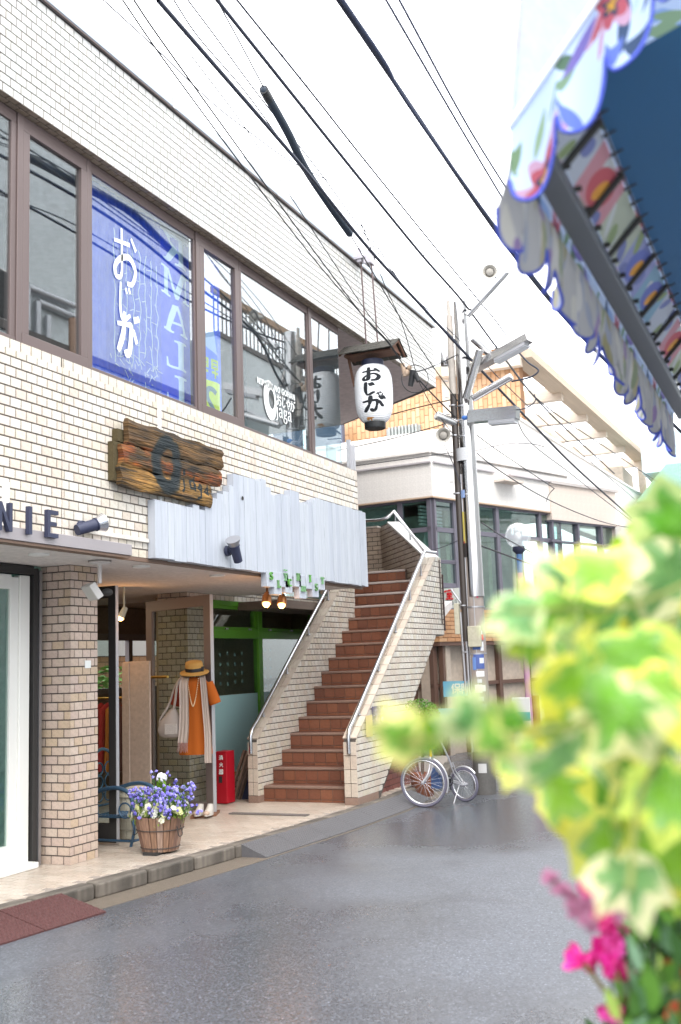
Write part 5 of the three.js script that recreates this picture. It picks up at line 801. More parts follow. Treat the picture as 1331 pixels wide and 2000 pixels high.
// ================= kerb ramps =================
function ramp(name, label, z0, n, len, x0, w, mat, y0 = 0.0) {
  const t = thing(name, label, 'kerb ramp');
  for (let i = 0; i < n; i++) {
    const za = z0 - i * len - 0.006, zb = z0 - (i + 1) * len + 0.006, xa = kerbAt(za) + x0, xb = kerbAt(zb) + x0;
    const A = V(xa, y0, za), B = V(xb, y0, zb), C = V(xb + w, RY + 0.012, zb), D = V(xa + w, RY + 0.012, za), p = [];
    const tri = (a, b, c) => p.push(a.x, a.y, a.z, b.x, b.y, b.z, c.x, c.y, c.z), dn = (a) => a.clone().setY(RY - 0.01);
    tri(D, C, B); tri(D, B, A); tri(dn(A), A, B); tri(dn(A), B, dn(B)); tri(dn(D), dn(C), C); tri(dn(D), C, D); tri(dn(A), dn(D), D); tri(dn(A), D, A); tri(dn(B), B, C); tri(dn(B), C, dn(C));
    const g = new THREE.BufferGeometry(); g.setAttribute('position', new THREE.Float32BufferAttribute(p, 3)); g.computeVertexNormals(); const m = obj('plate', metreUV(g), mat, t);
    const bumps = [], nx = 9, nz = 16; for (let a = 0; a < nx; a++) for (let b = 0; b < nz; b++) { const fu = (a + 0.5) / nx, fv = (b + 0.5) / nz, P = A.clone().lerp(B, fv).lerp(D.clone().lerp(C, fv), fu); const q = new THREE.ConeGeometry(0.02, 0.018, 4); q.translate(P.x, P.y + 0.005, P.z); bumps.push(q); }
    const bm = obj('tread_bumps', bumps, mat, m); bm.userData.kind = 'stuff';
  }
}
ramp('kerb_ramp', 'grey studded kerb ramp plates running past the foot of the stairs', -9.0, 7, 0.6, 0.0, 0.27, grain(lin(0.125, 0.122, 0.13), 0.45, 3, 0.003));
ramp('kerb_ramp', 'rust red studded kerb ramp plates at the lower left', -4.95, 3, 0.60, 0.0, 0.42, grain(lin(0.10, 0.034, 0.032), 0.55, 3, 0.003));
// ================= entrance furniture =================
{ // blue iron chair
  const t = thing('garden_chair', 'blue cast iron garden armchair half hidden behind the tiled pillar', 'chair'), m = std(lin(0.045, 0.10, 0.17), 0.4, { metalness: 0.3 });
  const za = -8.66, zb = -9.06, xs = -6.12, xb = -6.56, sy = 0.29;
  const seat = [bx(xb, sy - 0.03, za, xs, sy - 0.012, za - 0.014), bx(xb, sy - 0.03, zb, xs, sy - 0.012, zb + 0.014), bx(xs - 0.016, sy - 0.03, za, xs, sy - 0.004, zb)];
  for (let i = 0; i < 9; i++) for (let k = 0; k < 8; k++) { const g = new THREE.TorusGeometry(0.019, 0.005, 5, 12); g.rotateX(Math.PI / 2); g.translate(xs - 0.035 - i * 0.047, sy - 0.006, za - 0.03 - k * 0.048); seat.push(g); }
  obj('seat', seat, m, t);
  const ringG = (c, r) => { const g = new THREE.TorusGeometry(r, 0.009, 6, 24); g.translate(c.x, c.y, c.z); return g; };
  for (const z of [za + 0.01, zb]) { const o = obj('arm', [tube([V(xb, 0.50, z), V(xb + 0.16, 0.54, z), V(xs - 0.16, 0.545, z), V(xs - 0.04, 0.50, z), V(xs + 0.005, 0.40, z), V(xs - 0.005, sy, z)], 0.021, 40, 9)], m, t); obj('scroll', [ringG(V(xs - 0.085, 0.335, z), 0.07)], m, o); obj('leg', [tube([V(xs - 0.01, sy, z), V(xs + 0.02, 0.16, z), V(xs - 0.02, 0.0, z)], 0.015, 16)], m, t); obj('leg', [tube([V(xb, 0.5, z), V(xb + 0.03, sy, z), V(xb - 0.02, 0.0, z)], 0.015, 20)], m, t); }
  const bk = [tube([V(xb - 0.02, 0.3, za), V(xb - 0.06, 0.78, za), V(xb - 0.07, 0.9, (za + zb) / 2), V(xb - 0.06, 0.78, zb), V(xb - 0.02, 0.3, zb)], 0.016, 40)]; for (let i = 0; i < 6; i++) { const g = new THREE.TorusGeometry(0.06, 0.008, 6, 20); g.rotateY(Math.PI / 2); g.translate(xb - 0.045, 0.45 + Math.floor(i / 2) * 0.13, za - 0.12 - (i % 2) * 0.15); bk.push(g); } bk.push(rod(V(xb - 0.02, 0.36, za), V(xb - 0.02, 0.36, zb), 0.01)); obj('backrest', bk, m, t);
  obj('foot_bar', [rod(V(xs, 0.05, za), V(xs, 0.05, zb), 0.012), rod(V(xs, 0.05, za), V(xb, 0.05, za), 0.012)], m, t);
}
{ // cream slatted tub
  const c = at(262, 1636, { y: 0 }), t = thing('slatted_tub', 'cream painted slatted wooden tub beside the blue chair', 'tub', [c.x, 0, c.z]), m = grain(lin(0.60, 0.57, 0.46), 0.6, 4, 0.002);
  const n = 20; for (let i = 0; i < n; i++) { const a = i / n * 6.2832, w = 2 * Math.PI * 0.165 / n - 0.003; const g = new RoundedBoxGeometry(w, 0.47, 0.014, 1, 0.004); g.rotateX(0.035); g.translate(0, 0.245, 0.165 + rr(-0.001, 0.001)); g.rotateY(a); obj('stave', g, m, t); }
  for (const y of [0.1, 0.26, 0.42]) obj('hoop', [lathe([[0.168 + y * 0.03, y - 0.008], [0.178 + y * 0.03, y - 0.008], [0.178 + y * 0.03, y + 0.008], [0.168 + y * 0.03, y + 0.008]], V(0, 0, 0), 30)], grain(lin(0.45, 0.42, 0.33), 0.6), t);
  obj('lid', [lathe([[0, 0.47], [0.185, 0.47], [0.187, 0.485], [0.18, 0.492], [0, 0.494]], V(0, 0, 0), 32)], m, t);
}
{ // goods inside
  const r = thing('clothes_rack', 'clothes rack with orange and red garments inside the shop', 'clothes rack'), z = -10.6, br = std(lin(0.5, 0.3, 0.06), 0.3, { metalness: 0.8 });
  obj('rack', [rod(V(-7.6, 0, z), V(-7.6, 1.35, z), 0.014), rod(V(-8.5, 0, z), V(-8.5, 1.35, z), 0.014), rod(V(-8.5, 1.35, z), V(-7.6, 1.35, z), 0.014)], br, r);
  for (let i = 0; i < 9; i++) { const x = -8.42 + i * 0.095, c = pick([[0.45, 0.08, 0.02], [0.4, 0.02, 0.02], [0.5, 0.16, 0.02], [0.08, 0.03, 0.02], [0.2, 0.02, 0.03]]); const g = lathe([[0.01, 1.3], [0.16, 1.22], [0.17, 0.9], [0.2, 0.5], [0.19, 0.5]], V(0, 0, 0), 14); g.scale(0.24, 1, 1); g.translate(x, 0, z); obj('garment', [g], std(lin(...c), 0.85, { side: THREE.DoubleSide }), r); }
  const b = thing('beige_board', 'tall beige board standing inside the shop doorway', 'board'), a0 = at(242, 1600, { z: -10.3 }), a1 = at(292, 1300, { z: -10.3 }); obj('panel', [bx(a0.x, 0.02, -10.3, a1.x, at(260, 1292, { z: -10.3 }).y, -10.33, 0.004), bx(a0.x, 0.02, -10.28, a0.x + 0.10, at(260, 1294, { z: -10.3 }).y, -10.298, 0.004)], grain(lin(0.56, 0.45, 0.37), 0.6, 2), b);
  const p = thing('indoor_plant', 'green leafy plant inside the shop behind the dark door', 'plant', [-8.0, 0, -9.6]); const lv = []; for (let i = 0; i < 160; i++) { const a = rnd() * 6.28, d = Math.sqrt(rnd()) * 0.3, g = new THREE.CircleGeometry(0.05, 5); g.scale(1, 0.45, 1); g.rotateX(rr(-1.2, 1.2)); g.rotateY(a); g.translate(Math.cos(a) * d, rr(0.85, 1.75), Math.sin(a) * d); lv.push(g); } obj('leaf_mass', lv, std(lin(0.07, 0.14, 0.03), 0.6, { side: THREE.DoubleSide }), p).userData.kind = 'stuff'; obj('pot', [lathe([[0, 0], [0.16, 0], [0.2, 0.4], [0.18, 0.4], [0.17, 0.36], [0, 0.36]], V(0, 0, 0), 20), rod(V(0, 0.35, 0), V(0.02, 1.3, 0), 0.02)], M.dark, p);
}
{ // tiled yard wall behind the shop
  const t = thing('rear_yard_wall', 'orange tiled yard wall seen through the rear windows of the shop', 'wall'), X = -12.4; const L = tileList(V(X, 0.6, -13), NZ, PY, PX_, 8, 1.36, { pu: 0.32, pv: 0.105, tones: [[0.62, 0.36, 0.2], [0.66, 0.4, 0.24], [0.58, 0.33, 0.18]] }); obj('backing', [bx(X - 0.2, 0, -13, X - 0.006, 1.97, -21)], M.mortar, t); obj('white_top', [bx(X - 0.2, 1.97, -13, X + 0.02, 2.9, -21)], M.white, t); layTiles(t, L, 'tile', [], 0);
  const p = thing('yard_shrub', 'green leafy shrub in the yard outside the rear shop windows', 'shrub', [-11.3, 0, -15.2]); const lv = []; for (let i = 0; i < 260; i++) { const a = rnd() * 6.28, d = Math.sqrt(rnd()) * 0.5, g = new THREE.CircleGeometry(0.06, 5); g.scale(1, 0.5, 1); g.rotateX(rr(-1.2, 1.2)); g.rotateY(a); g.translate(Math.cos(a) * d, rr(0.8, 1.75), Math.sin(a) * d); lv.push(g); } obj('foliage', lv, std(lin(0.14, 0.28, 0.05), 0.6, { side: THREE.DoubleSide }), p).userData.kind = 'stuff'; obj('trunk', [rod(V(0, 0, 0), V(0, 1.2, 0), 0.03)], M.dark, p);
}
// ---- outfit hung on the door ----
const turnD = 0.34, OX = -6.615, OZ = -10.60;
const ringMesh = (rows, n = 40, rip = () => 0) => { const pos = [], P = (i, j) => { const a = (j % n) / n * 6.2832, [y, w, d, ox = 0, oz = 0] = rows[i], r = 1 + rip(a, i / (rows.length - 1)); return [ox + w * Math.cos(a) * r, y, oz + d * Math.sin(a) * r]; }; for (let i = 0; i + 1 < rows.length; i++) for (let j = 0; j < n; j++) for (const q of [[i, j], [i + 1, j + 1], [i + 1, j], [i, j], [i, j + 1], [i + 1, j + 1]]) pos.push(...P(...q)); const g = new THREE.BufferGeometry(); g.setAttribute('position', new THREE.Float32BufferAttribute(pos, 3)); return fix(smooth(g)); };
function smooth(g) { const p = g.attributes.position, m = new Map(), k = (i) => [0, 1, 2].map((a) => Math.round(p.array[i * 3 + a] * 2e4)).join(); g.computeVertexNormals(); const nn = g.attributes.normal; for (let i = 0; i < p.count; i++) { const s = k(i), v = m.get(s) ?? V(0, 0, 0); v.add(V(nn.getX(i), nn.getY(i), nn.getZ(i))); m.set(s, v); } for (let i = 0; i < p.count; i++) { const v = m.get(k(i)).clone().normalize(); nn.setXYZ(i, v.x, v.y, v.z); } return g; }
const cloth = (c) => grain(lin(...c), 0.9, 8, 0.002, { side: THREE.DoubleSide });
{
  const rust = cloth([0.56, 0.13, 0.008]), cream = cloth([0.66, 0.55, 0.48]);
  const d = thing('orange_dress', 'rust orange short sleeved dress displayed on the open glass door', 'dress', [OX, 0, OZ], turnD);
  obj('bodice_skirt', [ringMesh([[1.57, 0.06, 0.05], [1.55, 0.115, 0.075], [1.50, 0.165, 0.095], [1.40, 0.155, 0.10], [1.25, 0.15, 0.095], [1.1, 0.155, 0.10], [0.9, 0.17, 0.105], [0.72, 0.19, 0.11], [0.69, 0.187, 0.107]], 64, (a, f) => 0.05 * f * Math.sin(a * 9 + f * 2))], rust, d);
  for (const s of [-1, 1]) { const g = ringMesh([[0.0, 0.06, 0.06], [-0.1, 0.066, 0.062], [-0.24, 0.07, 0.064], [-0.26, 0.066, 0.06]], 24); g.rotateZ(s * 0.34); g.translate(s * 0.155, 1.50, 0); obj('sleeve', [g], s < 0 ? cloth([0.30, 0.035, 0.012]) : rust, d); }
  obj('hanger_hook', [rod(V(0, 1.57, -0.02), V(0, 1.75, -0.06), 0.008)], M.satin, d);
  const h = thing('straw_hat', 'golden straw boater hat with a black ribbon above the dress', 'hat', [OX, 0, OZ], turnD), sw = grain(lin(0.66, 0.38, 0.10), 0.75, 14, 0.004);
  const hg = lathe([[0.165, 1.612], [0.172, 1.622], [0.165, 1.632], [0.105, 1.642], [0.102, 1.72], [0.096, 1.745], [0.07, 1.757], [0, 1.76]], V(0, 0, 0), 40); hg.translate(0, -1.65, 0); hg.rotateX(0.22); hg.translate(0.0, 1.65, 0.01); obj('crown_brim', [hg], sw, h);
  const rg = lathe([[0.1065, 1.644], [0.1065, 1.684], [0.10, 1.684]], V(0, 0, 0), 40); rg.translate(0, -1.65, 0); rg.rotateX(0.22); rg.translate(0, 1.65, 0.01); const bow = new RoundedBoxGeometry(0.03, 0.055, 0.05, 2, 0.008); bow.translate(0.102, 1.66, 0.04); obj('ribbon', [rg, bow], M.black, h);
  const sc = thing('cream_scarf', 'long cream fringed scarf draped over both shoulders of the dress', 'scarf', [OX, 0, OZ], turnD);
  const strip = (pts, w, seg = 26) => { const c = new THREE.CatmullRomCurve3(pts.map((p) => V(...p))), pos = [], nw = 8, P = (i, j) => { const p = c.getPoint(i / seg), f = j / nw - 0.5; return [p.x + f * w * (0.85 + 0.3 * i / seg), p.y, p.z + 0.014 * Math.sin(j * 2.3 + i * 0.1)]; }; for (let i = 0; i < seg; i++) for (let j = 0; j < nw; j++) for (const q of [[i, j], [i + 1, j], [i + 1, j + 1], [i, j], [i + 1, j + 1], [i, j + 1]]) pos.push(...P(...q)); const g = new THREE.BufferGeometry(); g.setAttribute('position', new THREE.Float32BufferAttribute(pos, 3)); return fix(smooth(g)); };
  obj('drape', [strip([[-0.06, 1.58, -0.06], [-0.09, 1.585, 0.03], [-0.10, 1.5, 0.115], [-0.095, 1.3, 0.128], [-0.10, 1.0, 0.135], [-0.115, 0.83, 0.145]], 0.105)], cream, sc); obj('drape', [strip([[0.06, 1.58, -0.06], [0.10, 1.585, 0.03], [0.125, 1.5, 0.10], [0.15, 1.2, 0.11], [0.175, 0.9, 0.13], [0.175, 0.6, 0.14]], 0.075)], cream, sc);
  obj('fringe', Array.from({ length: 14 }, (_, i) => rod(V(-0.165 + i * 0.0078, 0.84, 0.145), V(-0.185 + i * 0.0095, 0.72 + rr(0, 0.02), 0.15), 0.0028, 0.002, 4)), cloth([0.55, 0.36, 0.33]), sc);
  const nk = thing('bead_necklace', 'long cream bead necklace over the front of the dress', 'necklace', [OX, 0, OZ], turnD), bd = []; for (let i = 0; i <= 40; i++) { const f = i / 40 * 2 - 1; bd.push(ball(V(f * 0.065, 1.24 + 0.31 * Math.pow(Math.abs(f), 1.7), 0.115 - 0.02 * Math.abs(f)), 0.0075, 1, 1, 1, 7)); } obj('bead', bd, std(lin(0.72, 0.55, 0.33), 0.5), nk).userData.kind = 'stuff';
  const bg = thing('canvas_bag', 'pale canvas shoulder bag hanging left of the dress', 'bag', [OX, 0, OZ], turnD), cv = cloth([0.50, 0.44, 0.40]);
  obj('bag_body', [ringMesh([[1.22, 0.028, 0.02, -0.235, 0.08], [1.16, 0.07, 0.035, -0.25, 0.085], [1.07, 0.125, 0.05, -0.27, 0.09], [0.98, 0.14, 0.055, -0.275, 0.09], [0.92, 0.13, 0.05, -0.265, 0.09], [0.895, 0.09, 0.03, -0.255, 0.09], [0.89, 0.0, 0.0, -0.25, 0.09]], 32, (a, f) => 0.05 * Math.sin(a * 4 + f * 3))], cv, bg);
  obj('strap', [tube([V(-0.15, 1.58, 0.0), V(-0.18, 1.50, 0.09), V(-0.21, 1.3, 0.10), V(-0.235, 1.2, 0.09)], 0.016, 26), tube([V(-0.15, 1.575, -0.02), V(-0.21, 1.5, 0.02), V(-0.30, 1.25, 0.06), V(-0.40, 1.08, 0.07), V(-0.385, 0.97, 0.08)], 0.014, 30)], cv, bg);
  obj('pocket', [bx(-0.33, 0.93, 0.135, -0.18, 1.05, 0.15, 0.01)], cloth([0.54, 0.49, 0.45]), bg);
  for (const [px, side] of [[389, 'left'], [408, 'right']]) { const c = at(px, 1592, { y: 0.03 }), s = thing('white_shoe', side + ' one of the two white shoes standing under the dress', 'shoe', [c.x, 0.03, c.z], 0.2); const g = ringMesh([[0.0, 0.045, 0.11], [0.03, 0.046, 0.112], [0.06, 0.04, 0.08, 0, -0.03], [0.1, 0.032, 0.045, 0, -0.06], [0.115, 0.03, 0.04, 0, -0.065]], 24); obj('upper', [g], grain(lin(0.7, 0.66, 0.6), 0.7, 6), s); obj('toe', [ball(V(0, 0.028, 0.07), 0.04, 1, 0.7, 1.2, 12)], std(lin(0.5, 0.38, 0.3), 0.6), s); }
  const wb = thing('low_board', 'low brown wooden board on the pavement under the shoes', 'board'); const w0 = at(372, 1600, { y: 0 }), w1 = at(423, 1594, { y: 0 }); obj('board', [metreUV(prism(V(w0.x, 0, w0.z), V(w1.x - w0.x, 0, w1.z - w0.z).normalize(), V(0, 0, -1).lerp(V(-1, 0, 0), 0.3).normalize(), PY, [[0, 0], [w0.distanceTo(w1), 0], [w0.distanceTo(w1), 0.32], [0, 0.32]], 0.03))], grain(lin(0.24, 0.11, 0.06), 0.6, 4), wb);
}
{ // extinguisher box
  const t = thing('extinguisher_box', 'tall red fire extinguisher box with white characters beside the frosted window', 'extinguisher box'), x0 = -6.90, x1 = -6.75, z = -11.52;
  obj('cabinet', [bx(x0, 0.01, z - 0.2, x1, 0.64, z, 0.008)], M.red, t); obj('recess', [bx(x0 + 0.04, 0.26, z + 0.001, x0 + 0.085, 0.34, z + 0.004)], M.dark, t);
  ['sho', 'ka', 'ki'].forEach((k, i) => obj('character', place(glyph(k, 0.062, 0.0085), V((x0 + x1) / 2, 0.565 - i * 0.085, z + 0.002), PX_, PY, PZ), M.film, t));
  const b = thing('leaning_boards', 'worn brown boards leaning against the left stair parapet', 'boards'), wm = [[0.22, 0.14, 0.10], [0.28, 0.19, 0.14], [0.18, 0.12, 0.09]].map((c) => grain(lin(...c), 0.8, 3, 0.003));
  [[0, 0], [0.05, 1], [0.1, 2]].forEach(([o, k]) => obj('board', [beam(V(-6.95 + o, 0.0, -11.9 - o), V(-6.70 + o * 0.8, 0.62 - o * 0.3, -11.9 - o * 0.5), 0.05, 0.03)], wm[k], b)); obj('dark_sheet', [metreUV(prism(V(-6.93, 0, -12.05), V(0.93, 0, 0.1).normalize(), V(0.28, 0.93, 0).normalize(), V(0, 0, 1), [[0.03, 0], [0.32, 0], [0.30, 0.55], [0.03, 0.6]], 0.02))], M.navy, b);
  const m = thing('doormat', 'thin dark mat strip lying on the tiles before the stairs', 'mat'), a = at(455, 1588, { y: 0.001 }), c = at(612, 1590, { y: 0.001 }); obj('mat', [bx(a.x, 0.001, a.z, c.x, 0.014, a.z + 0.1, 0.004)], grain(lin(0.17, 0.15, 0.14), 0.9, 6, 0.004), m);
  // posters on the right parapet
  const pc = document.createElement('canvas'); pc.width = pc.height = 128; const g = pc.getContext('2d'); g.fillStyle = '#5a5273'; g.fillRect(0, 0, 128, 128); for (let i = 0; i < 90; i++) { g.fillStyle = `hsla(${rr(240, 290)},25%,${rr(15, 80)}%,0.5)`; g.beginPath(); g.ellipse(rnd() * 128, rnd() * 128, rr(4, 22), rr(4, 18), rnd() * 3, 0, 7); g.fill(); } g.strokeStyle = '#1c1730'; g.lineWidth = 7; g.beginPath(); g.ellipse(82, 92, 20, 26, 0, 0, 7); g.stroke(); g.fillStyle = '#ececf4'; g.beginPath(); g.ellipse(82, 92, 10, 14, 0, 0, 7); g.fill();
  const pt = new THREE.CanvasTexture(pc); pt.colorSpace = THREE.SRGBColorSpace;
  const poster = (px0, py0, px1, py1, mat, label) => { const t2 = thing('poster', label, 'poster'), A = at(px0, py1, { x: -5.07 }), B = at(px1, py0, { x: -5.07 }), g2 = new THREE.BoxGeometry(A.z - B.z, B.y - A.y, 0.003); obj('sheet', place(g2, V(-5.068, (A.y + B.y) / 2, (A.z + B.z) / 2), NZ, PY, PX_), mat, t2); };
  poster(728, 1376, 757, 1418, std(0xffffff, 0.6, { map: pt }), 'dark violet poster on the right stair parapet'); poster(716, 1396, 727, 1440, std(lin(0.66, 0.54, 0.26), 0.6), 'small yellow notice beside the violet poster');
}
// ================= wooden tub of flowers =================
{
  const c = at(314, 1664, { y: 0 }), R0 = 0.155, R1 = 0.228, Hh = 0.31;
  const t = thing('flower_tub', 'half barrel tub of brown staves with a wire hoop and drop handles', 'planter', [c.x, 0, c.z]);
  const n = 22, wm = [[0.33, 0.19, 0.12], [0.37, 0.22, 0.15], [0.28, 0.155, 0.10], [0.42, 0.28, 0.21], [0.26, 0.15, 0.11]].map((k) => std(lin(...k), 0.75, { map: tex(64, (u, v) => 0.78 + 0.22 * vn(u, v, 16, 21, 2), true, 6), bumpMap: withRep(T.fine, 10, 2), bumpScale: 0.002 }));
  const tilt = Math.atan2(R1 - R0, Hh);
  for (let i = 0; i < n; i++) { const a = i / n * 6.2832 + rr(-0.02, 0.02), w0 = Math.PI * R0 / n - 0.0012, w1 = Math.PI * R1 / n - 0.0012, d = 0.012, L = Hh / Math.cos(tilt) + rr(-0.006, 0.006); const g = prism(V(0, 0, 0), PX_, PY, PZ, [[-w0, 0], [w0, 0], [w1, L], [-w1, L]], d); metreUV(g); g.rotateX(tilt); g.translate(0, 0.025, R0); g.rotateY(a); obj('stave', g, pick(wm), t); }
  const ho = (y, r) => { const R = R0 + (R1 - R0) * y / Hh + 0.017; const g = new THREE.TorusGeometry(R, r, 6, 48); g.rotateX(Math.PI / 2); g.translate(0, y + 0.025, 0); return g; };
  obj('hoop', [ho(0.19, 0.0055)], std(lin(0.06, 0.045, 0.04), 0.6), t); obj('hoop', [ho(0.03, 0.005)], std(lin(0.06, 0.045, 0.04), 0.6), t);
  for (const a of [0.15, 2.9]) { const R = 0.225, x = Math.cos(a) * R, z = Math.sin(a) * R; obj('handle', [tube([V(x, 0.25, z - 0.03), V(x * 1.09, 0.17, z - 0.03), V(x * 1.11, 0.16, z + 0.03), V(x, 0.25, z + 0.03)], 0.004, 20, 5)], M.dark, t); }
  obj('soil', [lathe([[0, 0.26], [0.205, 0.265]], V(0, 0, 0), 24), lathe([[0, 0.02], [0.15, 0.02]], V(0, 0, 0), 20)], M.dark, t);
  obj('foot', [bx(-0.06, 0, 0.02, 0.09, 0.026, 0.2)], M.dark, t);
  // plants
  const leafG = (L, w) => { const s = new THREE.Shape(); s.moveTo(0, 0); s.quadraticCurveTo(w, L * 0.4, 0, L); s.quadraticCurveTo(-w, L * 0.4, 0, 0); return new THREE.ShapeGeometry(s, 3); };
  const orient = (g, p, yaw, pitch) => { g.rotateX(pitch); g.rotateY(yaw); g.translate(p.x, p.y, p.z); return g; };
  const P = (name, label, grp) => thing(name, label, 'flowering plant', [c.x, 0, c.z]);
  const lf = (c3) => new THREE.MeshPhysicalMaterial({ color: lin(...c3), roughness: 0.7, transmission: 0.3, thickness: 0, side: THREE.DoubleSide });
  const bell = P('bellflower_plant', 'violet blue bellflowers filling the top of the wooden tub');
  const st = [], lv = [], petal = [lin(0.24, 0.20, 0.72), lin(0.33, 0.29, 0.82), lin(0.18, 0.15, 0.62), lin(0.42, 0.40, 0.86)].map((k) => new THREE.MeshPhysicalMaterial({ color: k, roughness: 0.7, transmission: 0.3, thickness: 0, side: THREE.DoubleSide }));
  const bellG = lathe([[0.0, 0.010], [0.009, 0.008], [0.012, -0.002], [0.018, -0.014], [0.0145, -0.012]], V(0, 0, 0), 6); let nb = 0;
  const flowerAt = (p) => { if (nb++ > 295) return; const m = new THREE.Mesh(bellG, pick(petal)); m.name = 'flower'; m.position.copy(p); m.rotation.set(rr(-0.9, 0.9), rnd() * 6, rr(-0.9, 0.9)); m.scale.setScalar(rr(0.75, 1.15)); m.castShadow = m.receiveShadow = true; bell.add(m); };
  for (let i = 0; i < 74; i++) { const a = rnd() * 6.2832, d = Math.sqrt(rnd()) * 0.185, x = Math.cos(a) * d + 0.03, z = Math.sin(a) * d, H = rr(0.40, 0.60) + (i < 5 ? 0.16 : 0), out = rr(1.2, 1.95), top = V(x * out + (i % 9 === 0 ? 0.10 : 0), H, z * out); st.push(tube([V(x, 0.25, z), V(x * 1.1, 0.25 + (H - 0.25) * 0.55, z * 1.1), top], 0.0022, 8, 4)); for (let k = 0; k < 4; k++) flowerAt(top.clone().add(V(rr(-0.03, 0.03), rr(-0.07, 0.02), rr(-0.03, 0.03)))); for (let k = 0; k < 24; k++) { const f = rnd(); lv.push(orient(leafG(rr(0.04, 0.085), 0.009), V(x * (1 + 0.5 * f) + rr(-0.01, 0.01), 0.25 + (H - 0.3) * f, z * (1 + 0.5 * f)), rnd() * 6.28, rr(0.3, 1.4))); } }
  obj('stems', st, std(lin(0.07, 0.15, 0.03), 0.7), bell).userData.kind = 'stuff'; obj('foliage', lv, lf([0.10, 0.24, 0.035]), bell).userData.kind = 'stuff';
  const pan = P('white_pansy_plant', 'cream white pansies with yellow green leaves round the tub rim'), cm = [lin(0.78, 0.78, 0.62), lin(0.82, 0.82, 0.76), lin(0.70, 0.72, 0.35)].map((k) => new THREE.MeshPhysicalMaterial({ color: k, roughness: 0.8, transmission: 0.25, thickness: 0, side: THREE.DoubleSide })); const lv2 = [];
  const pg = merge([0, 1, 2, 3, 4].map((i) => { const g = new THREE.CircleGeometry(0.0155, 9); g.translate(0, 0.014, 0.003 * i); g.rotateX(-0.25); g.rotateZ(i * 1.2566); return g; }));
  for (let i = 0; i < 80; i++) { const a = rnd() * 6.2832, d = rr(0.15, 0.29), p = V(Math.cos(a) * d, 0.33 + rr(0, 0.17) - (d - 0.15) * 0.35, Math.sin(a) * d); const m = new THREE.Mesh(pg, pick(cm)); m.name = 'flower'; m.position.copy(p); m.scale.setScalar(rr(0.95, 1.4)); m.rotation.set(rr(-0.8, 0.3), Math.PI / 2 - a + rr(-0.6, 0.6), rnd() * 6, 'YXZ'); m.castShadow = m.receiveShadow = true; pan.add(m); for (let k = 0; k < 16; k++) lv2.push(orient(leafG(rr(0.025, 0.05), 0.016), V(p.x * rr(0.6, 1.05), p.y - rr(0, 0.08), p.z * rr(0.6, 1.05)), rnd() * 6.28, rr(0.2, 1.5))); }
  obj('foliage', lv2, lf([0.24, 0.36, 0.035]), pan).userData.kind = 'stuff';
  const hy = P('hydrangea_plant', 'single white flower head on a leafy stem at the back of the tub'), hp = V(-0.02, 0.66, -0.06), hb = []; for (let i = 0; i < 60; i++) { const v = V(rr(-1, 1), rr(-0.6, 1), rr(-1, 1)).normalize().multiplyScalar(0.042); hb.push(ball(hp.clone().add(v), 0.0115, 1, 1, 1, 5)); } obj('flower_head', hb, std(lin(0.78, 0.76, 0.84), 0.8), hy); const lv3 = []; for (let i = 0; i < 70; i++) lv3.push(orient(leafG(rr(0.03, 0.055), 0.022), V(hp.x + rr(-0.05, 0.05), rr(0.5, 0.63), hp.z + rr(-0.05, 0.05)), rnd() * 6.28, rr(0.2, 1.4))); obj('foliage', lv3, lf([0.22, 0.42, 0.02]), hy).userData.kind = 'stuff'; obj('stem', [tube([V(-0.01, 0.26, -0.05), V(-0.02, 0.5, -0.06), hp], 0.004, 8, 5)], std(lin(0.1, 0.2, 0.04), 0.7), hy);
}
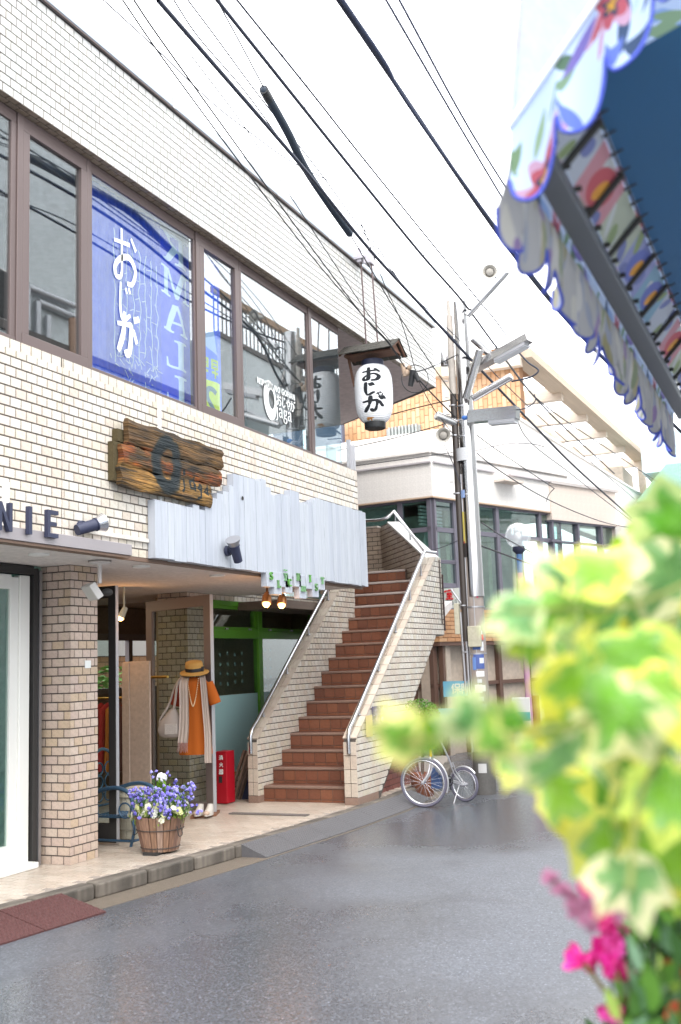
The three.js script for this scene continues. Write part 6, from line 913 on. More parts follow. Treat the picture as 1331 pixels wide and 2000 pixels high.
// ================= bicycle =================
{
  const t = thing('bicycle', 'silver bicycle with a large front and small rear wheel parked at the stair foot', 'bicycle');
  const f0 = at(830, 1577, { y: RY }), r0 = at(909, 1566, { y: RY }), tire = std(lin(0.12, 0.115, 0.16), 0.7), rim = std(lin(0.66, 0.66, 0.7), 0.25, { metalness: 0.9 }), spoke = std(lin(0.75, 0.75, 0.78), 0.25, { metalness: 0.9 });
  const wheel = (g0, R, yaw, n) => { const g = new THREE.Group(); g.name = 'wheel'; g.position.set(g0.x, RY + R, g0.z); g.rotation.y = yaw; t.add(g); const T1 = new THREE.TorusGeometry(R - 0.016, 0.0165, 10, 64); obj('tyre', T1, tire, g); obj('rim', new THREE.TorusGeometry(R - 0.038, 0.0125, 8, 64), rim, g); const sp = []; for (let i = 0; i < n; i++) { const a = i / n * 6.2832, b = a + (i % 2 ? 0.5 : -0.5), z = i % 4 < 2 ? 0.025 : -0.025; sp.push(rod(V(Math.cos(b) * 0.025, Math.sin(b) * 0.025, z), V(Math.cos(a) * (R - 0.04), Math.sin(a) * (R - 0.04), 0), 0.0016, 0.0016, 4)); } obj('spokes', sp, spoke, g); const h = new THREE.CylinderGeometry(0.022, 0.022, 0.08, 14); h.rotateX(Math.PI / 2); obj('hub', h, rim, g); return g; };
  const RF = 0.30, RR = 0.212, yaw = -0.30; f0.z -= 0.0; wheel(f0, RF, 0.05, 28); wheel(r0, RR, yaw, 24);
  const F = V(f0.x, RY + RF, f0.z), Rr = V(r0.x, RY + RR, r0.z), q = (px, py, k) => at(px, py, { z: F.z + (Rr.z - F.z) * k });
  const fr = std(lin(0.6, 0.6, 0.63), 0.3, { metalness: 0.7 }), ye = std(lin(0.7, 0.42, 0.02), 0.4), bk = M.black;
  const crown = q(842, 1478, 0.15);
  for (const d of [-0.045, 0.045]) obj('fork', [tube([F.clone().add(V(0, 0, d)), q(838, 1512, 0.05).add(V(0, 0, d)), q(842, 1495, 0.12).add(V(0, 0, d)), crown.clone().add(V(0, 0, d * 0.6))], 0.011, 30, 8)], fr, t);
  obj('stem', [rod(crown, q(838, 1432, 0.18), 0.017), rod(q(838, 1440, 0.18), q(836, 1420, 0.18), 0.013)], ye, t);
  obj('handlebar', [tube([q(826, 1428, 0.0), q(829, 1414, 0.1), q(836, 1418, 0.18), q(846, 1440, 0.3), q(848, 1462, 0.34)], 0.012, 30, 8)], ye, t); obj('grip', [tube([q(833, 1418, 0.14), q(837, 1404, 0.1), q(843, 1396, 0.05)], 0.016, 12, 8)], bk, t);
  const bb = q(880, 1524, 0.7); obj('frame', [tube([crown.clone().lerp(q(838, 1432, 0.18), 0.2), q(855, 1505, 0.4), bb], 0.017, 20, 9), tube([q(854, 1418, 0.5), q(857, 1440, 0.55), q(866, 1458, 0.6), q(884, 1498, 0.8)], 0.012, 24, 8)], fr, t);
  for (const d of [-0.05, 0.05]) obj('stay', [tube([q(882, 1490, 0.8).add(V(0, 0, d)), q(890, 1510, 0.9).add(V(0, 0, d)), Rr.clone().add(V(0, 0, d))], 0.009, 16, 7), tube([bb.clone().add(V(0, 0, d)), Rr.clone().add(V(0, 0, d))], 0.008, 8, 6)], fr, t);
  obj('chain_wheel', [(() => { const g = new THREE.TorusGeometry(0.06, 0.008, 6, 24); g.rotateY(yaw); g.translate(bb.x, bb.y, bb.z + 0.06); return g; })(), rod(bb.clone().add(V(0, 0, 0.07)), bb.clone().add(V(0.03, -0.11, 0.08)), 0.008), rod(bb.clone().add(V(-0.02, 0, 0.05)), bb.clone().add(V(0.02, 0, 0.07)), 0.03)], bk, t);
  obj('basket', [bx(q(842, 1520, 0.5).x, q(842, 1540, 0.5).y, q(842, 1520, 0.5).z - 0.1, q(858, 1500, 0.5).x, q(842, 1500, 0.5).y, q(842, 1520, 0.5).z)], std(lin(0.04, 0.08, 0.2), 0.5), t);
  obj('mudguard', [(() => { const g = new THREE.TorusGeometry(RR + 0.012, 0.012, 5, 24, 2.0); g.scale(1, 1, 1.6); g.rotateZ(0.7); g.rotateY(yaw); g.translate(Rr.x, Rr.y, Rr.z); return g; })(), (() => { const g = new THREE.TorusGeometry(RF + 0.012, 0.012, 5, 30, 1.5); g.rotateZ(-0.4); g.rotateY(0.05); g.translate(F.x, F.y, F.z); return g; })()], fr, t);
  obj('kickstand', [rod(Rr.clone().add(V(-0.05, 0, 0.05)), V(Rr.x - 0.1, RY, Rr.z + 0.16), 0.007)], fr, t);
}
// ================= clipped bush =================
{
  const c = at(820, 1396, { z: -13.55 }), t = thing('clipped_bush', 'small rounded clipped green bush behind the bicycle handlebars', 'bush', [c.x, 0, c.z]);
  const lv = [], cols = []; const g0 = new THREE.CircleGeometry(0.016, 4); g0.scale(1, 0.6, 1);
  for (let i = 0; i < 2600; i++) { const v = V(rr(-1, 1), rr(-1, 1), rr(-1, 1)); if (v.length() > 1 || v.length() < 0.25) { i--; continue; } const l = 0.24 * (1 + 0.12 * vn(v.x * 0.5 + 0.5, v.y * 0.5 + 0.5, 5, 4)); const g = g0.clone(); g.rotateX(rr(-1.5, 1.5)); g.rotateY(rr(0, 6.28)); g.translate(v.x * l * 1.1, c.y + v.y * l * 0.82, v.z * l); const k = rr(0.7, 1.3), a = new Float32Array(g.attributes.position.count * 3); for (let j = 0; j < a.length; j += 3) a.set([0.10 * k, 0.26 * k, 0.02 * k], j); g.setAttribute('color', new THREE.BufferAttribute(a, 3)); lv.push(fix(g)); }
  obj('foliage', [mergeGeometries(lv)], new THREE.MeshPhysicalMaterial({ vertexColors: true, roughness: 0.6, transmission: 0.3, thickness: 0, side: THREE.DoubleSide }), t).userData.kind = 'stuff';
  obj('trunk', [tube([V(0, 0.1, 0), V(0.02, 0.5, 0.01), V(0, c.y - 0.1, 0)], 0.02, 12, 7)], grain(lin(0.12, 0.08, 0.05), 0.9), t); obj('pot', [lathe([[0, RY], [0.14, RY], [0.17, 0.18], [0.15, 0.18], [0.14, 0.14], [0, 0.14]], V(0, 0, 0), 22)], grain(lin(0.25, 0.09, 0.05), 0.8), t);
}
// ================= flowered awning overhead =================
{
  const t = thing('awning', 'flower printed scalloped awning with a dark blue underside overhead at the right', 'awning');
  const N = 1024, c = document.createElement('canvas'); c.width = c.height = N; const g = c.getContext('2d'); g.fillStyle = '#e3e9f4'; g.fillRect(0, 0, N, N);
  const blob = (x, y, r, col, n = 5, w = 0.28, rot = 0) => { g.fillStyle = col; g.beginPath(); for (let i = 0; i <= 60; i++) { const a = i / 60 * 6.2832, q = r * (1 - w + w * Math.cos(a * n + rot)); g.lineTo(x + q * Math.cos(a), y + q * Math.sin(a)); } g.fill(); };
  const leaf = (x, y, l, a, col) => { g.save(); g.translate(x, y); g.rotate(a); g.fillStyle = col; g.beginPath(); g.moveTo(0, 0); g.quadraticCurveTo(l * 0.3, l * 0.5, 0, l); g.quadraticCurveTo(-l * 0.3, l * 0.5, 0, 0); g.fill(); g.restore(); };
  for (let i = 0; i < 26; i++) { g.fillStyle = pick(['#b9c9ea', '#cdd9f0', '#a9bfe4']); g.beginPath(); g.ellipse(rnd() * N, rnd() * N, rr(30, 120), rr(16, 50), rnd() * 3, 0, 7); g.fill(); }
  for (let i = 0; i < 46; i++) leaf(rnd() * N, rnd() * N, rr(90, 230), rnd() * 6.28, pick(['#8aa277', '#7c9463', '#a3b884', '#2c4a6a', '#5d7a58']));
  for (const [x, y, r] of [[210, 260, 120], [640, 180, 100], [860, 560, 130], [400, 640, 120], [120, 840, 105], [690, 900, 110]]) { blob(x, y, r, '#dfa5b2', 6); blob(x, y, r * 0.7, '#c9525c', 6, 0.22, 1); blob(x, y, r * 0.38, '#25304f', 5); blob(x, y, r * 0.2, '#e9a02c', 5); }
  for (let i = 0; i < 16; i++) leaf(rnd() * N, rnd() * N, rr(120, 210), rnd() * 6.28, pick(['#8670b0', '#9a88c4', '#6c7fcf']));
  const tx = new THREE.CanvasTexture(c); tx.colorSpace = THREE.SRGBColorSpace; tx.wrapS = tx.wrapT = THREE.RepeatWrapping; tx.repeat.set(1.1, 1.1);
  const fab = new THREE.MeshPhysicalMaterial({ map: tx, color: lin(0.50, 0.60, 0.76), roughness: 0.9, transmission: 0.22, thickness: 0, side: THREE.DoubleSide }), dull = new THREE.MeshPhysicalMaterial({ map: tx, color: lin(0.85, 0.82, 0.82), roughness: 0.95, transmission: 0.3, thickness: 0, side: THREE.DoubleSide }), pip = std(lin(0.04, 0.07, 0.45), 0.7), navy = new THREE.MeshPhysicalMaterial({ color: lin(0.015, 0.10, 0.22), roughness: 0.95, transmission: 0.3, thickness: 0, side: THREE.DoubleSide }), bar = std(lin(0.16, 0.17, 0.19), 0.45, { metalness: 0.4 });
  const c3 = document.createElement('canvas'); c3.width = c3.height = 512; const g3 = c3.getContext('2d'); g3.fillStyle = '#a3a3a6'; g3.fillRect(0, 0, 512, 512);
  for (let i = 0; i < 70; i++) { g3.fillStyle = pick(['#8f8b6c', '#b4b3b3', '#8e94a6', '#7f8a70', '#a09a80', '#b9b7b2', '#8a8a90']); g3.beginPath(); g3.ellipse(rnd() * 512, rnd() * 512, rr(8, 26), rr(40, 120), rr(-0.3, 0.3), 0, 7); g3.fill(); }
  for (let i = 0; i < 9; i++) { g3.fillStyle = pick(['#a86a74', '#84709c', '#a57a80']); g3.beginPath(); g3.ellipse(rnd() * 512, rnd() * 512, rr(8, 20), rr(20, 60), rr(-0.3, 0.3), 0, 7); g3.fill(); }
  const tx3 = new THREE.CanvasTexture(c3); tx3.colorSpace = THREE.SRGBColorSpace; tx3.wrapS = tx3.wrapT = THREE.RepeatWrapping; tx3.repeat.set(1.6, 1.6);
  const rev = new THREE.MeshPhysicalMaterial({ map: tx3, color: lin(0.8, 0.8, 0.8), roughness: 0.95, transmission: 0.2, thickness: 0, side: THREE.DoubleSide });
  // hanging edge with scallops along a line; P(f) top point, down length, count
  const skirt = (name, A, B, top, drop, n, off, mat) => {
    const K = 12, tot = n * K, pos = [], uv = [], edge = [], dir = B.clone().sub(A), L = dir.length(), out = off.clone();
    const pt = (i, j) => { const f = i / tot, k = (i % K) / K, base = A.clone().addScaledVector(dir, f), hang = top + (drop - top) * (0), d = drop * (0.56 + 0.52 * Math.pow(Math.sin(Math.PI * Math.min(0.999, Math.max(0.001, k))), 0.5) * 0.85), y = -j * d, w = 0.018 * Math.sin(f * L * 34 + 1) * j + 0.01 * Math.sin(f * L * 13) * j; return base.addScaledVector(out, w + 0.02 * j * j).add(V(0, y, 0)); };
    const put = (p, i, j) => { pos.push(p.x, p.y, p.z); uv.push(i / tot * L, 0.4 - j * 0.25); };
    for (let i = 0; i < tot; i++) for (let j = 0; j < 4; j++) for (const [a, b] of [[i, j], [i, j + 1], [i + 1, j + 1], [i, j], [i + 1, j + 1], [i + 1, j]]) put(pt(a, b / 4), a, b / 4);
    const ge = new THREE.BufferGeometry(); ge.setAttribute('position', new THREE.Float32BufferAttribute(pos, 3)); ge.setAttribute('uv', new THREE.Float32BufferAttribute(uv, 2)); ge.computeVertexNormals(); obj(name, fix(smooth(ge)), mat, t);
    for (let i = 0; i <= tot; i++) edge.push(pt(i, 1)); obj('piping', [tube(edge, 0.0045, tot * 2, 5)], pip, t);
  };
  const zn = -2.12, zf = -5.05;
  skirt('front_valance', V(-0.505, 2.735, zn), V(-0.505, 2.735, zf), 0, 0.185, 20, V(-1, 0, 0), rev);
  skirt('side_valance', V(-0.50, 2.80, zn), V(0.25, 3.66, zn), 0, 0.235, 7, V(0, 0, 1), fab);
  const sheet = (name, pts, mat, sc = 1) => { const ge = new THREE.BufferGeometry(), pos = [], uv = []; for (let i = 1; i + 1 < pts.length; i++) for (const p of [pts[0], pts[i], pts[i + 1]]) { pos.push(p.x, p.y, p.z); uv.push((p.x + p.z) * sc, p.y * sc + p.x * 0.3); } ge.setAttribute('position', new THREE.Float32BufferAttribute(pos, 3)); ge.setAttribute('uv', new THREE.Float32BufferAttribute(uv, 2)); ge.computeVertexNormals(); return obj(name, fix(ge), mat, t); };
  const pale = new THREE.MeshPhysicalMaterial({ map: withRep(T.speck, 3), bumpMap: withRep(T.patch, 2), bumpScale: 0.01, color: lin(0.60, 0.66, 0.76), roughness: 0.9, transmission: 0.35, thickness: 0, side: THREE.DoubleSide });
  sheet('side_panel', [V(-0.505, 2.79, zn - 0.004), V(0.3, 3.72, zn - 0.004), V(0.3, 4.1, zn), V(-0.36, 3.62, zn), V(-0.445, 3.2, zn), V(-0.495, 2.9, zn)], pale, 0.25);
  obj('seam', [rod(V(-0.503, 2.80, zn + 0.004), V(0.28, 3.70, zn + 0.004), 0.007, 0.007, 6)], std(lin(0.7, 0.74, 0.82), 0.8), t);
  sheet('front_sheet', [V(-0.505, 2.735, zn), V(-0.505, 2.735, zf), V(-0.44, 3.2, zf), V(-0.445, 3.2, zn)], fab); sheet('top_sheet', [V(-0.445, 3.2, zn), V(-0.44, 3.2, zf), V(0.9, 4.3, zf), V(0.9, 4.3, zn)], fab);
  obj('frame_bar', [bx(-0.485, 2.735, zn - 0.01, -0.425, 2.775, zf, 0.004)], bar, t);
  const c4 = document.createElement('canvas'); c4.width = 1024; c4.height = 256; const g4 = c4.getContext('2d');
  ['#b9bcc4', '#c98a92', '#b3b7a0', '#8f93bd', '#7fa3b6'].forEach((bg, i) => { const x = i * 205; g4.fillStyle = bg; g4.fillRect(x, 0, 205, 256); for (let k = 0; k < 4; k++) { g4.fillStyle = pick(['#8a9a68', '#a8a9b0', '#6f76a8', '#c8c9c6']); g4.beginPath(); g4.ellipse(x + rr(20, 185), rr(0, 256), rr(12, 30), rr(50, 110), rr(-0.4, 0.4), 0, 7); g4.fill(); } if (i % 2 || i === 4) { g4.fillStyle = i === 1 ? '#c4505a' : '#5f6ab0'; g4.beginPath(); g4.ellipse(x + 105, 128, 60, 110, 0.2, 0, 7); g4.fill(); g4.fillStyle = '#e39a2e'; g4.beginPath(); g4.ellipse(x + 108, 140, 20, 66, 0.2, 0, 7); g4.fill(); } });
  const tx4 = new THREE.CanvasTexture(c4); tx4.colorSpace = THREE.SRGBColorSpace; tx4.wrapS = tx4.wrapT = THREE.RepeatWrapping;
  const ip = sheet('inner_print', [V(-0.425, 2.775, zn - 0.02), V(-0.425, 2.775, zf), V(-0.345, 2.875, zf), V(-0.345, 2.875, zn - 0.02)], new THREE.MeshPhysicalMaterial({ map: tx4, roughness: 0.95, transmission: 0.3, thickness: 0, side: THREE.DoubleSide }));
  { const p = ip.geometry.attributes.position, uv = ip.geometry.attributes.uv; for (let i = 0; i < p.count; i++) uv.setXY(i, -(p.getZ(i) - zn) / 1.5, (p.getY(i) - 2.775) / 0.1); }
  for (let z = zn - 0.18; z > zf; z -= 0.3) obj('rib', [beam(V(-0.428, 2.768, z), V(-0.335, 2.868, z - 0.015), 0.022, 0.012)], M.dark, t);
  sheet('lining', [V(-0.335, 2.88, zn - 0.02), V(-0.335, 2.88, zf), V(0.9, 3.28, zf), V(0.9, 3.28, zn - 0.02)], navy);
  for (let z = zn - 0.06, i = 0; z > zf; z -= 0.105, i++) obj('hook', [rod(V(-0.345, 2.866, z), V(-0.315, 2.882, z - 0.012), 0.0045, 0.002, 5), rod(V(-0.335, 2.862, z), V(-0.335, 2.862, z - 0.1), 0.004, 0.004, 5)], M.dark, t);
  for (let z = zn - 0.05; z > zf; z -= 0.13) obj('eyelet', [rod(V(-0.43, 2.77, z), V(-0.41, 2.772, z - 0.004), 0.007, 0.007, 6)], M.dark, t);
}
// ================= variegated ivy close to the lens =================
{
  const t = thing('variegated_ivy', 'cream and green variegated ivy trailing close to the lens at the right', 'ivy');
  const half = [[0, 1.0], [0.15, 0.82], [0.25, 0.69], [0.42, 0.67], [0.58, 0.66], [0.54, 0.50], [0.53, 0.36], [0.58, 0.20], [0.60, 0.03], [0.47, -0.05], [0.31, -0.11], [0.14, -0.17], [0.0, -0.06]];
  const out = [...half.slice(0, -1), ...half.slice(1).reverse().map(([x, y]) => [-x, y])]; // closed outline
  const leafGeo = (v) => {
    const pos = [], col = [], n = out.length, cream = [[0.72, 0.72, 0.34], [0.70, 0.70, 0.12], [0.74, 0.72, 0.42]][v % 3], green = [[0.14, 0.38, 0.012], [0.22, 0.46, 0.015], [0.13, 0.32, 0.09]][v % 3], sage = [0.28, 0.45, 0.17];
    const bend = (x, y) => [x, y - 0.35, -(0.30 + 0.1 * v) * x * x - (0.22 + 0.08 * (v % 3)) * (y - 0.2) * (y - 0.2) + 0.07 * Math.sin(x * 7 + v) + 0.05 * Math.sin(y * 8 + v * 2)];
    const ring = (s) => out.map(([x, y], i) => { const k = s === 1 ? 1 : s * (0.62 + 0.66 * hash(i, v, 17)); return [x * k, 0.22 + (y - 0.22) * k]; });
    const R1 = ring(0.36), R2 = ring(v % 2 ? 0.80 : 0.68), R3 = ring(1);
    const tri = (a, b, c, ca, cb, cc) => { for (const [p, q] of [[a, ca], [b, cb], [c, cc]]) { pos.push(...bend(...p)); col.push(...q); } };
    for (let i = 0; i < n; i++) { const j = (i + 1) % n, sg = i % 3 ? green : sage; tri([0, 0.22], R1[i], R1[j], sg, green, green); tri(R1[i], R2[i], R2[j], green, sg, sage); tri(R1[i], R2[j], R1[j], green, sage, green); tri(R2[i], R3[i], R3[j], cream, cream, cream); tri(R2[i], R3[j], R2[j], cream, cream, cream); }
    const g = new THREE.BufferGeometry(); g.setAttribute('position', new THREE.Float32BufferAttribute(pos, 3)); g.setAttribute('color', new THREE.Float32BufferAttribute(col, 3)); g.computeVertexNormals(); return fix(g);
  };
  const geos = [0, 1, 2, 3, 4, 5].map(leafGeo);
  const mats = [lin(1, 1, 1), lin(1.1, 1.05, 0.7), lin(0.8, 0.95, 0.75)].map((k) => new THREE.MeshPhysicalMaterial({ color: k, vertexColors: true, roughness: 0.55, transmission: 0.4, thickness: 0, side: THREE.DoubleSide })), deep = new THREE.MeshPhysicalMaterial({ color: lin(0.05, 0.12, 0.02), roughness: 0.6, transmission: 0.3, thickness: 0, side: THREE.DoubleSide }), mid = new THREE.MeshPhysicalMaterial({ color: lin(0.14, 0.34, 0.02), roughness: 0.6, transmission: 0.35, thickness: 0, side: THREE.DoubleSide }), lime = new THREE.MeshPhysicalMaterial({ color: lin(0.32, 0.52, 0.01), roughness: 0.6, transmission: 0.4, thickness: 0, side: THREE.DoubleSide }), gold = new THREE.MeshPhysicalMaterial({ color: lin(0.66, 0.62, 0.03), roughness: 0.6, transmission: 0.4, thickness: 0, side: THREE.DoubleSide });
  const leaf = (px, py, d, s, rot, mat, tiltX = rr(-0.9, 0.7), tiltY = rr(-0.9, 0.9)) => { const r = rayOf(px, py).normalize(), p = EYE.clone().addScaledVector(r, d); const m = new THREE.Mesh(pick(geos), mat); m.name = 'leaf'; m.position.copy(p); m.quaternion.copy(camera.quaternion).multiply(new THREE.Quaternion().setFromEuler(new THREE.Euler(tiltX, tiltY, rot))); m.scale.setScalar(s); m.castShadow = m.receiveShadow = true; t.add(m); return p; };
  const S = 0.064, D = () => Math.PI + rr(-0.9, 0.9);
  // trailing sprays placed leaf by leaf: px, py, turn, size
  const arms = [[768, 1438, 1.5, 0.8], [832, 1450, 1.5, 0.75], [915, 1400, 0.4, 0.8], [950, 1445, 2.6, 0.8], [985, 1420, 0.4, 0.75], [1020, 1485, 3.3, 0.8], [1095, 1500, 3.2, 1.1], [1000, 1190, 1.6, 0.9], [1060, 1180, 0.6, 0.9], [1110, 1240, 2.9], [1035, 1245, 2.2, 0.75], [1140, 1160, 0.3], [1165, 1100, 1.2], [1090, 1120, 1.6, 0.9], [1085, 1335, 3.0, 0.85], [1130, 1320, 3.6, 1.2], [1180, 1240, 2.4, 1.2], [1250, 1180, 0.2, 1.2], [1240, 1290, 3.1, 1.3], [1310, 1110, 0.8, 1.2], [1315, 1010, 0.4, 1.1], [1290, 1360, 3.5, 1.2], [1200, 1400, 2.6, 1.2], [1120, 1420, 3.9, 1.1], [1270, 1460, 3.0, 1.3], [1200, 1520, 3.4, 1.1], [1310, 1560, 2.7, 1.2], [1240, 1600, 3.2, 1.3], [1190, 1640, 3.4, 1.1], [1300, 1680, 3.1, 1.3], [1235, 1720, 3.3, 1.0], [1085, 1555, 3.2, 1.0]];
  for (const [px, py, rot, k = 1] of arms) { const d = px < 960 ? rr(0.86, 0.98) : rr(1.05, 1.4); leaf(px, py, d, S * k * d, rot, pick(mats)); }
  for (let i = 0; i < 46; i++) { // body of the plant
    const y = rr(1000, 1720), edge = y < 1120 ? 1330 - (y - 1000) * 1.3 : y < 1460 ? 1150 : 1120 + (y - 1460) * 0.36, x = rr(edge + 20, 1460), d = rr(1.3, 1.9); leaf(x, y, d, S * d * rr(0.8, 1.25), D(), pick([...mats, ...mats, gold, lime, lime, mats[2], mid, mid]));
  }
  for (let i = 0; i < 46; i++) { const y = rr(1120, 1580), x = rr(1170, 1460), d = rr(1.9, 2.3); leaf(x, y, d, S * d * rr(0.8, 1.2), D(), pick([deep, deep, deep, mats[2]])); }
  const q = (px, py, d) => EYE.clone().addScaledVector(rayOf(px, py).normalize(), d);
  obj('stem', [tube([q(1450, 1120, 1.4), q(1280, 1330, 1.2), q(1100, 1420, 1.05), q(900, 1440, 0.95), q(780, 1450, 0.9)], 0.0028, 40, 6), tube([q(1450, 1080, 1.4), q(1240, 1180, 1.2), q(1080, 1190, 1.1), q(1000, 1195, 1.05)], 0.0026, 30, 6), tube([q(1420, 1150, 1.4), q(1330, 1400, 1.25), q(1250, 1560, 1.15), q(1230, 1740, 1.1)], 0.003, 30, 6)], std(lin(0.2, 0.22, 0.05), 0.7), t);
}
// ================= pink flowered shrub =================
{
  const t = thing('pink_flower_shrub', 'leafy shrub with magenta flowers at the lower right corner', 'flowering shrub'), q = (px, py, d) => EYE.clone().addScaledVector(rayOf(px, py).normalize(), d);
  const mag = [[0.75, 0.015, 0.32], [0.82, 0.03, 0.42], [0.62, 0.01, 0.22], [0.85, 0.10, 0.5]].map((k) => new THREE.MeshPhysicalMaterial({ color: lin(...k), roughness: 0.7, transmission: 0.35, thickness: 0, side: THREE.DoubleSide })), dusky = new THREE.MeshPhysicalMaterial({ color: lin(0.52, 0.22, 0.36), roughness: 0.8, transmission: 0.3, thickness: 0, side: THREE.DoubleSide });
  const fg = merge([0, 1, 2, 3, 4, 5].map((i) => { const s = new THREE.Shape(); s.moveTo(0, 0); s.bezierCurveTo(0.016, 0.008, 0.016, 0.028, 0, 0.034); s.bezierCurveTo(-0.016, 0.028, -0.016, 0.008, 0, 0); const g = new THREE.ShapeGeometry(s, 4); g.rotateX(-0.5 - (i % 2) * 0.45); g.rotateY(i * 1.047); return g; }));
  const fl = (px, py, d, k, m) => { const o = new THREE.Mesh(fg, m); o.name = 'flower'; o.position.copy(q(px, py, d)); o.scale.setScalar(k); o.rotation.set(rr(0.2, 1.4), rnd() * 6, rr(-0.8, 0.8)); o.castShadow = o.receiveShadow = true; t.add(o); };
  for (const [px, py, n, s] of [[1158, 1738, 5, 14], [1188, 1772, 6, 18], [1194, 1812, 8, 22], [1203, 1840, 7, 20], [1190, 1855, 6, 16], [1212, 1870, 7, 14], [1196, 1898, 6, 16], [1142, 1882, 5, 14], [1188, 1980, 4, 14]]) for (let i = 0; i < n; i++) fl(px + rr(-s, s), py + rr(-s, s), rr(1.85, 2.05), rr(0.6, 0.9), pick(mag));
  for (const [px, py] of [[1082, 1722], [1095, 1735], [1110, 1752], [1122, 1768], [1135, 1790], [1145, 1770], [1150, 1805], [1215, 1775], [1230, 1790]]) for (let i = 0; i < 3; i++) fl(px + rr(-7, 7), py + rr(-9, 9), rr(1.5, 1.6), rr(0.35, 0.5), dusky);
  const lg = (() => { const s = new THREE.Shape(); s.moveTo(0, 0); s.quadraticCurveTo(0.024, 0.02, 0, 0.062); s.quadraticCurveTo(-0.024, 0.02, 0, 0); const g = new THREE.ShapeGeometry(s, 4); const p = g.attributes.position; for (let i = 0; i < p.count; i++) p.setZ(i, -4 * p.getX(i) * p.getX(i)); g.computeVertexNormals(); return fix(g); })();
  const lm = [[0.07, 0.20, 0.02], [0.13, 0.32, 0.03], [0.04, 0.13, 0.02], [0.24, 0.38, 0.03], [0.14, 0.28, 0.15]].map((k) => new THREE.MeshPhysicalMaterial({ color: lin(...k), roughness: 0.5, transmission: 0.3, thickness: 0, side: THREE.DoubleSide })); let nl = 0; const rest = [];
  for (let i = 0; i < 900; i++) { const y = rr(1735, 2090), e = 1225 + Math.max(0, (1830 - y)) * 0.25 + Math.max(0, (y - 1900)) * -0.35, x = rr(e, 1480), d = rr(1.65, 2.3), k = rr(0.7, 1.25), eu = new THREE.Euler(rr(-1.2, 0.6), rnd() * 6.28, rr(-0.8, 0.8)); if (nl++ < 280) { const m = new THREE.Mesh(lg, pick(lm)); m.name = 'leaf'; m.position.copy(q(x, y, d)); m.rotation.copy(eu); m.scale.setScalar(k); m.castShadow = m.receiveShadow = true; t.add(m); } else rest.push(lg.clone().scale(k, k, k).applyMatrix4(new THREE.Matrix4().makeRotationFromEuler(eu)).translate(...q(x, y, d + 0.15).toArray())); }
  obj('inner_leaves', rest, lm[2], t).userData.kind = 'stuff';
  for (const [px, py] of [[1325, 1985], [1318, 1895]]) for (let i = 0; i < 3; i++) fl(px + rr(-8, 8), py + rr(-8, 8), 1.8, 0.55, new THREE.MeshPhysicalMaterial({ color: lin(0.62, 0.10, 0.04), roughness: 0.7, transmission: 0.3, thickness: 0, side: THREE.DoubleSide }));
  obj('stem', [[1188, 1772, 1230, 1960], [1158, 1738, 1215, 1860], [1142, 1882, 1225, 2010], [1196, 1898, 1225, 1990], [1085, 1722, 1215, 1830]].map(([a, b, c2, d]) => tube([q(a, b, a < 1100 ? 1.6 : 1.95), q((a + c2) / 2 + 6, (b + d) / 2, 1.95), q(c2, d, 2.0), q(1330, 2300, 2.2)], 0.004, 24, 5)), std(lin(0.16, 0.14, 0.04), 0.8), t);
  const b = q(1380, 2330, 2.3), p = thing('planter_box', 'grey planter standing below the frame under the pink shrub', 'planter'); obj('box', [bx(b.x - 0.05, RY, b.z + 0.2, b.x + 0.5, RY + 0.45, b.z - 0.5, 0.02)], grain(lin(0.3, 0.3, 0.3), 0.8), p);
}
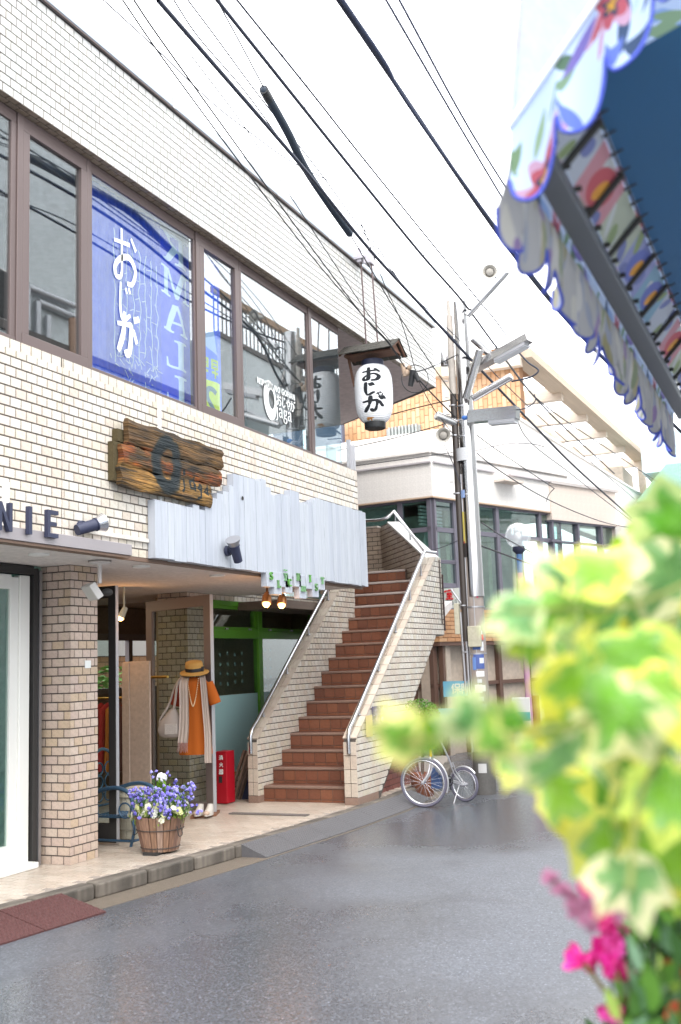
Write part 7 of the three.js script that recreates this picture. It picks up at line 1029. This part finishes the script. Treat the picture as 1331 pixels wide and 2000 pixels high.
// ================= buildings across the street (mirrored in the upstairs glass) =================
{
  const t = thing('opposite_building', 'grey rendered building across the street mirrored in the upstairs windows', 'building'), w = grain(lin(0.70, 0.735, 0.74), 0.9, 0.5), X = 1.3;
  obj('wall', [bx(X, RY, -11.5, X + 6, 7.6, -20.9), bx(X + 0.7, 7.6, -11.5, X + 6, 13.2, -20.9), bx(X, RY, -20.95, X + 6, 9.5, -29), bx(X, RY, 3, X + 6, 3.4, -11.4)], w, t);
  obj('ledge', [bx(X - 0.06, 7.6, -11.5, X + 0.75, 7.75, -20.9), bx(X - 0.05, 9.5, -20.95, X + 0.4, 9.62, -29)], grain(lin(0.14, 0.12, 0.11), 0.8), t);
  const br = std(lin(0.30, 0.17, 0.08), 0.6), bk = std(lin(0.10, 0.09, 0.09), 0.5); const rail = []; for (let z = -21; z > -28.9; z -= 0.2) rail.push(rod(V(X + 0.1, 9.62, z), V(X + 0.1, 10.6, z), 0.02, 0.02, 5));
  obj('baluster', rail, bk, t); obj('railing', [bx(X + 0.04, 10.6, -20.95, X + 0.16, 10.76, -29)], br, t);
  obj('pipe', [rod(V(X + 0.6, 7.7, -15.0), V(X + 0.6, 8.9, -15.0), 0.07), rod(V(X + 0.6, 8.9, -15.0), V(X + 0.6, 8.95, -16.4), 0.07), rod(V(X + 0.6, 7.7, -15.3), V(X + 0.6, 8.7, -15.3), 0.07), rod(V(X + 0.6, 8.7, -15.3), V(X + 0.6, 8.72, -16.5), 0.07), rod(V(X + 0.6, 7.7, -15.6), V(X + 0.6, 8.5, -15.6), 0.07)], M.alu, t); obj('drain_pipe', [rod(V(X - 0.08, RY, -15.5), V(X - 0.08, 8.3, -15.5), 0.09)], std(lin(0.36, 0.22, 0.15), 0.6), t);
  obj('outdoor_unit', [bx(X + 0.1, 7.8, -13.4, X + 0.5, 8.75, -14.4, 0.02)], M.plaster, t); obj('grille', [bx(X + 0.08, 7.85, -13.45, X + 0.1, 8.7, -14.05)], M.dark, t);
  for (const [za, zb, ya, yb] of [[-22, -23.4, 5.6, 7.9], [-24.5, -26, 5.6, 7.9], [-27, -28.2, 5.6, 7.9]]) { const o = obj('window', [bx(X - 0.05, ya, za, X, yb, zb)], std(lin(0.06, 0.09, 0.09), 0.2), t); obj('frame', [bx(X - 0.08, ya - 0.06, za + 0.06, X - 0.05, ya, zb - 0.06), bx(X - 0.08, yb, za + 0.06, X - 0.05, yb + 0.06, zb - 0.06)], M.alu, o); }
}
renderer.render(scene, camera);
